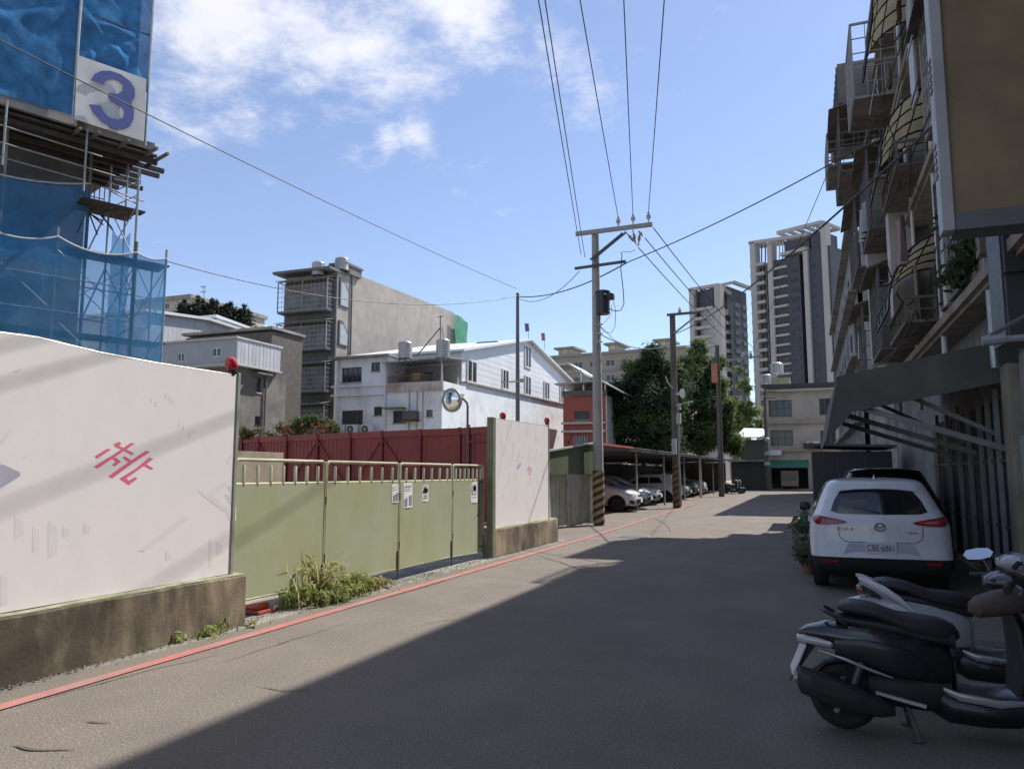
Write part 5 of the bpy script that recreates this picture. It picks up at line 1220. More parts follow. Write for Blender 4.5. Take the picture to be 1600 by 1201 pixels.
# roof storey of ribbed tin overhanging the road
rtin = M('brown grey roof tin', (.19,.17,.155), .7, .1, var=.2, scale=1.5, wave=('Y', .25, .5))
MB().box(2.0, 8.8, FY0, 22.2, FHH+.02, 13.3).build('roof_storey', rtin, row); MB().box(1.95, 8.9, FY0-.1, 22.3, 13.31, 13.42).build('roof_edge', steel, row)
MB().box(1.28, 4.5, 23.6, 27.5, 12.2, 13.6).build('roof_storey', rtin, row); MB().tube((1.30,23.6,12.22),(1.30,27.5,12.22), .16, 10).build('gutter', fcd2, row, smooth=True)
for k in range(9): MB().box(1.24, 1.276, 23.7+k*.42, 23.75+k*.42, 12.4, 13.55).build('sheet_seam', dark_steel, row)
# ---- window cages of iron bars
ironm = M('weathered cage iron', (.16,.155,.15), .7, .3, var=.25, scale=4); ironw = M('pale cage iron', (.36,.36,.35), .6, .3, var=.2, scale=4)
cover = M('dirty fibreglass sheet', (.21,.20,.18), .8, var=.35, scale=2.5, transluc=.15, dirt=(.09,.065,.045), damt=.8, dscale=(2,2,.6), dthr=.5)
def cage_r(y0, y1, z0, z1, dep, mat, top='flat', solid=False, nb=10, nh=5, name='window_cage'):
    xo = FX-dep; c = MB()
    for y in (y0, y1): c.bar((xo,y,z0),(xo,y,z1), .05); c.bar((xo,y,z0),(FX,y,z0), .05); c.bar((xo,y,z1),(FX,y,z1), .05)
    for z in (z0, z1): c.bar((xo,y0,z),(xo,y1,z), .05)
    c = c.build(name, mat, row)
    for k in range(1, nb): y = y0+(y1-y0)*k/nb; MB().bar((xo,y,z0),(xo,y,z1), .018).build('bar', mat, c)
    for k in range(1, nh): z = z0+(z1-z0)*k/nh; MB().bar((xo,y0,z),(xo,y1,z), .022).build('bar', mat, c); MB().bar((xo,y0,z),(FX,y0,z), .022).build('bar', mat, c)
    for k in range(1, 4): x = xo+(FX-xo)*k/4; MB().bar((x,y0,z0),(x,y0,z1), .018).build('bar', mat, c)
    MB().box(xo, FX-.3, y0, y1, z0-.02, z0+.01).build('tray', cover, c)
    if top == 'slope': MB().prism([(xo-.25,y0-.15,z1-.12),(xo-.25,y1+.15,z1-.12),(FX-.003,y1+.15,z1+.32),(FX-.003,y0-.15,z1+.32)], (0,0,.03)).build('tin_hood', cover, c)
    if solid: MB().box(xo+.04, xo+.06, y0+.05, y1-.05, z0+.1, z0+(z1-z0)*.62).build('sheet', cover, c)
    return c
amber = M('amber polycarbonate', (.66,.53,.30), .35, var=.15, scale=2, alpha=.93, transluc=.7, dirt=(.40,.30,.17), damt=.5)
def barrel(y0, y1, z0, rad, dep, mat=amber):
    """quarter barrel awning on hoops"""
    mb = MB(); n = 10; K = 4
    for k in range(K+1):
        y = y0+(y1-y0)*k/K
        for i in range(n+1):
            a = math.pi/2*i/n; mb.v.append((FX-.02-dep*math.sin(a)**.9 if i else FX-.02, y, z0+rad*math.cos(a)))
    for k in range(K):
        for i in range(n): q = k*(n+1)+i; mb.f.append((q, q+n+1, q+n+2, q+1))
    o = mb.build('barrel_awning', mat, row, smooth=True, flip=False)
    for k in range(5):
        y = y0+(y1-y0)*k/4; MB().path([(FX-.03-dep*math.sin(math.pi/2*i/n)**.9 if i else FX-.03, y, z0-.012+rad*math.cos(math.pi/2*i/n)) for i in range(n+1)], .022, 6).build('hoop', black_plastic, o, smooth=True)
    MB().bar((FX-dep-.02,y0,z0),(FX-dep-.02,y1,z0), .04).build('edge_rail', black_plastic, o)
    for i in (2, 4, 6, 8):
        a_ = math.pi/2*i/n; x_ = FX-.03-dep*math.sin(a_)**.9; z_ = z0-.012+rad*math.cos(a_); MB().bar((x_,y0,z_),(x_,y1,z_), .025).build('rib', black_plastic, o)
barrel(15.6, 18.4, 4.6, 1.35, 1.15); barrel(15.6, 18.4, 7.45, 1.35, 1.15); barrel(15.6, 18.4, 10.4, 1.3, 1.15)
cage_r(12.5, 14.7, 4.3, 6.5, .45, ironm, 'flat', nb=9); cage_r(12.4, 14.8, 7.4, 9.4, .5, ironw, 'slope', True); cage_r(12.5, 14.7, 10.4, 12.3, .5, ironm, 'slope')
cage_r(19.5, 21.8, 4.4, 6.4, 1.0, ironm, 'slope', True); cage_r(19.5, 21.8, 7.3, 9.3, 1.1, ironm, 'slope', True); cage_r(19.6, 21.6, 10.6, 12.5, 1.3, ironw, 'flat')
cage_r(22.8, 25.6, 4.2, 6.2, 1.15, ironm, 'slope', True, 8); cage_r(22.8, 25.6, 7.2, 9.2, 1.2, ironm, 'slope', True, 8); cage_r(22.8, 25.8, 10.0, 11.9, 1.5, ironm, 'slope', False, 8)
cage_r(15.6, 18.4, 4.30, 4.75, .9, ironm, nb=12, nh=2); cage_r(15.6, 18.4, 7.30, 7.75, .9, ironm, nb=12, nh=2)
cage_r(9.1, 11.1, 7.4, 9.4, .7, ironm, 'slope'); 
# pale boards, signs and pipes between them
boardm = M('bluish white board', (.42,.44,.48), .5, var=.08, dirt=(.3,.3,.3), damt=.4)
MB().box(FX-.75, FX-.70, 11.2, 12.3, 5.2, 7.6).build('pale_board', boardm, row); MB().box(FX-.6, FX-.56, 15.0, 15.6, 8.3, 10.4).build('pale_board', boardm, row)
MB().box(FX-.8, FX-.3, 18.6, 19.2, 5.0, 7.4).build('pale_board', M('cream board', (.46,.44,.40), .6), row)
MB().box(FX-1.0, FX-.3, 22.1, 22.5, 4.4, 9.5).build('pale_board', M('cream board', (.46,.44,.40), .6), row)
for y, m in ((11.6, steel), (15.3, white_paint), (18.7, white_paint), (22.6, rust), (8.9, rust)): MB().tube((FX-.36,y,2.9),(FX-.36,y,FHH+.5), .045, 8).build('drain_pipe', m, row, smooth=True)
for (p_, q_) in [((1.55,14.5,4.6),(2.3,18.5,5.3)),((1.5,20,6.9),(2.4,12.5,8.0)),((1.3,22,4.0),(2.3,14,4.5)),((1.45,23,9.7),(2.4,14,10.6)),((1.6,18.5,3.9),(1.6,12.8,3.95)),((1.7,13,6.6),(2.2,18,7.1))]:
    MB().path(sag(p_, q_, .15, 10), .014, 5).build('loose_cable', cab, row, smooth=True)
def acr(y, z, x, lab):
    ac_unit((x, y, z), .85, .6, .38, lab, 'air conditioners on the row house', face=(-1,0,0))
def ac_left(y, z, lab):   # unit hung on brackets, fan looking at the road
    c = Vector((FX-.75, y, z)); t = T('air_conditioner', lab, 'air conditioner', c, 'air conditioners on the row house')
    MB().box(c.x, c.x+.38, y-.42, y+.42, z, z+.6).build('casing', acm, t, bevel=.015)
    MB().lathe([(.24,0),(.24,.02),(.21,.025)], (c.x-.003,y-.1,z+.3), (-1,0,0), 18).build('fan_grille', M('fan grille', (.10,.10,.10), .6), t)
    for k in range(5): MB().box(c.x+.06+k*.06, c.x+.075+k*.06, y-.426, y-.4205, z+.08, z+.5).build('side_vent', M('fan grille', (.10,.10,.10), .6), t)
    for s_ in (-.3, .3): MB().bar((c.x-.03,y+s_,z-.03),(FX,y+s_,z-.03), .04).build('bracket', rust, t)
ac_left(18.95, 4.5, 'lowest air conditioner beside the amber barrel awnings'); ac_left(18.95, 7.75, 'air conditioner level with the middle amber barrel awning'); ac_left(22.2, 9.8, 'highest air conditioner on the row house near its far end'); ac_left(11.6, 8.6, 'air conditioner behind the tan sign near the first cage')
# clutter on the facade: bent conduits, laundry rods, meter boxes, hanging cloth
random.seed(77)
for k in range(46):
    y = random.uniform(11.5, 26.5); z = random.uniform(4.4, 12.2); x = FX-random.uniform(.45, 1.2); L_ = random.uniform(.8, 3.0)
    kind = k % 4
    if kind == 0: MB().path(sag((x,y,z), (FX-.45,y+random.uniform(-2,2),z+random.uniform(-1.5,1.5)), random.uniform(.05,.4), 8), random.choice([.010,.014,.018]), 5).build('loose_cable', cab, row, smooth=True)
    elif kind == 1: MB().tube((FX-.46,y,z),(FX-.46,y+random.uniform(-.1,.1),min(FHH-.3,z+L_)), random.choice([.018,.025,.035]), 6).build('conduit', random.choice([steel, rust, white_paint, dark_steel]), row, smooth=True)
    elif kind == 2: MB().tube((x,y,z),(x,y+L_*.7,z+random.uniform(-.05,.05)), .014, 6).build('laundry_rod', random.choice([steel, rust]), row)
    else: MB().box(FX-.52,FX-.44,y,y+random.uniform(.2,.4),z,z+random.uniform(.25,.5)).build('meter_box', random.choice([M('box grey', (.36,.36,.35), .6), rust, fcd2]), row, bevel=.008)
for (y, z, c_) in ((20.2,8.2,(.25,.28,.35)),(20.9,8.25,(.42,.40,.36)),(13.2,5.6,(.30,.22,.20)),(24.0,5.6,(.38,.38,.40))):
    mb = MB()
    for i in range(7): f = i/6; mb.v += [(FX-1.15+.05*math.sin(f*7+z), y+.5*f, z), (FX-1.15+.09*math.sin(f*9+z), y+.02+.48*f, z-.75)]
    for i in range(6): mb.f.append((2*i, 2*i+2, 2*i+3, 2*i+1))
    mb.build('hanging_cloth', M('cloth %.2f' % z+str(y), c_, .9, var=.1), row, flip=False)
# far balcony rail
c = cage_r(24.6, 26.8, 10.9, 11.9, 1.75, ironw, nb=9, nh=4, name='balcony_rail')
# ---- box sign standing out over the pavement
sg = T('box_sign', 'large tan sign board with white side frame jutting from the row house', 'sign', (2.3, 8.2, 3.8))
tanm = M('tan sign face', (.25,.185,.10), .6, var=.14, scale=1.3, dirt=(.165,.115,.06), damt=.75, dscale=(.8,.8,.8), dthr=.5)
MB().box(1.38, 3.4, 8.0, 8.06, 3.95, 9.0).build('sign_face', tanm, sg); MB().box(1.27, 1.375, 7.97, 8.20, 3.78, 9.05).build('side_frame', M('sign frame white', (.40,.40,.42), .5, var=.08, dirt=(.25,.24,.23), damt=.5), sg, bevel=.01)
MB().box(1.378, 3.4, 7.975, 8.33, 3.78, 3.945).build('bottom_frame', M('sign frame grey', (.14,.14,.15), .5), sg)
MB().box(1.378, 3.4, 8.065, 8.32, 3.95, 9.0).build('sign_back', dark_steel, sg)
for zc in (4.32, 5.18, 6.3):
    for k in range(5): MB().box(1.262, 1.2685, 8.03, 8.13, zc+k*.075, zc+k*.075+.04).build('lettering', black_plastic, sg)
# window surround of the near bay: sloping pale reveal beside the sign
MB().box(FX-.55, FX-.43, 11.0, 11.25, 4.3, 8).build('bay_pier', fcd2, row); MB().box(FX-.5, FX-.3, 13.9, 14.2, 4.25, 7.2).build('bay_pier', M('cream board', (.46,.44,.40), .6), row)
# dark metal cladding boxes below the sign
cl = M('dark steel cladding', (.075,.08,.085), .55, .3, var=.15, scale=2)
for k in range(4):
    for j in range(2): MB().box(2.16+k*.40, 2.54+k*.40, 9.9, 9.96, 3.06+j*.72, 3.74+j*.72).build('cladding_panel', cl, row, bevel=.008)
MB().box(2.14, 4, 9.965, 10.6, 3.0, 4.5).build('cladding_box', dark_steel, row)
# pipes and lamp arm
for (p_, q_, r_) in [((1.46,7.6,2.66),(3.6,7.4,2.72),.032),((1.5,7.6,2.70),(2.05,8.6,3.05),.022),((1.45,7.6,2.66),(1.62,7.58,2.67),.045)]: MB().tube(p_, q_, r_, 8).build('pipe_arm', M('pipe grey', (.34,.34,.34), .5, .3), row, smooth=True)
for k in range(5):
    MB().path([(2.3+.1*k,8.2+.1*k,2.9-.1*k),(2.45+.05*k,8.0,2.75),(2.6,7.9,2.9),(2.75,8,2.7+.05*k),(2.9,8,2.95)], .016, 5).build('tangled_cable', cab, row, smooth=True)
# ---- sloping tin canopy over the parked car
cn = T('tin_canopy', 'sloping dark tin canopy on struts above the parked white car', 'canopy', (1.6, 15, 2))
canm = M('canopy green grey', (.105,.11,.095), .7, var=.18, scale=1.3, dirt=(.06,.06,.05), damt=.5)
YA, YZ = 12.0, 18.6
n = 11
for k in range(n):
    a, b2 = YA+(YZ-YA)*k/n, YA+(YZ-YA)*(k+1)/n-.012; MB().prism([(.44,a,2.88),(FX+.1,a,3.33),(FX+.1,b2,3.33),(.44,b2,2.88)], (0,0,.04)).build('roof_sheet', canm, cn)
MB().prism([(.46,YA-.03,2.92),(FX+.08,YA-.03,3.35),(FX+.08,YA-.03,2.80),(.62,YA-.03,2.40),(.27,YA-.03,2.0)], (0,.025,0)).build('front_fascia', canm, cn)
MB().prism([(.44,YA,2.92),(.44,YZ,2.92),(.25,YZ,2.0),(.25,YA,2.0)], (.02,0,0)).build('side_valance', canm, cn)
strut = M('strut grey', (.25,.25,.245), .5, .3, var=.15)
for y in (12.15, 14.2, 16.4): MB().bar((.66,y,2.50),(2.55,y,1.84), .07, .08).build('strut', strut, cn)
for y in (12.6, 15.2): MB().bar((1.25,y,2.75),(2.55,y,2.05), .05, .06).build('strut', strut, cn)
for x, z in ((.9, 2.9), (1.7, 3.05)): MB().bar((x,YA+.05,z),(x,YZ,z), .05, .05).build('purlin', dark_steel, cn)
# pillars and post fence under the canopy
pilm = M('worn pillar', (.33,.29,.22), .85, var=.2, scale=3, dirt=(.18,.14,.09), damt=.6, dscale=(2,2,.4))
MB().box(2.46, 2.78, 11.55, 11.95, 0, 2.95).build('pillar', pilm, row, bevel=.01); MB().box(2.50, 2.9, 10.55, 11.1, 0, 3.0).build('pillar', fcd2, row, bevel=.01)
MB().box(2.53, 2.69, 11.2, 11.5, 1.3, 2.0).build('meter_box', M('box grey', (.36,.36,.35), .6), row)
pf = T('post_fence', 'dark ribbed sheet screen with pale posts beside the parked car', 'fence', (2.5, 15, 0))
scr = M('dark screen sheet', (.07,.07,.072), .7, .1, var=.2)
for k in range(10):
    y0_ = 12.1+k*.66; MB().box(2.52,2.55,y0_,y0_+.63,.1,2.55).build('screen_sheet', scr, pf)
for y in (12.35, 12.9, 13.5, 14.4, 15.3, 16.4, 17.6): MB().box(2.44,2.50,y,y+.06,.1,2.7).build('post', strut, pf)
for z in (.8, 1.7): MB().bar((2.49,12.1,z),(2.49,18.6,z), .03, .05).build('rail', dark_steel, pf)
# planter bush tray, dark kiosk
kk = T('dark_kiosk', 'dark metal kiosk box with flat lid beyond the parked cars', 'kiosk', (.9, 25, 0))
km = M('kiosk dark', (.04,.042,.048), .6, var=.2); MB().box(.1,2.2,24,27,0,2.15).build('body', km, kk, bevel=.02); MB().prism([(-.12,23.7,2.33),(2.3,23.7,2.25),(2.3,27.2,2.25),(-.12,27.2,2.33)], (0,0,.07)).build('lid', M('kiosk lid', (.09,.09,.10), .6), kk)
for x in (.8, 1.5): MB().box(x-.012,x+.012,23.985,23.998,.1,2.05).build('panel_joint', dark_steel, kk)
# ================================================================== next house up the road, beyond the side lane
nb_ = T('far_row_house', 'plain shaded row house further up on the right past the side lane', 'building', (6, 54, 0))
mb = MB(); wv = [(y-39, 1.2+3.1*f, y+1.8-39, 2.9+3.1*f) for y in range(41, 68, 4) for f in range(4)]
facade(mb, (2.5,39,0), (0,1,0), (-1,0,0), 31, 13.2, wv, .2); mb.box(2.72, 10, 39, 70, 0, 13.19); mb.build('wall', fcd, nb_, flip=False)
for q in wv: window(nb_, (2.5,39,0), (0,1,0), (-1,0,0), q, depth=.18, cols=2)
for f in range(4): MB().box(2.1,2.498,39,70,3.9+3.1*f,4.1+3.1*f).build('ledge', fcd2, nb_)
# ================================================================== vehicles
def catmull(keys, sub):
    out = []
    n = len(keys)
    for i in range(n-1):
        p0, p1, p2, p3 = keys[max(i-1,0)], keys[i], keys[i+1], keys[min(i+2,n-1)]
        for k in range(sub):
            t = k/sub; out.append(tuple(.5*((2*b)+(-a+c)*t+(2*a-5*b+4*c-d)*t*t+(-a+3*b-3*c+d)*t**3) for a, b, c, d in zip(p0, p1, p2, p3)))
    out.append(keys[-1]); return out
def ring(z, yr, yf, w, rr, rf, br, bf):
    P = []
    rr = min(rr, w*.95); rf = min(rf, w*.95)
    for i in range(5): x = (w-rr)*i/5; P.append((x, yr+br*(x/w)**2))
    for i in range(6): a = math.pi/2*i/5; P.append((w-rr+rr*math.sin(a), yr+br*((w-rr)/w)**2+rr*(1-math.cos(a))))
    y0, y1 = yr+br*((w-rr)/w)**2+rr, yf-bf*((w-rf)/w)**2-rf
    for i in range(1, 12): P.append((w, y0+(y1-y0)*i/12))
    for i in range(6): a = math.pi/2*i/5; P.append((w-rf+rf*math.cos(a), yf-bf*((w-rf)/w)**2-rf*(1-math.sin(a))))
    for i in range(5, -1, -1):
        x = (w-rf)*i/5
        if i < 5: P.append((x, yf-bf*(x/w)**2))
    full = [(x, y, z) for x, y in P]+[(-x, y, z) for x, y in P[-2:0:-1]]
    return full
def patch(bvh, poly, mode, off, name, mat, parent, cuts=4):
    """thin panel that follows the body: mode 'rear','front' poly in (x,z); 'left','right' poly in (y,z); 'top' in (x,y)"""
    bm = bmesh.new()
    if mode in ('rear', 'front'): vs = [bm.verts.new((p[0], 0, p[1])) for p in poly]; d = Vector((0, 1 if mode == 'rear' else -1, 0)); o = Vector((0, -6 if mode == 'rear' else 12, 0))
    elif mode in ('left', 'right'): vs = [bm.verts.new((0, p[0], p[1])) for p in poly]; d = Vector((1 if mode == 'left' else -1, 0, 0)); o = Vector((-5 if mode == 'left' else 5, 0, 0))
    else: vs = [bm.verts.new((p[0], p[1], 0)) for p in poly]; d = Vector((0,0,-1)); o = Vector((0,0,6))
    f = bm.faces.new(vs); bmesh.ops.triangulate(bm, faces=[f])
    bmesh.ops.subdivide_edges(bm, edges=bm.edges[:], cuts=cuts, use_grid_fill=True)
    last = None
    for v in bm.verts:
        src = Vector(v.co)+o; h = bvh.ray_cast(src, d)
        if h[0] is not None: v.co = h[0]-d*off; last = h[0]
        elif last is not None:
            co = Vector(v.co); 
            if mode in ('rear', 'front'): v.co = (co.x, last.y, co.z)
            elif mode in ('left', 'right'): v.co = (last.x, co.y, co.z)
            else: v.co = (co.x, co.y, last.z)
    bmesh.ops.recalc_face_normals(bm, faces=bm.faces)
    me = bpy.data.meshes.new(name); bm.to_mesh(me); bm.free(); me.materials.append(mat)
    me.polygons.foreach_set('use_smooth', [True]*len(me.polygons)); me.update()
    return obj(name, me, parent)
def text_mesh(s, size, mat, name, parent, M4, depth=.002):
    cu = bpy.data.curves.new('txt', 'FONT'); cu.body = s; cu.size = size; cu.align_x = 'CENTER'; cu.align_y = 'CENTER'; cu.extrude = depth
    ob = bpy.data.objects.new('txt', cu); COL.objects.link(ob); me = bpy.data.meshes.new_from_object(ob.evaluated_get(bpy.context.evaluated_depsgraph_get()))
    bpy.data.objects.remove(ob); me.transform(M4); me.materials.clear(); me.materials.append(mat); me.name = name
    return obj(name, me, parent)
tyrem = rubber; rimm = M('alloy rim', (.38,.38,.39), .35, .8, var=.08); chrome = M('chrome', (.65,.66,.68), .12, 1, var=.03)
carglass = M('car glass', (.012,.014,.016), .05, 0, var=.1, spec=.7, coat=.4); lampred = M('tail lamp red', (.30,.012,.018), .15, var=.2, coat=.6); lampclear = M('head lamp clear', (.55,.57,.6), .1, .2, var=.15, coat=.6)
platew = M('number plate', (.62,.62,.62), .5, var=.03); clad = M('car cladding', (.018,.018,.019), .6, var=.1)
def wheel(parent, x, y, r, w, side):
    wl = MB().lathe([(r*.62,-w/2),(r*.93,-w/2),(r,-w*.36),(r,w*.36),(r*.93,w/2),(r*.62,w/2)], (x,y,r), (side,0,0), 28).build('wheel', tyrem, parent, smooth=True, angle=40)
    MB().lathe([(r*.62,-w*.3),(r*.64,w*.42),(r*.60,w*.44),(r*.56,w*.30),(r*.2,w*.25),(.02,w*.30)], (x,y,r), (side,0,0), 28).build('rim', M('rim grey', (.16,.16,.165), .45, .5), wl, smooth=True)
    for k in range(5):
        a = 2*math.pi*k/5+.3; c = Vector((x+side*w*.36, y, r)); d = Vector((0, math.cos(a), math.sin(a))); MB().bar(c+d*.03, c+d*r*.60, .05, .035, (1,0,0)).build('spoke', rimm, wl)
    MB().lathe([(.05,w*.28),(.05,w*.42)], (x,y,r), (side,0,0), 12).build('hub_cap', rimm, wl)
def make_car(name, rows, paint, wheels, wr, label, cat='car', group=None, cladz=0, sub=3):
    t = L0(name); tag(t, label, cat, group)
    R_ = catmull(rows, sub); mb = MB(); secs = [ring(*q) for q in R_]
    mb.loft(secs)
    me = mb.mesh('body', paint)
    o = obj('body', me, t)
    cut = MB()
    for (wy, hw) in wheels:
        for s in (-1, 1): cut.lathe([(wr*1.16,-.20),(wr*1.16,.20)], (s*hw,wy,wr*.98), (1,0,0), 32)
    co = bpy.data.objects.new('cut', cut.mesh('cut')); COL.objects.link(co)
    md = o.modifiers.new('b', 'BOOLEAN'); md.object = co; md.operation = 'DIFFERENCE'; md.solver = 'EXACT'
    dg = bpy.context.evaluated_depsgraph_get(); ev = bpy.data.meshes.new_from_object(o.evaluated_get(dg)); o.modifiers.clear(); o.data = ev; bpy.data.objects.remove(co)
    ev.name = 'body'; ev.materials.clear(); ev.materials.append(paint); ev.materials.append(clad)
    for p in ev.polygons:
        p.use_smooth = True; p.material_index = 0
        if p.center.z < cladz: p.material_index = 1
        for (wy, hw) in wheels:
            d_ = math.hypot(p.center.y-wy, p.center.z-wr*.98)
            if d_ < wr*1.22 and abs(p.center.x) < hw+.21 and abs(p.normal.x) < .5 and p.center.z < wr*2.3 and abs(p.center.x) > .4: p.material_index = 1
    ev.set_sharp_from_angle(angle=R(38))
    bm = bmesh.new(); bm.from_mesh(me); bvh = BVHTree.FromBMesh(bm); bm.free()
    for (wy, hw) in wheels:
        for s in (-1, 1): wheel(t, s*(hw-.02), wy, wr, .2, s)
        for s in (-1, 1):     # arch lip
            pts = [(s*(hw+.115), wy+wr*1.17*math.cos(a), wr*.98+wr*1.17*math.sin(a)) for a in [math.pi*(k/16) for k in range(17)]]
            if cladz: MB().path(pts, .035, 6).build('arch_trim', clad, t, smooth=True)
    return t, o, bvh
def mirrorpoly(p): return [(-x, z) for x, z in p][::-1]
def side_glass(bvh, t, polys, mat=carglass):
    for m in ('left', 'right'):
        for p in polys: patch(bvh, p, m, .006, 'side_window', mat, t)
# ---- white crossover, seen from behind
wpaint = M('white car paint', (.64,.64,.65), .28, 0, var=.02, coat=.8)
#       z    yr   yf   w    rr   rf   br   bf
SUV = [(.20,.22,4.05,.70,.12,.25,.02,.15),(.30,.06,4.18,.84,.16,.30,.03,.18),(.44,.005,4.25,.875,.20,.36,.05,.22),(.50,.0,4.26,.882,.22,.38,.05,.24),(.64,.035,4.25,.884,.24,.40,.06,.24),
       (.80,.05,4.20,.884,.26,.42,.06,.24),(.92,.055,4.02,.876,.28,.42,.06,.22),(1.00,.07,3.62,.850,.30,.40,.06,.20),(1.04,.10,3.30,.822,.30,.36,.06,.18),(1.16,.22,2.98,.770,.28,.32,.06,.16),
       (1.32,.36,2.62,.700,.26,.30,.06,.14),(1.42,.42,2.40,.648,.24,.30,.06,.12),(1.485,.47,2.20,.600,.22,.28,.05,.10),(1.525,.58,1.98,.48,.20,.26,.04,.08),(1.545,.85,1.72,.25,.15,.2,.02,.04)]
suv, body, bv = make_car('white_crossover', SUV, wpaint, [(.80,.775),(3.37,.775)], .325, 'white crossover parked under the tin canopy, seen from behind', cladz=.47)
patch(bv, [(-.60,1.09),(-.50,1.06),(0,1.05),(.50,1.06),(.60,1.09),(.545,1.24),(.46,1.36),(.25,1.385),(0,1.392),(-.25,1.385),(-.46,1.36),(-.545,1.24)], 'rear', .006, 'rear_window', carglass, suv, 6)
patch(bv, [(-.50,1.365),(-.25,1.39),(0,1.397),(.25,1.39),(.50,1.365),(.52,1.42),(.3,1.44),(0,1.447),(-.3,1.44),(-.52,1.42)], 'rear', .055, 'spoiler', wpaint, suv, 4)
for s in (-1, 1):
    tl = [(.84,.94),(.845,1.01),(.80,1.035),(.60,1.0),(.43,.965),(.40,.945),(.45,.925),(.62,.905),(.78,.905)]
    tl = [(s*x, z) for x, z in tl]; tl = tl if s > 0 else tl[::-1]
    l = patch(bv, tl, 'rear', .012, 'tail_light', lampred, suv, 4)
    lc = [(s*x, z) for x, z in [(.72,.935),(.72,.985),(.58,.97),(.50,.955),(.58,.935)]]; patch(bv, lc if s > 0 else lc[::-1], 'rear', .018, 'light_lens', M('tail lens', (.42,.12,.12), .12, var=.2, coat=.6), l, 3)
    sp = [(s*x, z) for x, z in [(.70,.40),(.72,.44),(.55,.445),(.53,.41)]]; patch(bv, sp if s > 0 else sp[::-1], 'rear', .012, 'reflector', lampred, suv, 2)
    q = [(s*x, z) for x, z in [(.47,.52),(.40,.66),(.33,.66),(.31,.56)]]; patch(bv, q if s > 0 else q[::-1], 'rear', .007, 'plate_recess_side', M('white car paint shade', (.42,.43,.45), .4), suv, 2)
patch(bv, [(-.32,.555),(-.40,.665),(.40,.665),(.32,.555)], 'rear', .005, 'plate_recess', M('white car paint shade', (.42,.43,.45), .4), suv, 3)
patch(bv, [(-.78,.25),(-.80,.47),(-.50,.475),(0,.48),(.50,.475),(.80,.47),(.78,.25),(0,.24)], 'rear', .010, 'rear_bumper', clad, suv, 5)
# tailgate joints
for s in (-1, 1):
    pts = []
    for (x, z) in [(.52,.90),(.515,.80),(.50,.74),(.45,.70),(.40,.685)]:
        h = bv.ray_cast(Vector((s*x,-5,z)), Vector((0,1,0))); pts.append(h[0]-Vector((0,.002,0)))
    MB().path(pts, .0045, 5).build('tailgate_joint', black_plastic, suv)
pts = [bv.ray_cast(Vector((x,-5,.682)), Vector((0,1,0)))[0]-Vector((0,.002,0)) for x in [-.4+.1*k for k in range(9)]]; MB().path(pts, .0045, 5).build('tailgate_joint', black_plastic, suv)
hb = bv.ray_cast(Vector((0,-5,.60)), Vector((0,1,0)))[0].y
pl = MB().box(-.19,.19,hb-.022,hb-.012,.53,.69).build('number_plate', platew, suv, bevel=.004)
RM = Matrix.Translation((0,hb-.0225,.608)) @ Matrix.Rotation(R(90), 4, 'X')
text_mesh('CBE·6861', .096, black_plastic, 'plate_text', pl, RM @ Matrix.Diagonal((.90,1.25,1,1)))
hb2 = bv.ray_cast(Vector((0,-5,.90)), Vector((0,1,0)))[0].y
em = MB(); n = 28
em.path([(.062*math.cos(2*math.pi*k/n), hb2-.014, .89+.050*math.sin(2*math.pi*k/n)) for k in range(n+1)], .008, 6).build('emblem_ring', M('emblem chrome dark', (.16,.16,.17), .2, .9), suv, smooth=True)
MB().path([(-.055,hb2-.014,.905),(-.03,hb2-.016,.903),(0,hb2-.018,.872),(.03,hb2-.016,.903),(.055,hb2-.014,.905)], .008, 6).build('emblem_wing', M('emblem chrome dark', (.16,.16,.17), .2, .9), suv, smooth=True)
hy = bv.ray_cast(Vector((-.42,-5,.855)), Vector((0,1,0)))[0].y
text_mesh('CX-3', .062, M('emblem chrome dark', (.16,.16,.17), .2, .9), 'model_lettering', suv, Matrix.Translation((-.42,hy-.008,.852)) @ Matrix.Rotation(R(90), 4, 'X') @ Matrix.Diagonal((1.4,.8,1,1)))
hy = bv.ray_cast(Vector((.40,-5,.82)), Vector((0,1,0)))[0].y
text_mesh('skyactiv', .034, M('emblem chrome dark', (.16,.16,.17), .2, .9), 'side_lettering', suv, Matrix.Translation((.40,hy-.008,.82)) @ Matrix.Rotation(R(90), 4, 'X') @ Matrix.Diagonal((1.1,1,1,1)))
hy = bv.ray_cast(Vector((0,-5,1.08)), Vector((0,1,0)))[0].y; MB().bar((.02,hy-.02,1.075),(-.30,hy+.06,1.13), .018).build('rear_wiper', black_plastic, suv)
MB().loft([[(.018*math.cos(a)*f, .62+g+.06*math.sin(a)*f, 1.52+h) for a in [2*math.pi*k/8 for k in range(8)]] for f, g, h in ((1,0,0),(.8,.01,.03),(.35,-.02,.06),(.1,-.03,.068))]).build('roof_fin', wpaint, suv, smooth=True)
side_glass(bv, suv, [[(.95,1.08),(1.65,1.04),(1.65,1.36),(1.2,1.36),(1.0,1.26)], [(1.70,1.04),(2.75,1.02),(2.45,1.22),(2.15,1.37),(1.70,1.37)]])
patch(bv, [(-.62,1.06),(.62,1.06),(.50,1.38),(-.50,1.38)], 'front', .006, 'windscreen', carglass, suv, 4)
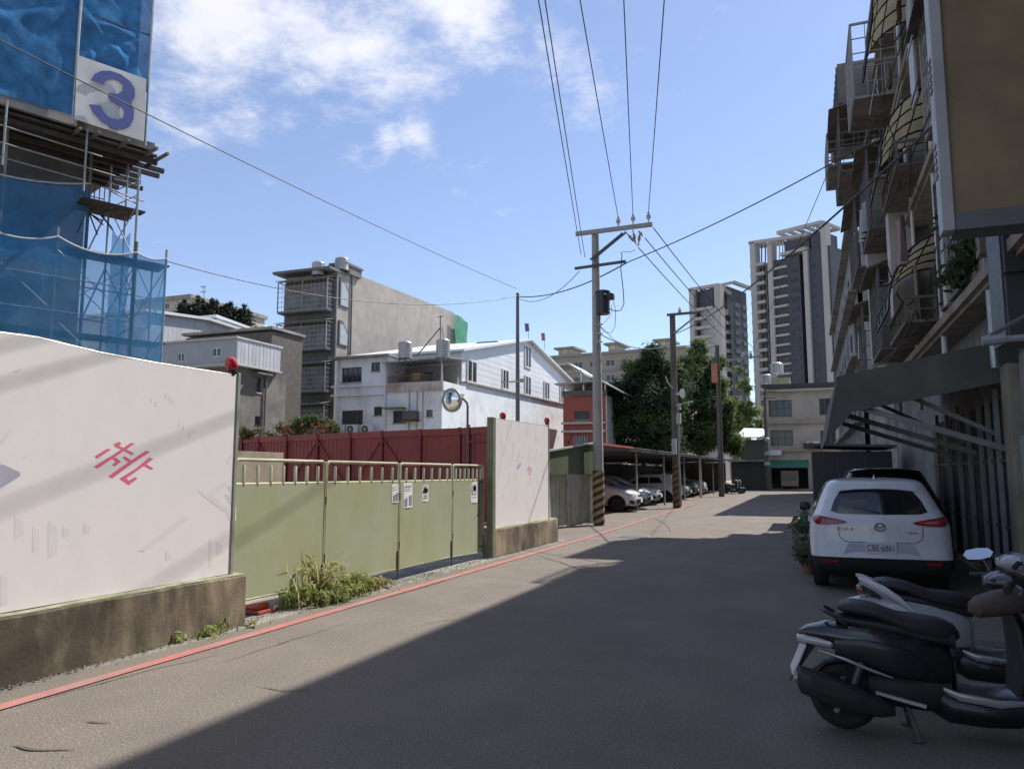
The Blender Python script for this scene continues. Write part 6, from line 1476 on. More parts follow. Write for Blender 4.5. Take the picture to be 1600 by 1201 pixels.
for s in (-1, 1):
    MB().loft([[(s*(.86+.17*f), 2.62+.05*math.cos(a)*g, 1.06+.075*math.sin(a)*g) for a in [2*math.pi*k/10 for k in range(10)]] for f, g in ((0,.5),(.25,1),(.75,1.05),(1,.7))]).build('door_mirror', black_plastic, suv, smooth=True)
    MB().box(s*.889-.012,s*.889+.012,1.62,1.80,.86,.90).build('door_handle', wpaint, suv, bevel=.006); MB().box(s*.889-.012,s*.889+.012,2.55,2.73,.86,.90).build('door_handle', wpaint, suv, bevel=.006)
MB().box(-.7,.7,.4,3.9,.22,.34).build('underbody', black_plastic, suv)
suv.location = (.82, 10.95, 0); suv.scale = (.95, .95, .95)
# ---- dark wagon ahead of it
dpaint = M('black car paint', (.012,.012,.014), .25, 0, var=.05, coat=.8)
WAG = [(q[0]*1.06, q[1]*1.05, q[2]*1.05, q[3]*1.0, *q[4:]) for q in SUV]
wag, body, bv2 = make_car('black_wagon', WAG, dpaint, [(.85,.78),(3.6,.78)], .33, 'black wagon parked in the shade ahead of the white crossover', cladz=.3)
patch(bv2, [(-.56,1.16),(0,1.12),(.56,1.16),(.44,1.45),(0,1.475),(-.44,1.45)], 'rear', .006, 'rear_window', carglass, wag, 4); side_glass(bv2, wag, [[(1.0,1.14),(2.9,1.08),(2.3,1.44),(1.15,1.44)]])
for s in (-1, 1): 
    q = [(s*x, z) for x, z in [(.84,.98),(.84,1.08),(.55,1.05),(.5,1.0)]]; patch(bv2, q if s > 0 else q[::-1], 'rear', .012, 'tail_light', lampred, wag, 3)
    MB().tube((s*.52,.7,1.60),(s*.52,2.2,1.60), .016, 8).build('roof_rail', chrome, wag)
wag.location = (1.35, 15.6, 0)
# ---- cars under the carport, noses to the road
HAT = [(.18,.25,3.9,.66,.12,.3,.02,.2),(.30,.08,4.05,.80,.2,.34,.04,.24),(.46,.02,4.12,.835,.24,.4,.06,.28),(.62,.0,4.10,.842,.26,.42,.06,.30),(.76,.02,4.0,.842,.28,.44,.06,.30),(.88,.05,3.72,.83,.3,.44,.06,.26),
       (.97,.09,3.25,.80,.3,.4,.06,.22),(1.03,.13,2.98,.77,.3,.36,.06,.2),(1.18,.26,2.65,.71,.28,.32,.06,.16),(1.32,.38,2.32,.65,.26,.3,.06,.14),(1.42,.48,2.02,.58,.24,.28,.05,.1),(1.47,.65,1.75,.46,.2,.26,.04,.08),(1.49,.9,1.5,.24,.15,.2,.02,.04)]
def front_detail(t, bv_, hz=.68, light=lampclear):
    patch(bv_, [(-.62,1.02),(.62,1.02),(.50,1.34),(-.50,1.34)], 'front', .006, 'windscreen', carglass, t, 3)
    patch(bv_, [(-.55,1.06),(.55,1.06),(.44,1.32),(-.44,1.32)], 'rear', .006, 'rear_window', carglass, t, 3)
    side_glass(bv_, t, [[(.85,1.04),(1.60,1.0),(1.60,1.34),(1.1,1.34)], [(1.65,1.0),(2.75,.98),(2.15,1.34),(1.65,1.34)]])
    for s in (-1, 1):
        q = [(s*x, z) for x, z in [(.80,hz-.06),(.81,hz+.10),(.62,hz+.06),(.42,hz-.02),(.50,hz-.08)]]; patch(bv_, q if s < 0 else q[::-1], 'front', .010, 'headlight', light, t, 3)
        q = [(s*x, z) for x, z in [(.80,.28),(.80,.48),(.60,.42),(.58,.28)]]; patch(bv_, q if s < 0 else q[::-1], 'front', .008, 'fog_lamp_recess', clad, t, 3)
        q = [(s*x, z) for x, z in [(.80,.78),(.80,.92),(.6,.90),(.6,.80)]]; patch(bv_, q if s > 0 else q[::-1], 'rear', .010, 'tail_light', lampred, t, 3)
        MB().loft([[(s*(.80+.16*f), 2.55+.05*math.cos(a)*g, 1.02+.065*math.sin(a)*g) for a in [2*math.pi*k/8 for k in range(8)]] for f, g in ((0,.5),(.3,1),(.8,1),(1,.7))]).build('door_mirror', black_plastic, t, smooth=True)
        for y in (1.55, 2.5): MB().box(s*.846-.01,s*.846+.01,y,y+.17,.80,.84).build('door_handle', steel, t)
    patch(bv_, [(-.36,.60),(.36,.60),(.30,.68),(-.30,.68)], 'front', .008, 'upper_grille', clad, t, 3); patch(bv_, [(-.46,.26),(.46,.26),(.54,.50),(-.54,.50)], 'front', .008, 'lower_grille', clad, t, 3)
    yb_ = bv_.ray_cast(Vector((0,10,.45)), Vector((0,-1,0)))[0].y; MB().box(-.19,.19,yb_+.012,yb_+.022,.38,.54).build('number_plate', platew, t)
    yb_ = bv_.ray_cast(Vector((0,10,.64)), Vector((0,-1,0)))[0].y; MB().lathe([(.05,.0),(.05,.02)], (0,yb_,.66), (0,1,0), 14).build('emblem', chrome, t)
def park(rows, col, Yc, Xn, label, nose=True, sy=1, sz=1):
    p = M('paint '+label[:14], col, .28, 0, var=.03, coat=.7)
    rows = [(q[0]*sz, q[1], q[2]*sy, *q[3:]) for q in rows]
    t, b_, v_ = make_car('parked_car', rows, p, [(.72,.735),(3.28*sy,.735)], .30, label, 'car', 'cars parked under the carport', cladz=.24)
    front_detail(t, v_, .68*sz)
    L_ = rows[3][2]
    if nose: t.rotation_euler.z = -math.pi/2; t.location = (Xn-L_, Yc, 0)
    else: t.rotation_euler.z = math.pi/2; t.location = (Xn, Yc, 0)
park(HAT, (.66,.66,.67), 31.5, -6.45, 'white hatchback nearest the striped pole under the carport')
park(HAT, (.34,.35,.36), 34.2, -6.55, 'silver hatchback second from the striped pole under the carport', sz=1.02)
park(HAT, (.60,.60,.61), 38.6, -6.9, 'white saloon just past the dark pole under the carport', sy=1.06, sz=.98)
park(SUV, (.56,.56,.55), 43.2, -6.6, 'tall white car parked tail-out in the middle of the carport', nose=False)
park(HAT, (.30,.31,.33), 47.6, -6.7, 'grey car behind the thick white carport post')
park(SUV, (.10,.10,.11), 52.6, -6.9, 'dark tall car towards the far end of the carport', sz=1.06)
park(SUV, (.36,.37,.38), 56.4, -6.8, 'grey tall car last in the carport row', sz=1.1)
# ================================================================== scooters
def sec(x, zc, hw, hh, n=16, p=2.6, y=0, tilt=0):
    out = []
    for k in range(n):
        a = 2*math.pi*k/n; c, s = math.cos(a), math.sin(a); yy = math.copysign(abs(c)**(2/p), c)*hw; zz = math.copysign(abs(s)**(2/p), s)*hh
        out.append((x-zz*tilt, y+yy, zc+zz))
    return out
def hsec(z, x, hx, hy, n=16, p=2.6, tilt=0):
    out = []
    for k in range(n):
        a = 2*math.pi*k/n; c, s = math.cos(a), math.sin(a); xx = math.copysign(abs(c)**(2/p), c)*hx; yy = math.copysign(abs(s)**(2/p), s)*hy; out.append((x+xx, yy, z+xx*tilt))
    return out
def scooter(name, label, cmain, cside, cseat, ctrim, group=None, muff=False, wing=None):
    t = L0(name); tag(t, label, 'scooter', group)
    mm = M('scooter '+label[:10]+' main', cmain, .22, 0, var=.05, coat=.7); ms = M('scooter '+label[:10]+' side', cside, .35, 0, var=.08, coat=.3)
    mse = M('scooter seat '+label[:10], cseat, .55, var=.12, scale=6, bump=.15, bscale=90); mt = M('scooter trim '+label[:10], ctrim, .25, .4, var=.05); pl = M('scooter plastic', (.028,.028,.03), .55, var=.15)
    def W(x, r, w):
        wl = MB().lathe([(r*.58,-w*.35),(r*.80,-w*.5),(r*.94,-w*.36),(r,-w*.1),(r,w*.1),(r*.94,w*.36),(r*.80,w*.5),(r*.58,w*.35)], (x,0,r), (0,1,0), 30).build('wheel', rubber, t, smooth=True)
        MB().lathe([(r*.60,-.03),(r*.60,.03)], (x,0,r), (0,1,0), 24).build('rim', M('rim shadow', (.05,.05,.05), .6), wl)
        for k in range(5): a = 2*math.pi*k/5+.4; d = Vector((math.cos(a),0,math.sin(a))); MB().bar(Vector((x,-.035,r))+d*.03, Vector((x,-.035,r))+d*r*.58, .03, .02, (0,1,0)).build('spoke', rimm, wl)
    W(0, .215, .10); W(1.27, .215, .09)
    # tail cowl, side panel line, seat
    MB().loft([sec(-.27,.605,.03,.018), sec(-.22,.610,.075,.045), sec(-.10,.605,.12,.085), sec(.06,.59,.15,.115), sec(.22,.56,.165,.145), sec(.38,.52,.165,.165), sec(.52,.47,.145,.175), sec(.62,.43,.11,.16), sec(.66,.42,.07,.12)]).build('tail_cowl', mm, t, smooth=True, angle=60)
    for s in (-1, 1):
        MB().loft([sec(-.06,.545,.012,.05,y=s*.142), sec(.10,.535,.014,.075,y=s*.160), sec(.26,.50,.014,.095,y=s*.172), sec(.38,.47,.012,.09,y=s*.170), sec(.46,.44,.008,.05,y=s*.158)]).build('side_panel', ms, t, smooth=True, angle=60)
        MB().path([(-.16,s*.125,.515),(.0,s*.160,.475),(.14,s*.178,.425),(.27,s*.18,.385)], [.006,.011,.011,.005], 6).build('chrome_strip', mt, t, smooth=True)
    MB().loft([sec(-.015,.785,.05,.02), sec(.015,.79,.105,.04), sec(.09,.79,.135,.048), sec(.21,.770,.145,.048), sec(.30,.735,.148,.05), sec(.38,.700,.148,.058), sec(.50,.685,.14,.068), sec(.60,.672,.12,.070), sec(.67,.655,.08,.055), sec(.70,.64,.03,.02)]).build('seat', mse, t, smooth=True, angle=60)
    MB().loft([sec(-.04,.715,.10,.03), sec(.2,.69,.13,.04), sec(.45,.65,.13,.05), sec(.66,.62,.10,.06)]).build('seat_base', pl, t, smooth=True)
    MB().path([(.02,-.12,.69),(-.04,-.12,.735),(-.10,-.09,.765),(-.115,0,.765),(-.10,.09,.765),(-.04,.12,.735),(.02,.12,.69)], .014, 8).build('grab_rail', pl, t, smooth=True)
    # lamps, fender, plate
    MB().loft([sec(-.285,.565,.02,.02), sec(-.25,.57,.085,.035), sec(-.16,.565,.115,.04), sec(-.08,.555,.13,.035), sec(-.05,.55,.11,.015)]).build('tail_light', M('scooter lamp', (.45,.42,.42), .12, .1, var=.2, coat=.6), t, smooth=True)
    MB().loft([sec(-.262,.545,.05,.012), sec(-.2,.545,.08,.012)]).build('tail_lens', lampred, t)
    MB().prism([(-.17,-.055,.53),(-.33,-.055,.30),(-.345,-.055,.29),(-.20,-.055,.55)], (0,.11,0)).build('rear_fender', pl, t)
    MB().prism([(-.232,-.13,.54),(-.318,-.13,.345),(-.328,-.13,.35),(-.242,-.13,.545)], (0,.26,0)).build('number_plate', platew, t)
    MB().loft([sec(-.24,.33,.05,.01,tilt=.2), sec(-.12,.42,.06,.012), sec(.02,.455,.06,.012), sec(.16,.42,.05,.012)]).build('inner_fender', pl, t, smooth=True)
    # muffler on the right side, engine on the left
    MB().loft([sec(-.30,.335,.035,.045,y=-.17,p=3), sec(-.28,.335,.065,.085,y=-.17,p=3), sec(-.10,.28,.075,.095,y=-.172,p=3), sec(.08,.225,.07,.085,y=-.165,p=3), sec(.20,.19,.05,.055,y=-.155,p=3), sec(.28,.175,.03,.03,y=-.14)]).build('muffler', M('muffler black', (.035,.035,.037), .5, .2, var=.15), t, smooth=True, angle=60)
    MB().loft([sec(-.22,.345,.008,.055,y=-.247,p=3), sec(-.05,.285,.008,.06,y=-.25,p=3), sec(.06,.25,.006,.04,y=-.245)]).build('heat_shield', pl, t, smooth=True)
    MB().lathe([(.035,0),(.035,.02),(.02,.02)], (-.30,-.17,.345), (-1,0,.2), 14).build('exhaust_tip', steel, t)
    MB().loft([sec(-.06,.22,.05,.07,y=.12), sec(.2,.25,.07,.10,y=.11), sec(.42,.26,.08,.10,y=.06), sec(.55,.26,.10,.08)]).build('engine_case', M('engine alloy', (.13,.13,.135), .5, .5, var=.2), t, smooth=True)
    MB().loft([sec(.14,.30,.09,.09), sec(.32,.29,.12,.12), sec(.48,.29,.13,.13), sec(.62,.29,.12,.12)]).build('engine_block', M('engine dark', (.03,.03,.032), .6, .3), t, smooth=True)
    MB().tube((.02,-.13,.24),(.12,-.145,.52), .022, 10).build('shock', M('engine alloy', (.13,.13,.135), .5, .5, var=.2), t, smooth=True)
    MB().bar((.18,-.10,.27),(.46,-.16,.22), .03, .02).build('foot_peg', steel, t)
    # centre stand
    st_ = MB().path([(.36,-.07,.20),(.40,-.15,.06),(.41,-.175,.008),(.36,-.185,.008)], .014, 8); st_.path([(.36,.07,.20),(.40,.15,.06),(.41,.175,.008),(.36,.185,.008)], .014, 8); st_.tube((.39,-.12,.10),(.39,.12,.10), .010, 8); st_.path([(.30,.16,.10),(.20,.17,.06),(.12,.19,.055)], .009, 6)
    st_.build('centre_stand', dark_steel, t, smooth=True)
    # floor board, tunnel, leg shield
    MB().loft([sec(.52,.24,.10,.09), sec(.60,.215,.165,.11), sec(.80,.20,.19,.105), sec(.98,.215,.19,.11), sec(1.07,.28,.165,.13), sec(1.12,.36,.10,.09)]).build('floor_board', ms, t, smooth=True, angle=60)
    for s in (-1, 1): MB().loft([sec(.56,.335,.008,.012,y=s*.165), sec(.64,.30,.012,.026,y=s*.186), sec(.86,.275,.012,.024,y=s*.196), sec(1.02,.29,.008,.014,y=s*.188)]).build('floor_edge', mt, t, smooth=True)
    MB().loft([hsec(.27,1.05,.05,.15), hsec(.40,1.09,.06,.185), hsec(.56,1.11,.065,.195), hsec(.72,1.09,.07,.18), hsec(.84,1.05,.075,.15), hsec(.92,1.01,.06,.11), hsec(.95,1.0,.03,.06)]).build('leg_shield', mm, t, smooth=True, angle=60)
    MB().loft([hsec(.30,.99,.03,.13), hsec(.50,1.02,.03,.165), hsec(.70,1.01,.03,.15), hsec(.82,.98,.03,.11)]).build('inner_shield', pl, t, smooth=True)
    MB().loft([sec(1.06,.36,.05,.05,tilt=-.4), sec(1.16,.44,.065,.03), sec(1.28,.455,.068,.028), sec(1.40,.42,.06,.025), sec(1.47,.35,.04,.02)]).build('front_fender', mm, t, smooth=True)
    for s in (-1, 1): MB().tube((1.27,s*.07,.215),(1.10,s*.06,.62), .02, 8).build('fork_leg', dark_steel, t, smooth=True)
    # handlebar head, lamp, grips, levers, mirrors
    MB().loft([sec(.86,.985,.05,.03), sec(.90,.985,.13,.055), sec(.98,.985,.17,.075), sec(1.06,.965,.15,.085), sec(1.13,.94,.11,.07), sec(1.17,.92,.05,.04)]).build('handlebar_cowl', mm, t, smooth=True)
    MB().loft([sec(1.12,.945,.09,.05), sec(1.165,.935,.075,.045), sec(1.185,.93,.04,.025)]).build('head_light', lampclear, t, smooth=True)
    MB().loft([sec(.865,1.0,.06,.02), sec(.90,1.03,.075,.012), sec(.95,1.05,.06,.008)]).build('dash', M('dash glass', (.05,.05,.055), .1, var=.1), t, smooth=True)
    for s in (-1, 1):
        MB().path([(.99,s*.14,.99),(.95,s*.22,1.0),(.90,s*.36,.985)], [.014,.014,.014], 8).build('handlebar', dark_steel, t, smooth=True)
        MB().path([(.945,s*.23,1.0),(.885,s*.375,.983)], .019, 10).build('grip', rubber, t, smooth=True)
        MB().path([(.99,s*.20,.985),(1.0,s*.25,.975),(.965,s*.34,.955)], [.010,.010,.007], 6).build('brake_lever', steel, t, smooth=True)
        if wing or (muff and s < 0): continue
        MB().path([(.955,s*.19,1.01),(.945,s*.21,1.06),(.925,s*.25,1.11)], .007, 6).build('mirror_stem', dark_steel, t, smooth=True)
        c = Vector((.91,s*.27,1.13)); nn = (Vector((-.30,-.72,.62)) if (s > 0 and muff) else Vector((-.95,-.12,.22))).normalized(); aa_ = Vector((1,-.25,.2)) if (s > 0 and muff) else Vector((0,1,.1)); aa_ = (aa_-nn*aa_.dot(nn)).normalized(); bb_ = nn.cross(aa_)
        hx = [(1,0),(.72,.8),(0,1),(-.72,.85),(-1,.1),(-.75,-.75),(0,-1),(.72,-.8)]
        md_ = MB().loft([[c-nn*dx+aa_*.095*g*q[0]+bb_*.050*g*q[1] for q in hx] for dx, g in ((.035,.4),(.025,.85),(.0,1.0),(-.004,.97))]).build('mirror', mm, t, smooth=True)
        MB().add([c+nn*.0055+aa_*.090*q[0]+bb_*.046*q[1] for q in hx], [tuple(range(8))]).build('mirror_glass', M('mirror', (.75,.77,.78), .08, 1, var=.02), md_)
    if wing:
        for s in (-1, 1): MB().loft([sec(-.13,.835,.008,.012,y=s*.10), sec(-.08,.815,.014,.026,y=s*.115), sec(.05,.755,.016,.032,y=s*.14), sec(.16,.68,.014,.03,y=s*.155), sec(.25,.60,.008,.012,y=s*.16)]).build('tail_wing', M('wing white', wing, .3, var=.05, coat=.5), t, smooth=True)
        MB().loft([sec(-.11,.79,.09,.015), sec(-.02,.74,.11,.05), sec(.12,.68,.13,.06)]).build('tail_fairing', mm, t, smooth=True)
        MB().loft([sec(-.135,.745,.07,.02), sec(-.10,.73,.085,.045)]).build('tail_lens', lampred, t, smooth=True)
    if muff:
        MB().loft([sec(.70,.86,.03,.03,y=-.30), sec(.74,.865,.09,.06,y=-.30), sec(.85,.89,.11,.075,y=-.28), sec(.97,.91,.10,.075,y=-.25), sec(1.03,.92,.06,.05,y=-.22)]).build('grip_muff', M('brown leather muff', (.085,.062,.052), .75, var=.2), t, smooth=True)
    return t
sc1 = scooter('scooter', 'glossy black scooter on its stand nearest the viewer', (.010,.010,.013), (.012,.012,.018), (.028,.027,.028), (.40,.40,.40), 'scooters at the right roadside', muff=True)
w1 = pz(1322, 1137); sc1.location = (w1.x, w1.y, 0); sc1.rotation_euler.z = R(4); sc1.scale = (.91, .91, .91)
sc2 = scooter('scooter', 'white and grey scooter with black seat between the black scooter and the car', (.40,.40,.42), (.030,.030,.034), (.022,.022,.023), (.50,.50,.50), 'scooters at the right roadside', wing=(.62,.62,.63))
sc2.location = (.42, 6.35, 0); sc2.rotation_euler.z = R(2); sc2.scale = (.92, .92, .92)
sc3 = scooter('scooter', 'dark scooter parked furthest left at the end of the carport', (.05,.05,.055), (.03,.03,.03), (.03,.03,.03), (.4,.4,.4), 'scooters at the far carport end')
sc3.location = (-6.2, 61.5, 0); sc3.rotation_euler.z = R(-10)
for k, (y, lab) in enumerate([(62.6,'dark scooter in the middle of the three at the carport end'),(63.7,'dark scooter parked furthest right at the end of the carport')]):
    c = copy_tree(sc3); c.location = (-6.1-.1*k, y, 0); c.rotation_euler.z = R(-4+8*k); c['label'] = lab
text_mesh('Duke 125', .05, black_plastic, 'floor_lettering', sc2, Matrix.Translation((.84,-.2115,.272)) @ Matrix.Rotation(R(90), 4, 'X'))
# drain grate beside the scooters
g0 = pz(1560, 1008); gr = T('drain_grate', 'small iron drain grate in the road by the white scooter', 'drain', (g0.x, g0.y, 0))
MB().box(g0.x-.28,g0.x+.28,g0.y-.2,g0.y+.2,-.02,.006).build('frame', M('cast iron', (.13,.125,.12), .6, .3), gr)
for k in range(11): x = g0.x-.25+k*.05; MB().box(x-.012,x+.012,g0.y-.17,g0.y+.17,.0065,.014).build('bar', M('cast iron', (.13,.125,.12), .6, .3), gr)
# ================================================================== vegetation
def leafmat(name, c, var=.35): return M(name, c, .6, var=var, scale=2.2, transluc=.45, alpha=.999, spec=.3)
def leaf_cloud(mb, c, rad, n, size, squash=.8, seed=0, droop=.25):
    rnd = random.Random(seed); c = Vector(c)
    for _ in range(n):
        d = Vector((rnd.gauss(0,1), rnd.gauss(0,1), rnd.gauss(0,1)))
        if d.length < 1e-3: continue
        d.normalize(); rr = rad*(rnd.random()**.5)*rnd.uniform(.55,1.45); p = c+Vector((d.x*rr, d.y*rr, d.z*rr*squash))
        nrm = (d+Vector((rnd.uniform(-.7,.7), rnd.uniform(-.7,.7), rnd.uniform(-.2,.9)))).normalized()
        a = nrm.cross(Vector((rnd.uniform(-1,1), rnd.uniform(-1,1), rnd.uniform(-1,1)))).normalized(); b = nrm.cross(a); s = size*rnd.uniform(.6,1.35)
        mb.add([p-a*s, p-b*s*.42+nrm*s*.08, p+a*s-Vector((0,0,droop*s)), p+b*s*.42+nrm*s*.08], [(0,1,2,3)])
def tree(name, label, base, h, blobs, mat, seed, size, dens, trunk_r=.22, group='trees behind the carport'):
    t = T(name, label, 'tree', base, group); base = Vector(base); rnd = random.Random(seed); mats = mat if isinstance(mat, list) else [mat]
    bark = M('bark', (.10,.08,.06), .9, var=.3, scale=4, bump=.5, bscale=18)
    tr = MB().path([base-Vector((0,0,.2)), base+Vector((.1,.05,h*.25)), base+Vector((-.05,.1,h*.5)), base+Vector((.1,0,h*.8))], [trunk_r*1.2, trunk_r, trunk_r*.65, trunk_r*.2], 10)
    for (c, r) in blobs:
        c = Vector(c); tr.path([base+Vector((0,0,h*.22+.3*(c.z-base.z)*rnd.random())), base.lerp(c,.6)+Vector((0,0,.5)), c], [trunk_r*.4, trunk_r*.22, .03], 6)
    tr.build('trunk', bark, t, smooth=True)
    cr = [MB() for _ in mats]
    for k, (c, r) in enumerate(blobs):
        c = Vector(c)
        for q in range(7):      # every blob is a cluster of smaller clumps
            o = Vector((rnd.uniform(-1,1), rnd.uniform(-1,1), rnd.uniform(-.8,.9)))*r*.62; rr = r*rnd.uniform(.36,.62)
            leaf_cloud(cr[rnd.randrange(len(mats))], c+o, rr, int(dens*rr*rr*3.2), size, .8, seed*1000+k*31+q)
    for m_, b_ in zip(mats, cr):
        if b_.f: b_.build('crown', m_, t, flip=False)
    return t
def blob(u, v, D, r): p = pD(u, v, D); return ((p.x, p.y, p.z), r)
dk1, dk2, md, lt = leafmat('leaf dark', (.060,.10,.042)), leafmat('leaf deep', (.042,.075,.036)), leafmat('leaf mid', (.105,.155,.052)), leafmat('leaf light', (.20,.25,.085))
gp = lambda u, D: Vector((pD(u, 741, D).x, pD(u, 741, D).y, 0))
def blobs(D, f, L_): return [blob(u, v, D, r*f) for u, v, r in L_]
tree('dense_tree', 'dense dark evergreen tree behind the near end of the carport', gp(1004, 68), 10, blobs(67, 1.25, [(1030,560,1.2), (1005,588,1.4), (985,618,1.6), (1020,606,1.7), (1000,648,1.9), (972,655,1.5), (1030,650,1.8), (985,690,1.8), (1025,690,1.9), (958,690,1.1), (1047,580,1.4), (1044,622,1.7), (1012,565,.8), (966,630,.9)]), [dk1, dk2, dk2, md], 4, .17, 190, .25)
tree('leafy_tree', 'paler broad-leaved tree rising behind the dark pole beyond the carport', gp(1092, 82), 11, blobs(81, 1.6, [(1092,545,.8), (1080,578,1.4), (1110,575,1.1), (1070,612,1.3), (1105,612,1.5), (1128,640,1.1), (1085,650,1.6), (1120,675,1.4), (1090,690,1.7), (1134,700,1.1), (1062,690,1.4), (1060,650,1.2), (1118,605,.9)]), [md, md, dk1, lt], 8, .20, 150, .26)
tree('sunny_tree', 'small yellow-green tree in front of the dark evergreen', gp(1025, 71), 7, blobs(66, 1.35, [(1030,622,.8), (1020,652,.9), (1042,648,.7), (1010,632,.6), (1036,680,.9), (1050,665,.6)]), [lt, md, lt], 15, .17, 170, .14)
tree('roadside_tree', 'thin light green tree beyond the far side-arm pole', gp(1160, 92), 9, blobs(92, 1.5, [(1163,602,.7), (1172,640,1.0), (1150,662,1.1), (1182,662,.9), (1160,698,1.2), (1152,580,.5), (1140,640,.8)]), [md, lt], 21, .20, 110, .14)
# rooftop hedge on the left skyline
h = T('rooftop_hedge', 'dark clipped conifers growing on the roofs beyond the white warehouse', 'hedge', pD(330, 500, 80)); mb = MB()
for k in range(16):
    u = 280+k*7.2; v = 488+abs(k-5)*1.6-6*math.sin(k*1.9); c = pD(u, v+4, 80); leaf_cloud(mb, c, 1.0, 330, .16, 1.3, 50+k)
    for q in range(3): leaf_cloud(mb, c+Vector((0,0,.8+.35*q)), .5-.12*q, 70, .14, 1.2, 90+k*5+q)
mb.build('foliage', leafmat('hedge leaf', (.018,.030,.016)), h, flip=False)
MB().bar(pD(276,505,80), pD(398,521,80), 1.6, 1.2).build('planting_bed', concrete, h)
# creeper and red flowers above the red fence
h = T('flowering_shrub', 'green flowering shrub spilling over the red fence before the tall grey building', 'shrub', g2(480, 30)); mb = MB(); fl_ = MB(); rnd = random.Random(2)
for k in range(26):
    u = rnd.uniform(438,522); v = 664+rnd.uniform(-5,12)-8*math.exp(-((u-490)/25)**2); leaf_cloud(mb, pD(u, v, 30.3), rnd.uniform(.22,.42), 130, .075, .8, 300+k)
for k in range(26): leaf_cloud(fl_, pD(rnd.uniform(440,520), 668+rnd.uniform(-6,8), 29.9), .1, 8, .05, 1, 400+k)
mb.build('foliage', leafmat('shrub leaf', (.10,.14,.045)), h, flip=False); fl_.build('blossoms', M('blossom', (.55,.18,.12), .7), h, flip=False)
MB().path([g2(480,30.4), pD(478,700,30.4), pD(490,668,30.3)], [.06,.04,.02], 6).build('stem', M('bark', (.1,.08,.06), .9), h)
h = T('flowering_shrub', 'small reddish-green shrub over the red fence at its left end', 'shrub', g2(395, 31.5)); mb = MB()
for k in range(10): leaf_cloud(mb, pD(rnd.uniform(380,430), 676+rnd.uniform(-6,8), 31.6), rnd.uniform(.2,.35), 100, .07, .8, 500+k)
mb.build('foliage', leafmat('shrub leaf two', (.13,.13,.05)), h, flip=False); MB().path([g2(400,31.8), pD(402,680,31.8)], [.06,.02], 6).build('stem', M('bark', (.1,.08,.06), .9), h)
# weeds under the gate
def weed(name, label, c, n, hmax, seed, mat):
    t = T(name, label, 'weed', c, 'weeds under the gate'); rnd = random.Random(seed); mb = MB(); c = Vector(c); st_ = MB()
    for k in range(n):
        a = rnd.uniform(0, 2*math.pi); lean = rnd.uniform(.15,.75); hh = hmax*rnd.uniform(.35,1); b0 = c+Vector((rnd.gauss(0,.07), rnd.gauss(0,.16), 0)); d = Vector((math.cos(a),math.sin(a),0))
        P = [b0+d*lean*hh*f*f+Vector((0,0,hh*(f-.35*f*f*lean))) for f in (0,.35,.7,1)]; s = Vector((-d.y,d.x,0)); w = rnd.uniform(.006,.014)
        for i in range(3): mb.add([P[i]-s*w*(1-i*.28), P[i]+s*w*(1-i*.28), P[i+1]+s*w*(.72-i*.28), P[i+1]-s*w*(.72-i*.28)], [(0,1,2,3)])
        if k % 3 == 0: leaf_cloud(mb, P[2], .08, 16, .036, .8, seed*77+k)
    mb.build('blades', mat, t, flip=False)['kind'] = 'stuff'
    for k in range(3): st_.path([c+Vector((rnd.gauss(0,.05),rnd.gauss(0,.1),0)), c+Vector((rnd.gauss(0,.1),rnd.gauss(0,.15),hmax*.5))], [.006,.003], 5)
    st_.build('stem', mat, t)
wl_ = leafmat('weed', (.29,.33,.11)); wl2 = leafmat('weed dry', (.42,.40,.19))
for i, (u, v, n, hh, mt, lab) in enumerate([(470,944,130,.36,wl_,'bushy weed clump at the foot of the first gate joint'),(494,940,90,.75,wl2,'tall dry grass tuft right of the bushy weed clump'),(520,941,110,.22,wl_,'low weed patch spreading along the gutter past the gate joint'),(548,931,90,.38,wl_,'smaller weed clump below the second gate leaf'),(573,921,110,.2,wl2,'sparse low weeds near the red road line'),(330,993,26,.10,wl_,'tiny weed sprout at the end of the stained plinth')]):
    weed('weed', lab, pz(u, v), n, hh, 600+i, mt)
# potted plants by the car
for i, (x, y, hh, lab) in enumerate([(-.08,13.5,.66,'taller leafy potted plant beside the white car'),(-.06,12.9,.42,'lower potted plant at the white car rear corner'),(-.02,14.4,.66,'potted plant furthest along beside the white car')]):
    t = T('potted_plant', lab, 'plant', (x, y, 0), 'potted plants by the car'); MB().lathe([(.08,0),(.11,.18),(.125,.19),(.125,.22),(.10,.22)], (x,y,0), n=16).build('pot', M('terracotta', (.22,.11,.07), .8, var=.2), t, smooth=True)
    mb = MB()
    for k in range(5): leaf_cloud(mb, (x+random.uniform(-.12,.12), y+random.uniform(-.15,.15), hh-.05+random.uniform(-.18,.15)), .17, 60, .065, .9, 700+i*9+k)
    mb.build('leaves', leafmat('pot leaf', (.13,.17,.09)), t, flip=False); MB().path([(x,y,.2),(x,y,hh)], .012, 5).build('stem', M('bark', (.1,.08,.06), .9), t)
# bush on the ledge of the row house
t = T('ledge_plant', 'straggly plant growing on the ledge under the tan sign', 'plant', (2.35, 12.2, 4.25)); mb = MB()
for k in range(9): leaf_cloud(mb, (2.35+random.uniform(-.35,.25), 12.0+random.uniform(-.8,1.0), 4.6+random.uniform(-.25,.45)), .28, 70, .08, .8, 800+k)
mb.build('foliage', leafmat('ledge leaf', (.05,.085,.03)), t, flip=False); MB().box(2.3,2.65,11.3,13,4.24,4.42).build('trough', concrete, t)
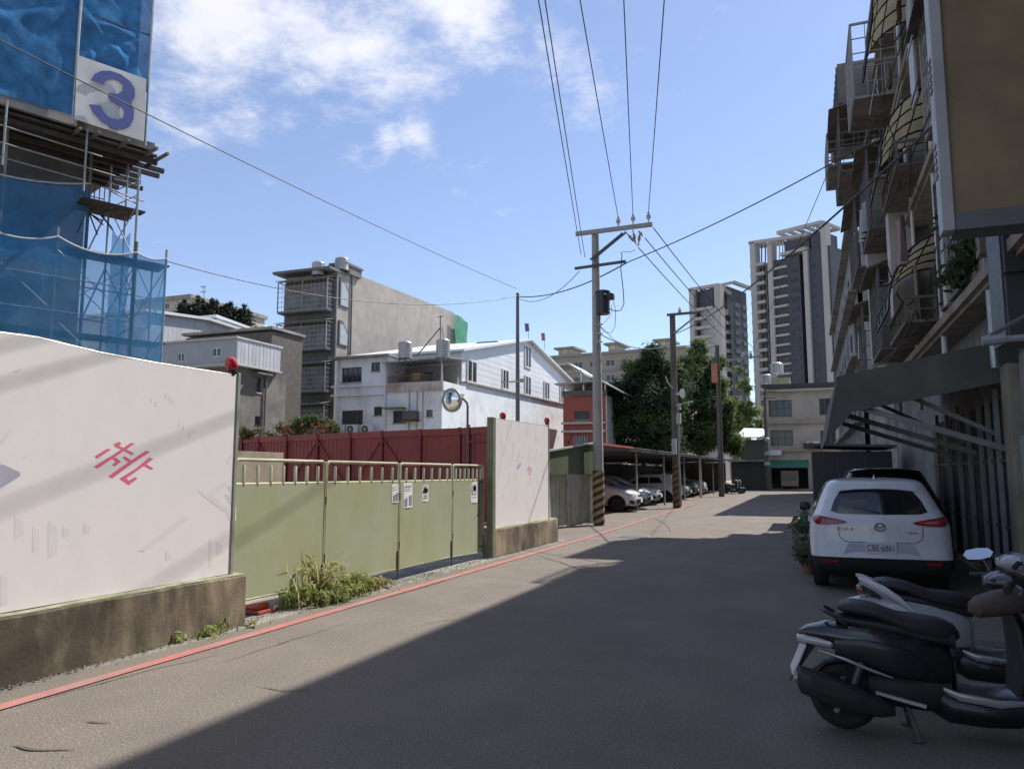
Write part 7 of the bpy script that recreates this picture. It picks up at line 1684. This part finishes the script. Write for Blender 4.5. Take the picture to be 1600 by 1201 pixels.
# dead branch behind the tin fence
p = pD(887, 705, 26); b_ = MB().path([p, pD(889,690,26), pD(886,683,26)], [.04,.03,.01], 6); b_.path([pD(888,695,26), pD(893,680,26), pD(895,676,26)], [.03,.02,.008], 6); b_ = b_.build('dead_branch', darkwood, smooth=True); tag(b_, 'bare dead branch poking up behind the tin fence', 'branch')
# ================================================================== debris at the gate foot
p = pz(400, 955); cn_ = T('fallen_cone', 'squashed orange traffic cone lying at the gate foot', 'traffic cone', p)
MB().loft([[(p.x+.02+dx, p.y+.16*math.cos(a)*g, .02+.11*(1+math.sin(a))*g*.6) for a in [2*math.pi*k/14 for k in range(14)]] for dx, g in ((-.30,.2),(-.1,.42),(.06,.66),(.075,.66))]).build('cone_body', M('cone orange', (.60,.13,.06), .6, var=.15), cn_, smooth=True)
MB().box(p.x-.12,p.x+.16,p.y-.15,p.y+.13,.005,.03).build('cone_base', M('cone orange dark', (.42,.08,.05), .7), cn_)
random.seed(21)
def stone(p, s, mat):
    mb = MB(); bm = bmesh.new(); bmesh.ops.create_icosphere(bm, subdivisions=2, radius=1)
    k = random.random()*50
    for v in bm.verts: v.co = Vector((v.co.x*s*random.uniform(.95,1.05), v.co.y*s*1.3, v.co.z*s*.5))*(1+.35*mnoise.noise(v.co*1.3+Vector((k,k,k))))+Vector(p)
    mb.v = [tuple(v.co) for v in bm.verts]; mb.f = [tuple(q.index for q in f.verts) for f in bm.faces]; bm.free(); return mb
for i, (u, v, s, lab) in enumerate([(450,939,.10,'pale broken concrete lump beside the weeds'),(425,952,.07,'flat concrete lump near the orange cone'),(468,948,.05,'small concrete chunk at the kerb edge')]):
    o = stone(pz(u, v)+Vector((0,0,.03)), s, kerbm).build('concrete_lump', M('lump concrete', (.40,.38,.34), .9, var=.2, scale=6, bump=.4), smooth=True, angle=30); tag(o, lab, 'rubble', 'rubble at the gate')
# grit and dead leaves along the plinth (too fine to count)
mb = MB()
for k in range(2600):
    y = random.uniform(-1, 17); x = -5.44+abs(random.gauss(0,.055)); s = random.uniform(.004,.014)*(1.6 if random.random() < .06 else 1)
    if 6.6 < y < 13.2: x = -5.55+abs(random.gauss(0,.16))
    a = random.uniform(0,6.28); z = .004
    P = [Vector((x+s*math.cos(a+q)*random.uniform(.6,1.3), y+s*math.sin(a+q)*random.uniform(.6,1.3), z)) for q in (0,2.1,4.2)]; mb.add(P+[Vector((x,y,z+s*.8))], [(0,1,3),(1,2,3),(2,0,3)])
o = mb.build('roadside_grit', M('grit', (.16,.14,.11), .95, var=.5, scale=20), flip=False); tag(o, 'dark grit and dead leaves along the foot of the plinth', None, None, 'stuff')
mb = MB()
for k in range(900):
    x = random.uniform(-5,-1.5); y = random.uniform(2.5,16); s = random.uniform(.003,.008); a = random.uniform(0,6.28)
    P = [Vector((x+s*math.cos(a+q), y+s*math.sin(a+q), .006)) for q in (0,2.1,4.2)]; mb.add(P+[Vector((x,y,.006+s))], [(0,1,3),(1,2,3),(2,0,3)])
o = mb.build('loose_grit', M('pale grit', (.38,.36,.33), .95, var=.3, scale=20), flip=False); tag(o, 'pale loose grit scattered over the sunlit asphalt', None, None, 'stuff')
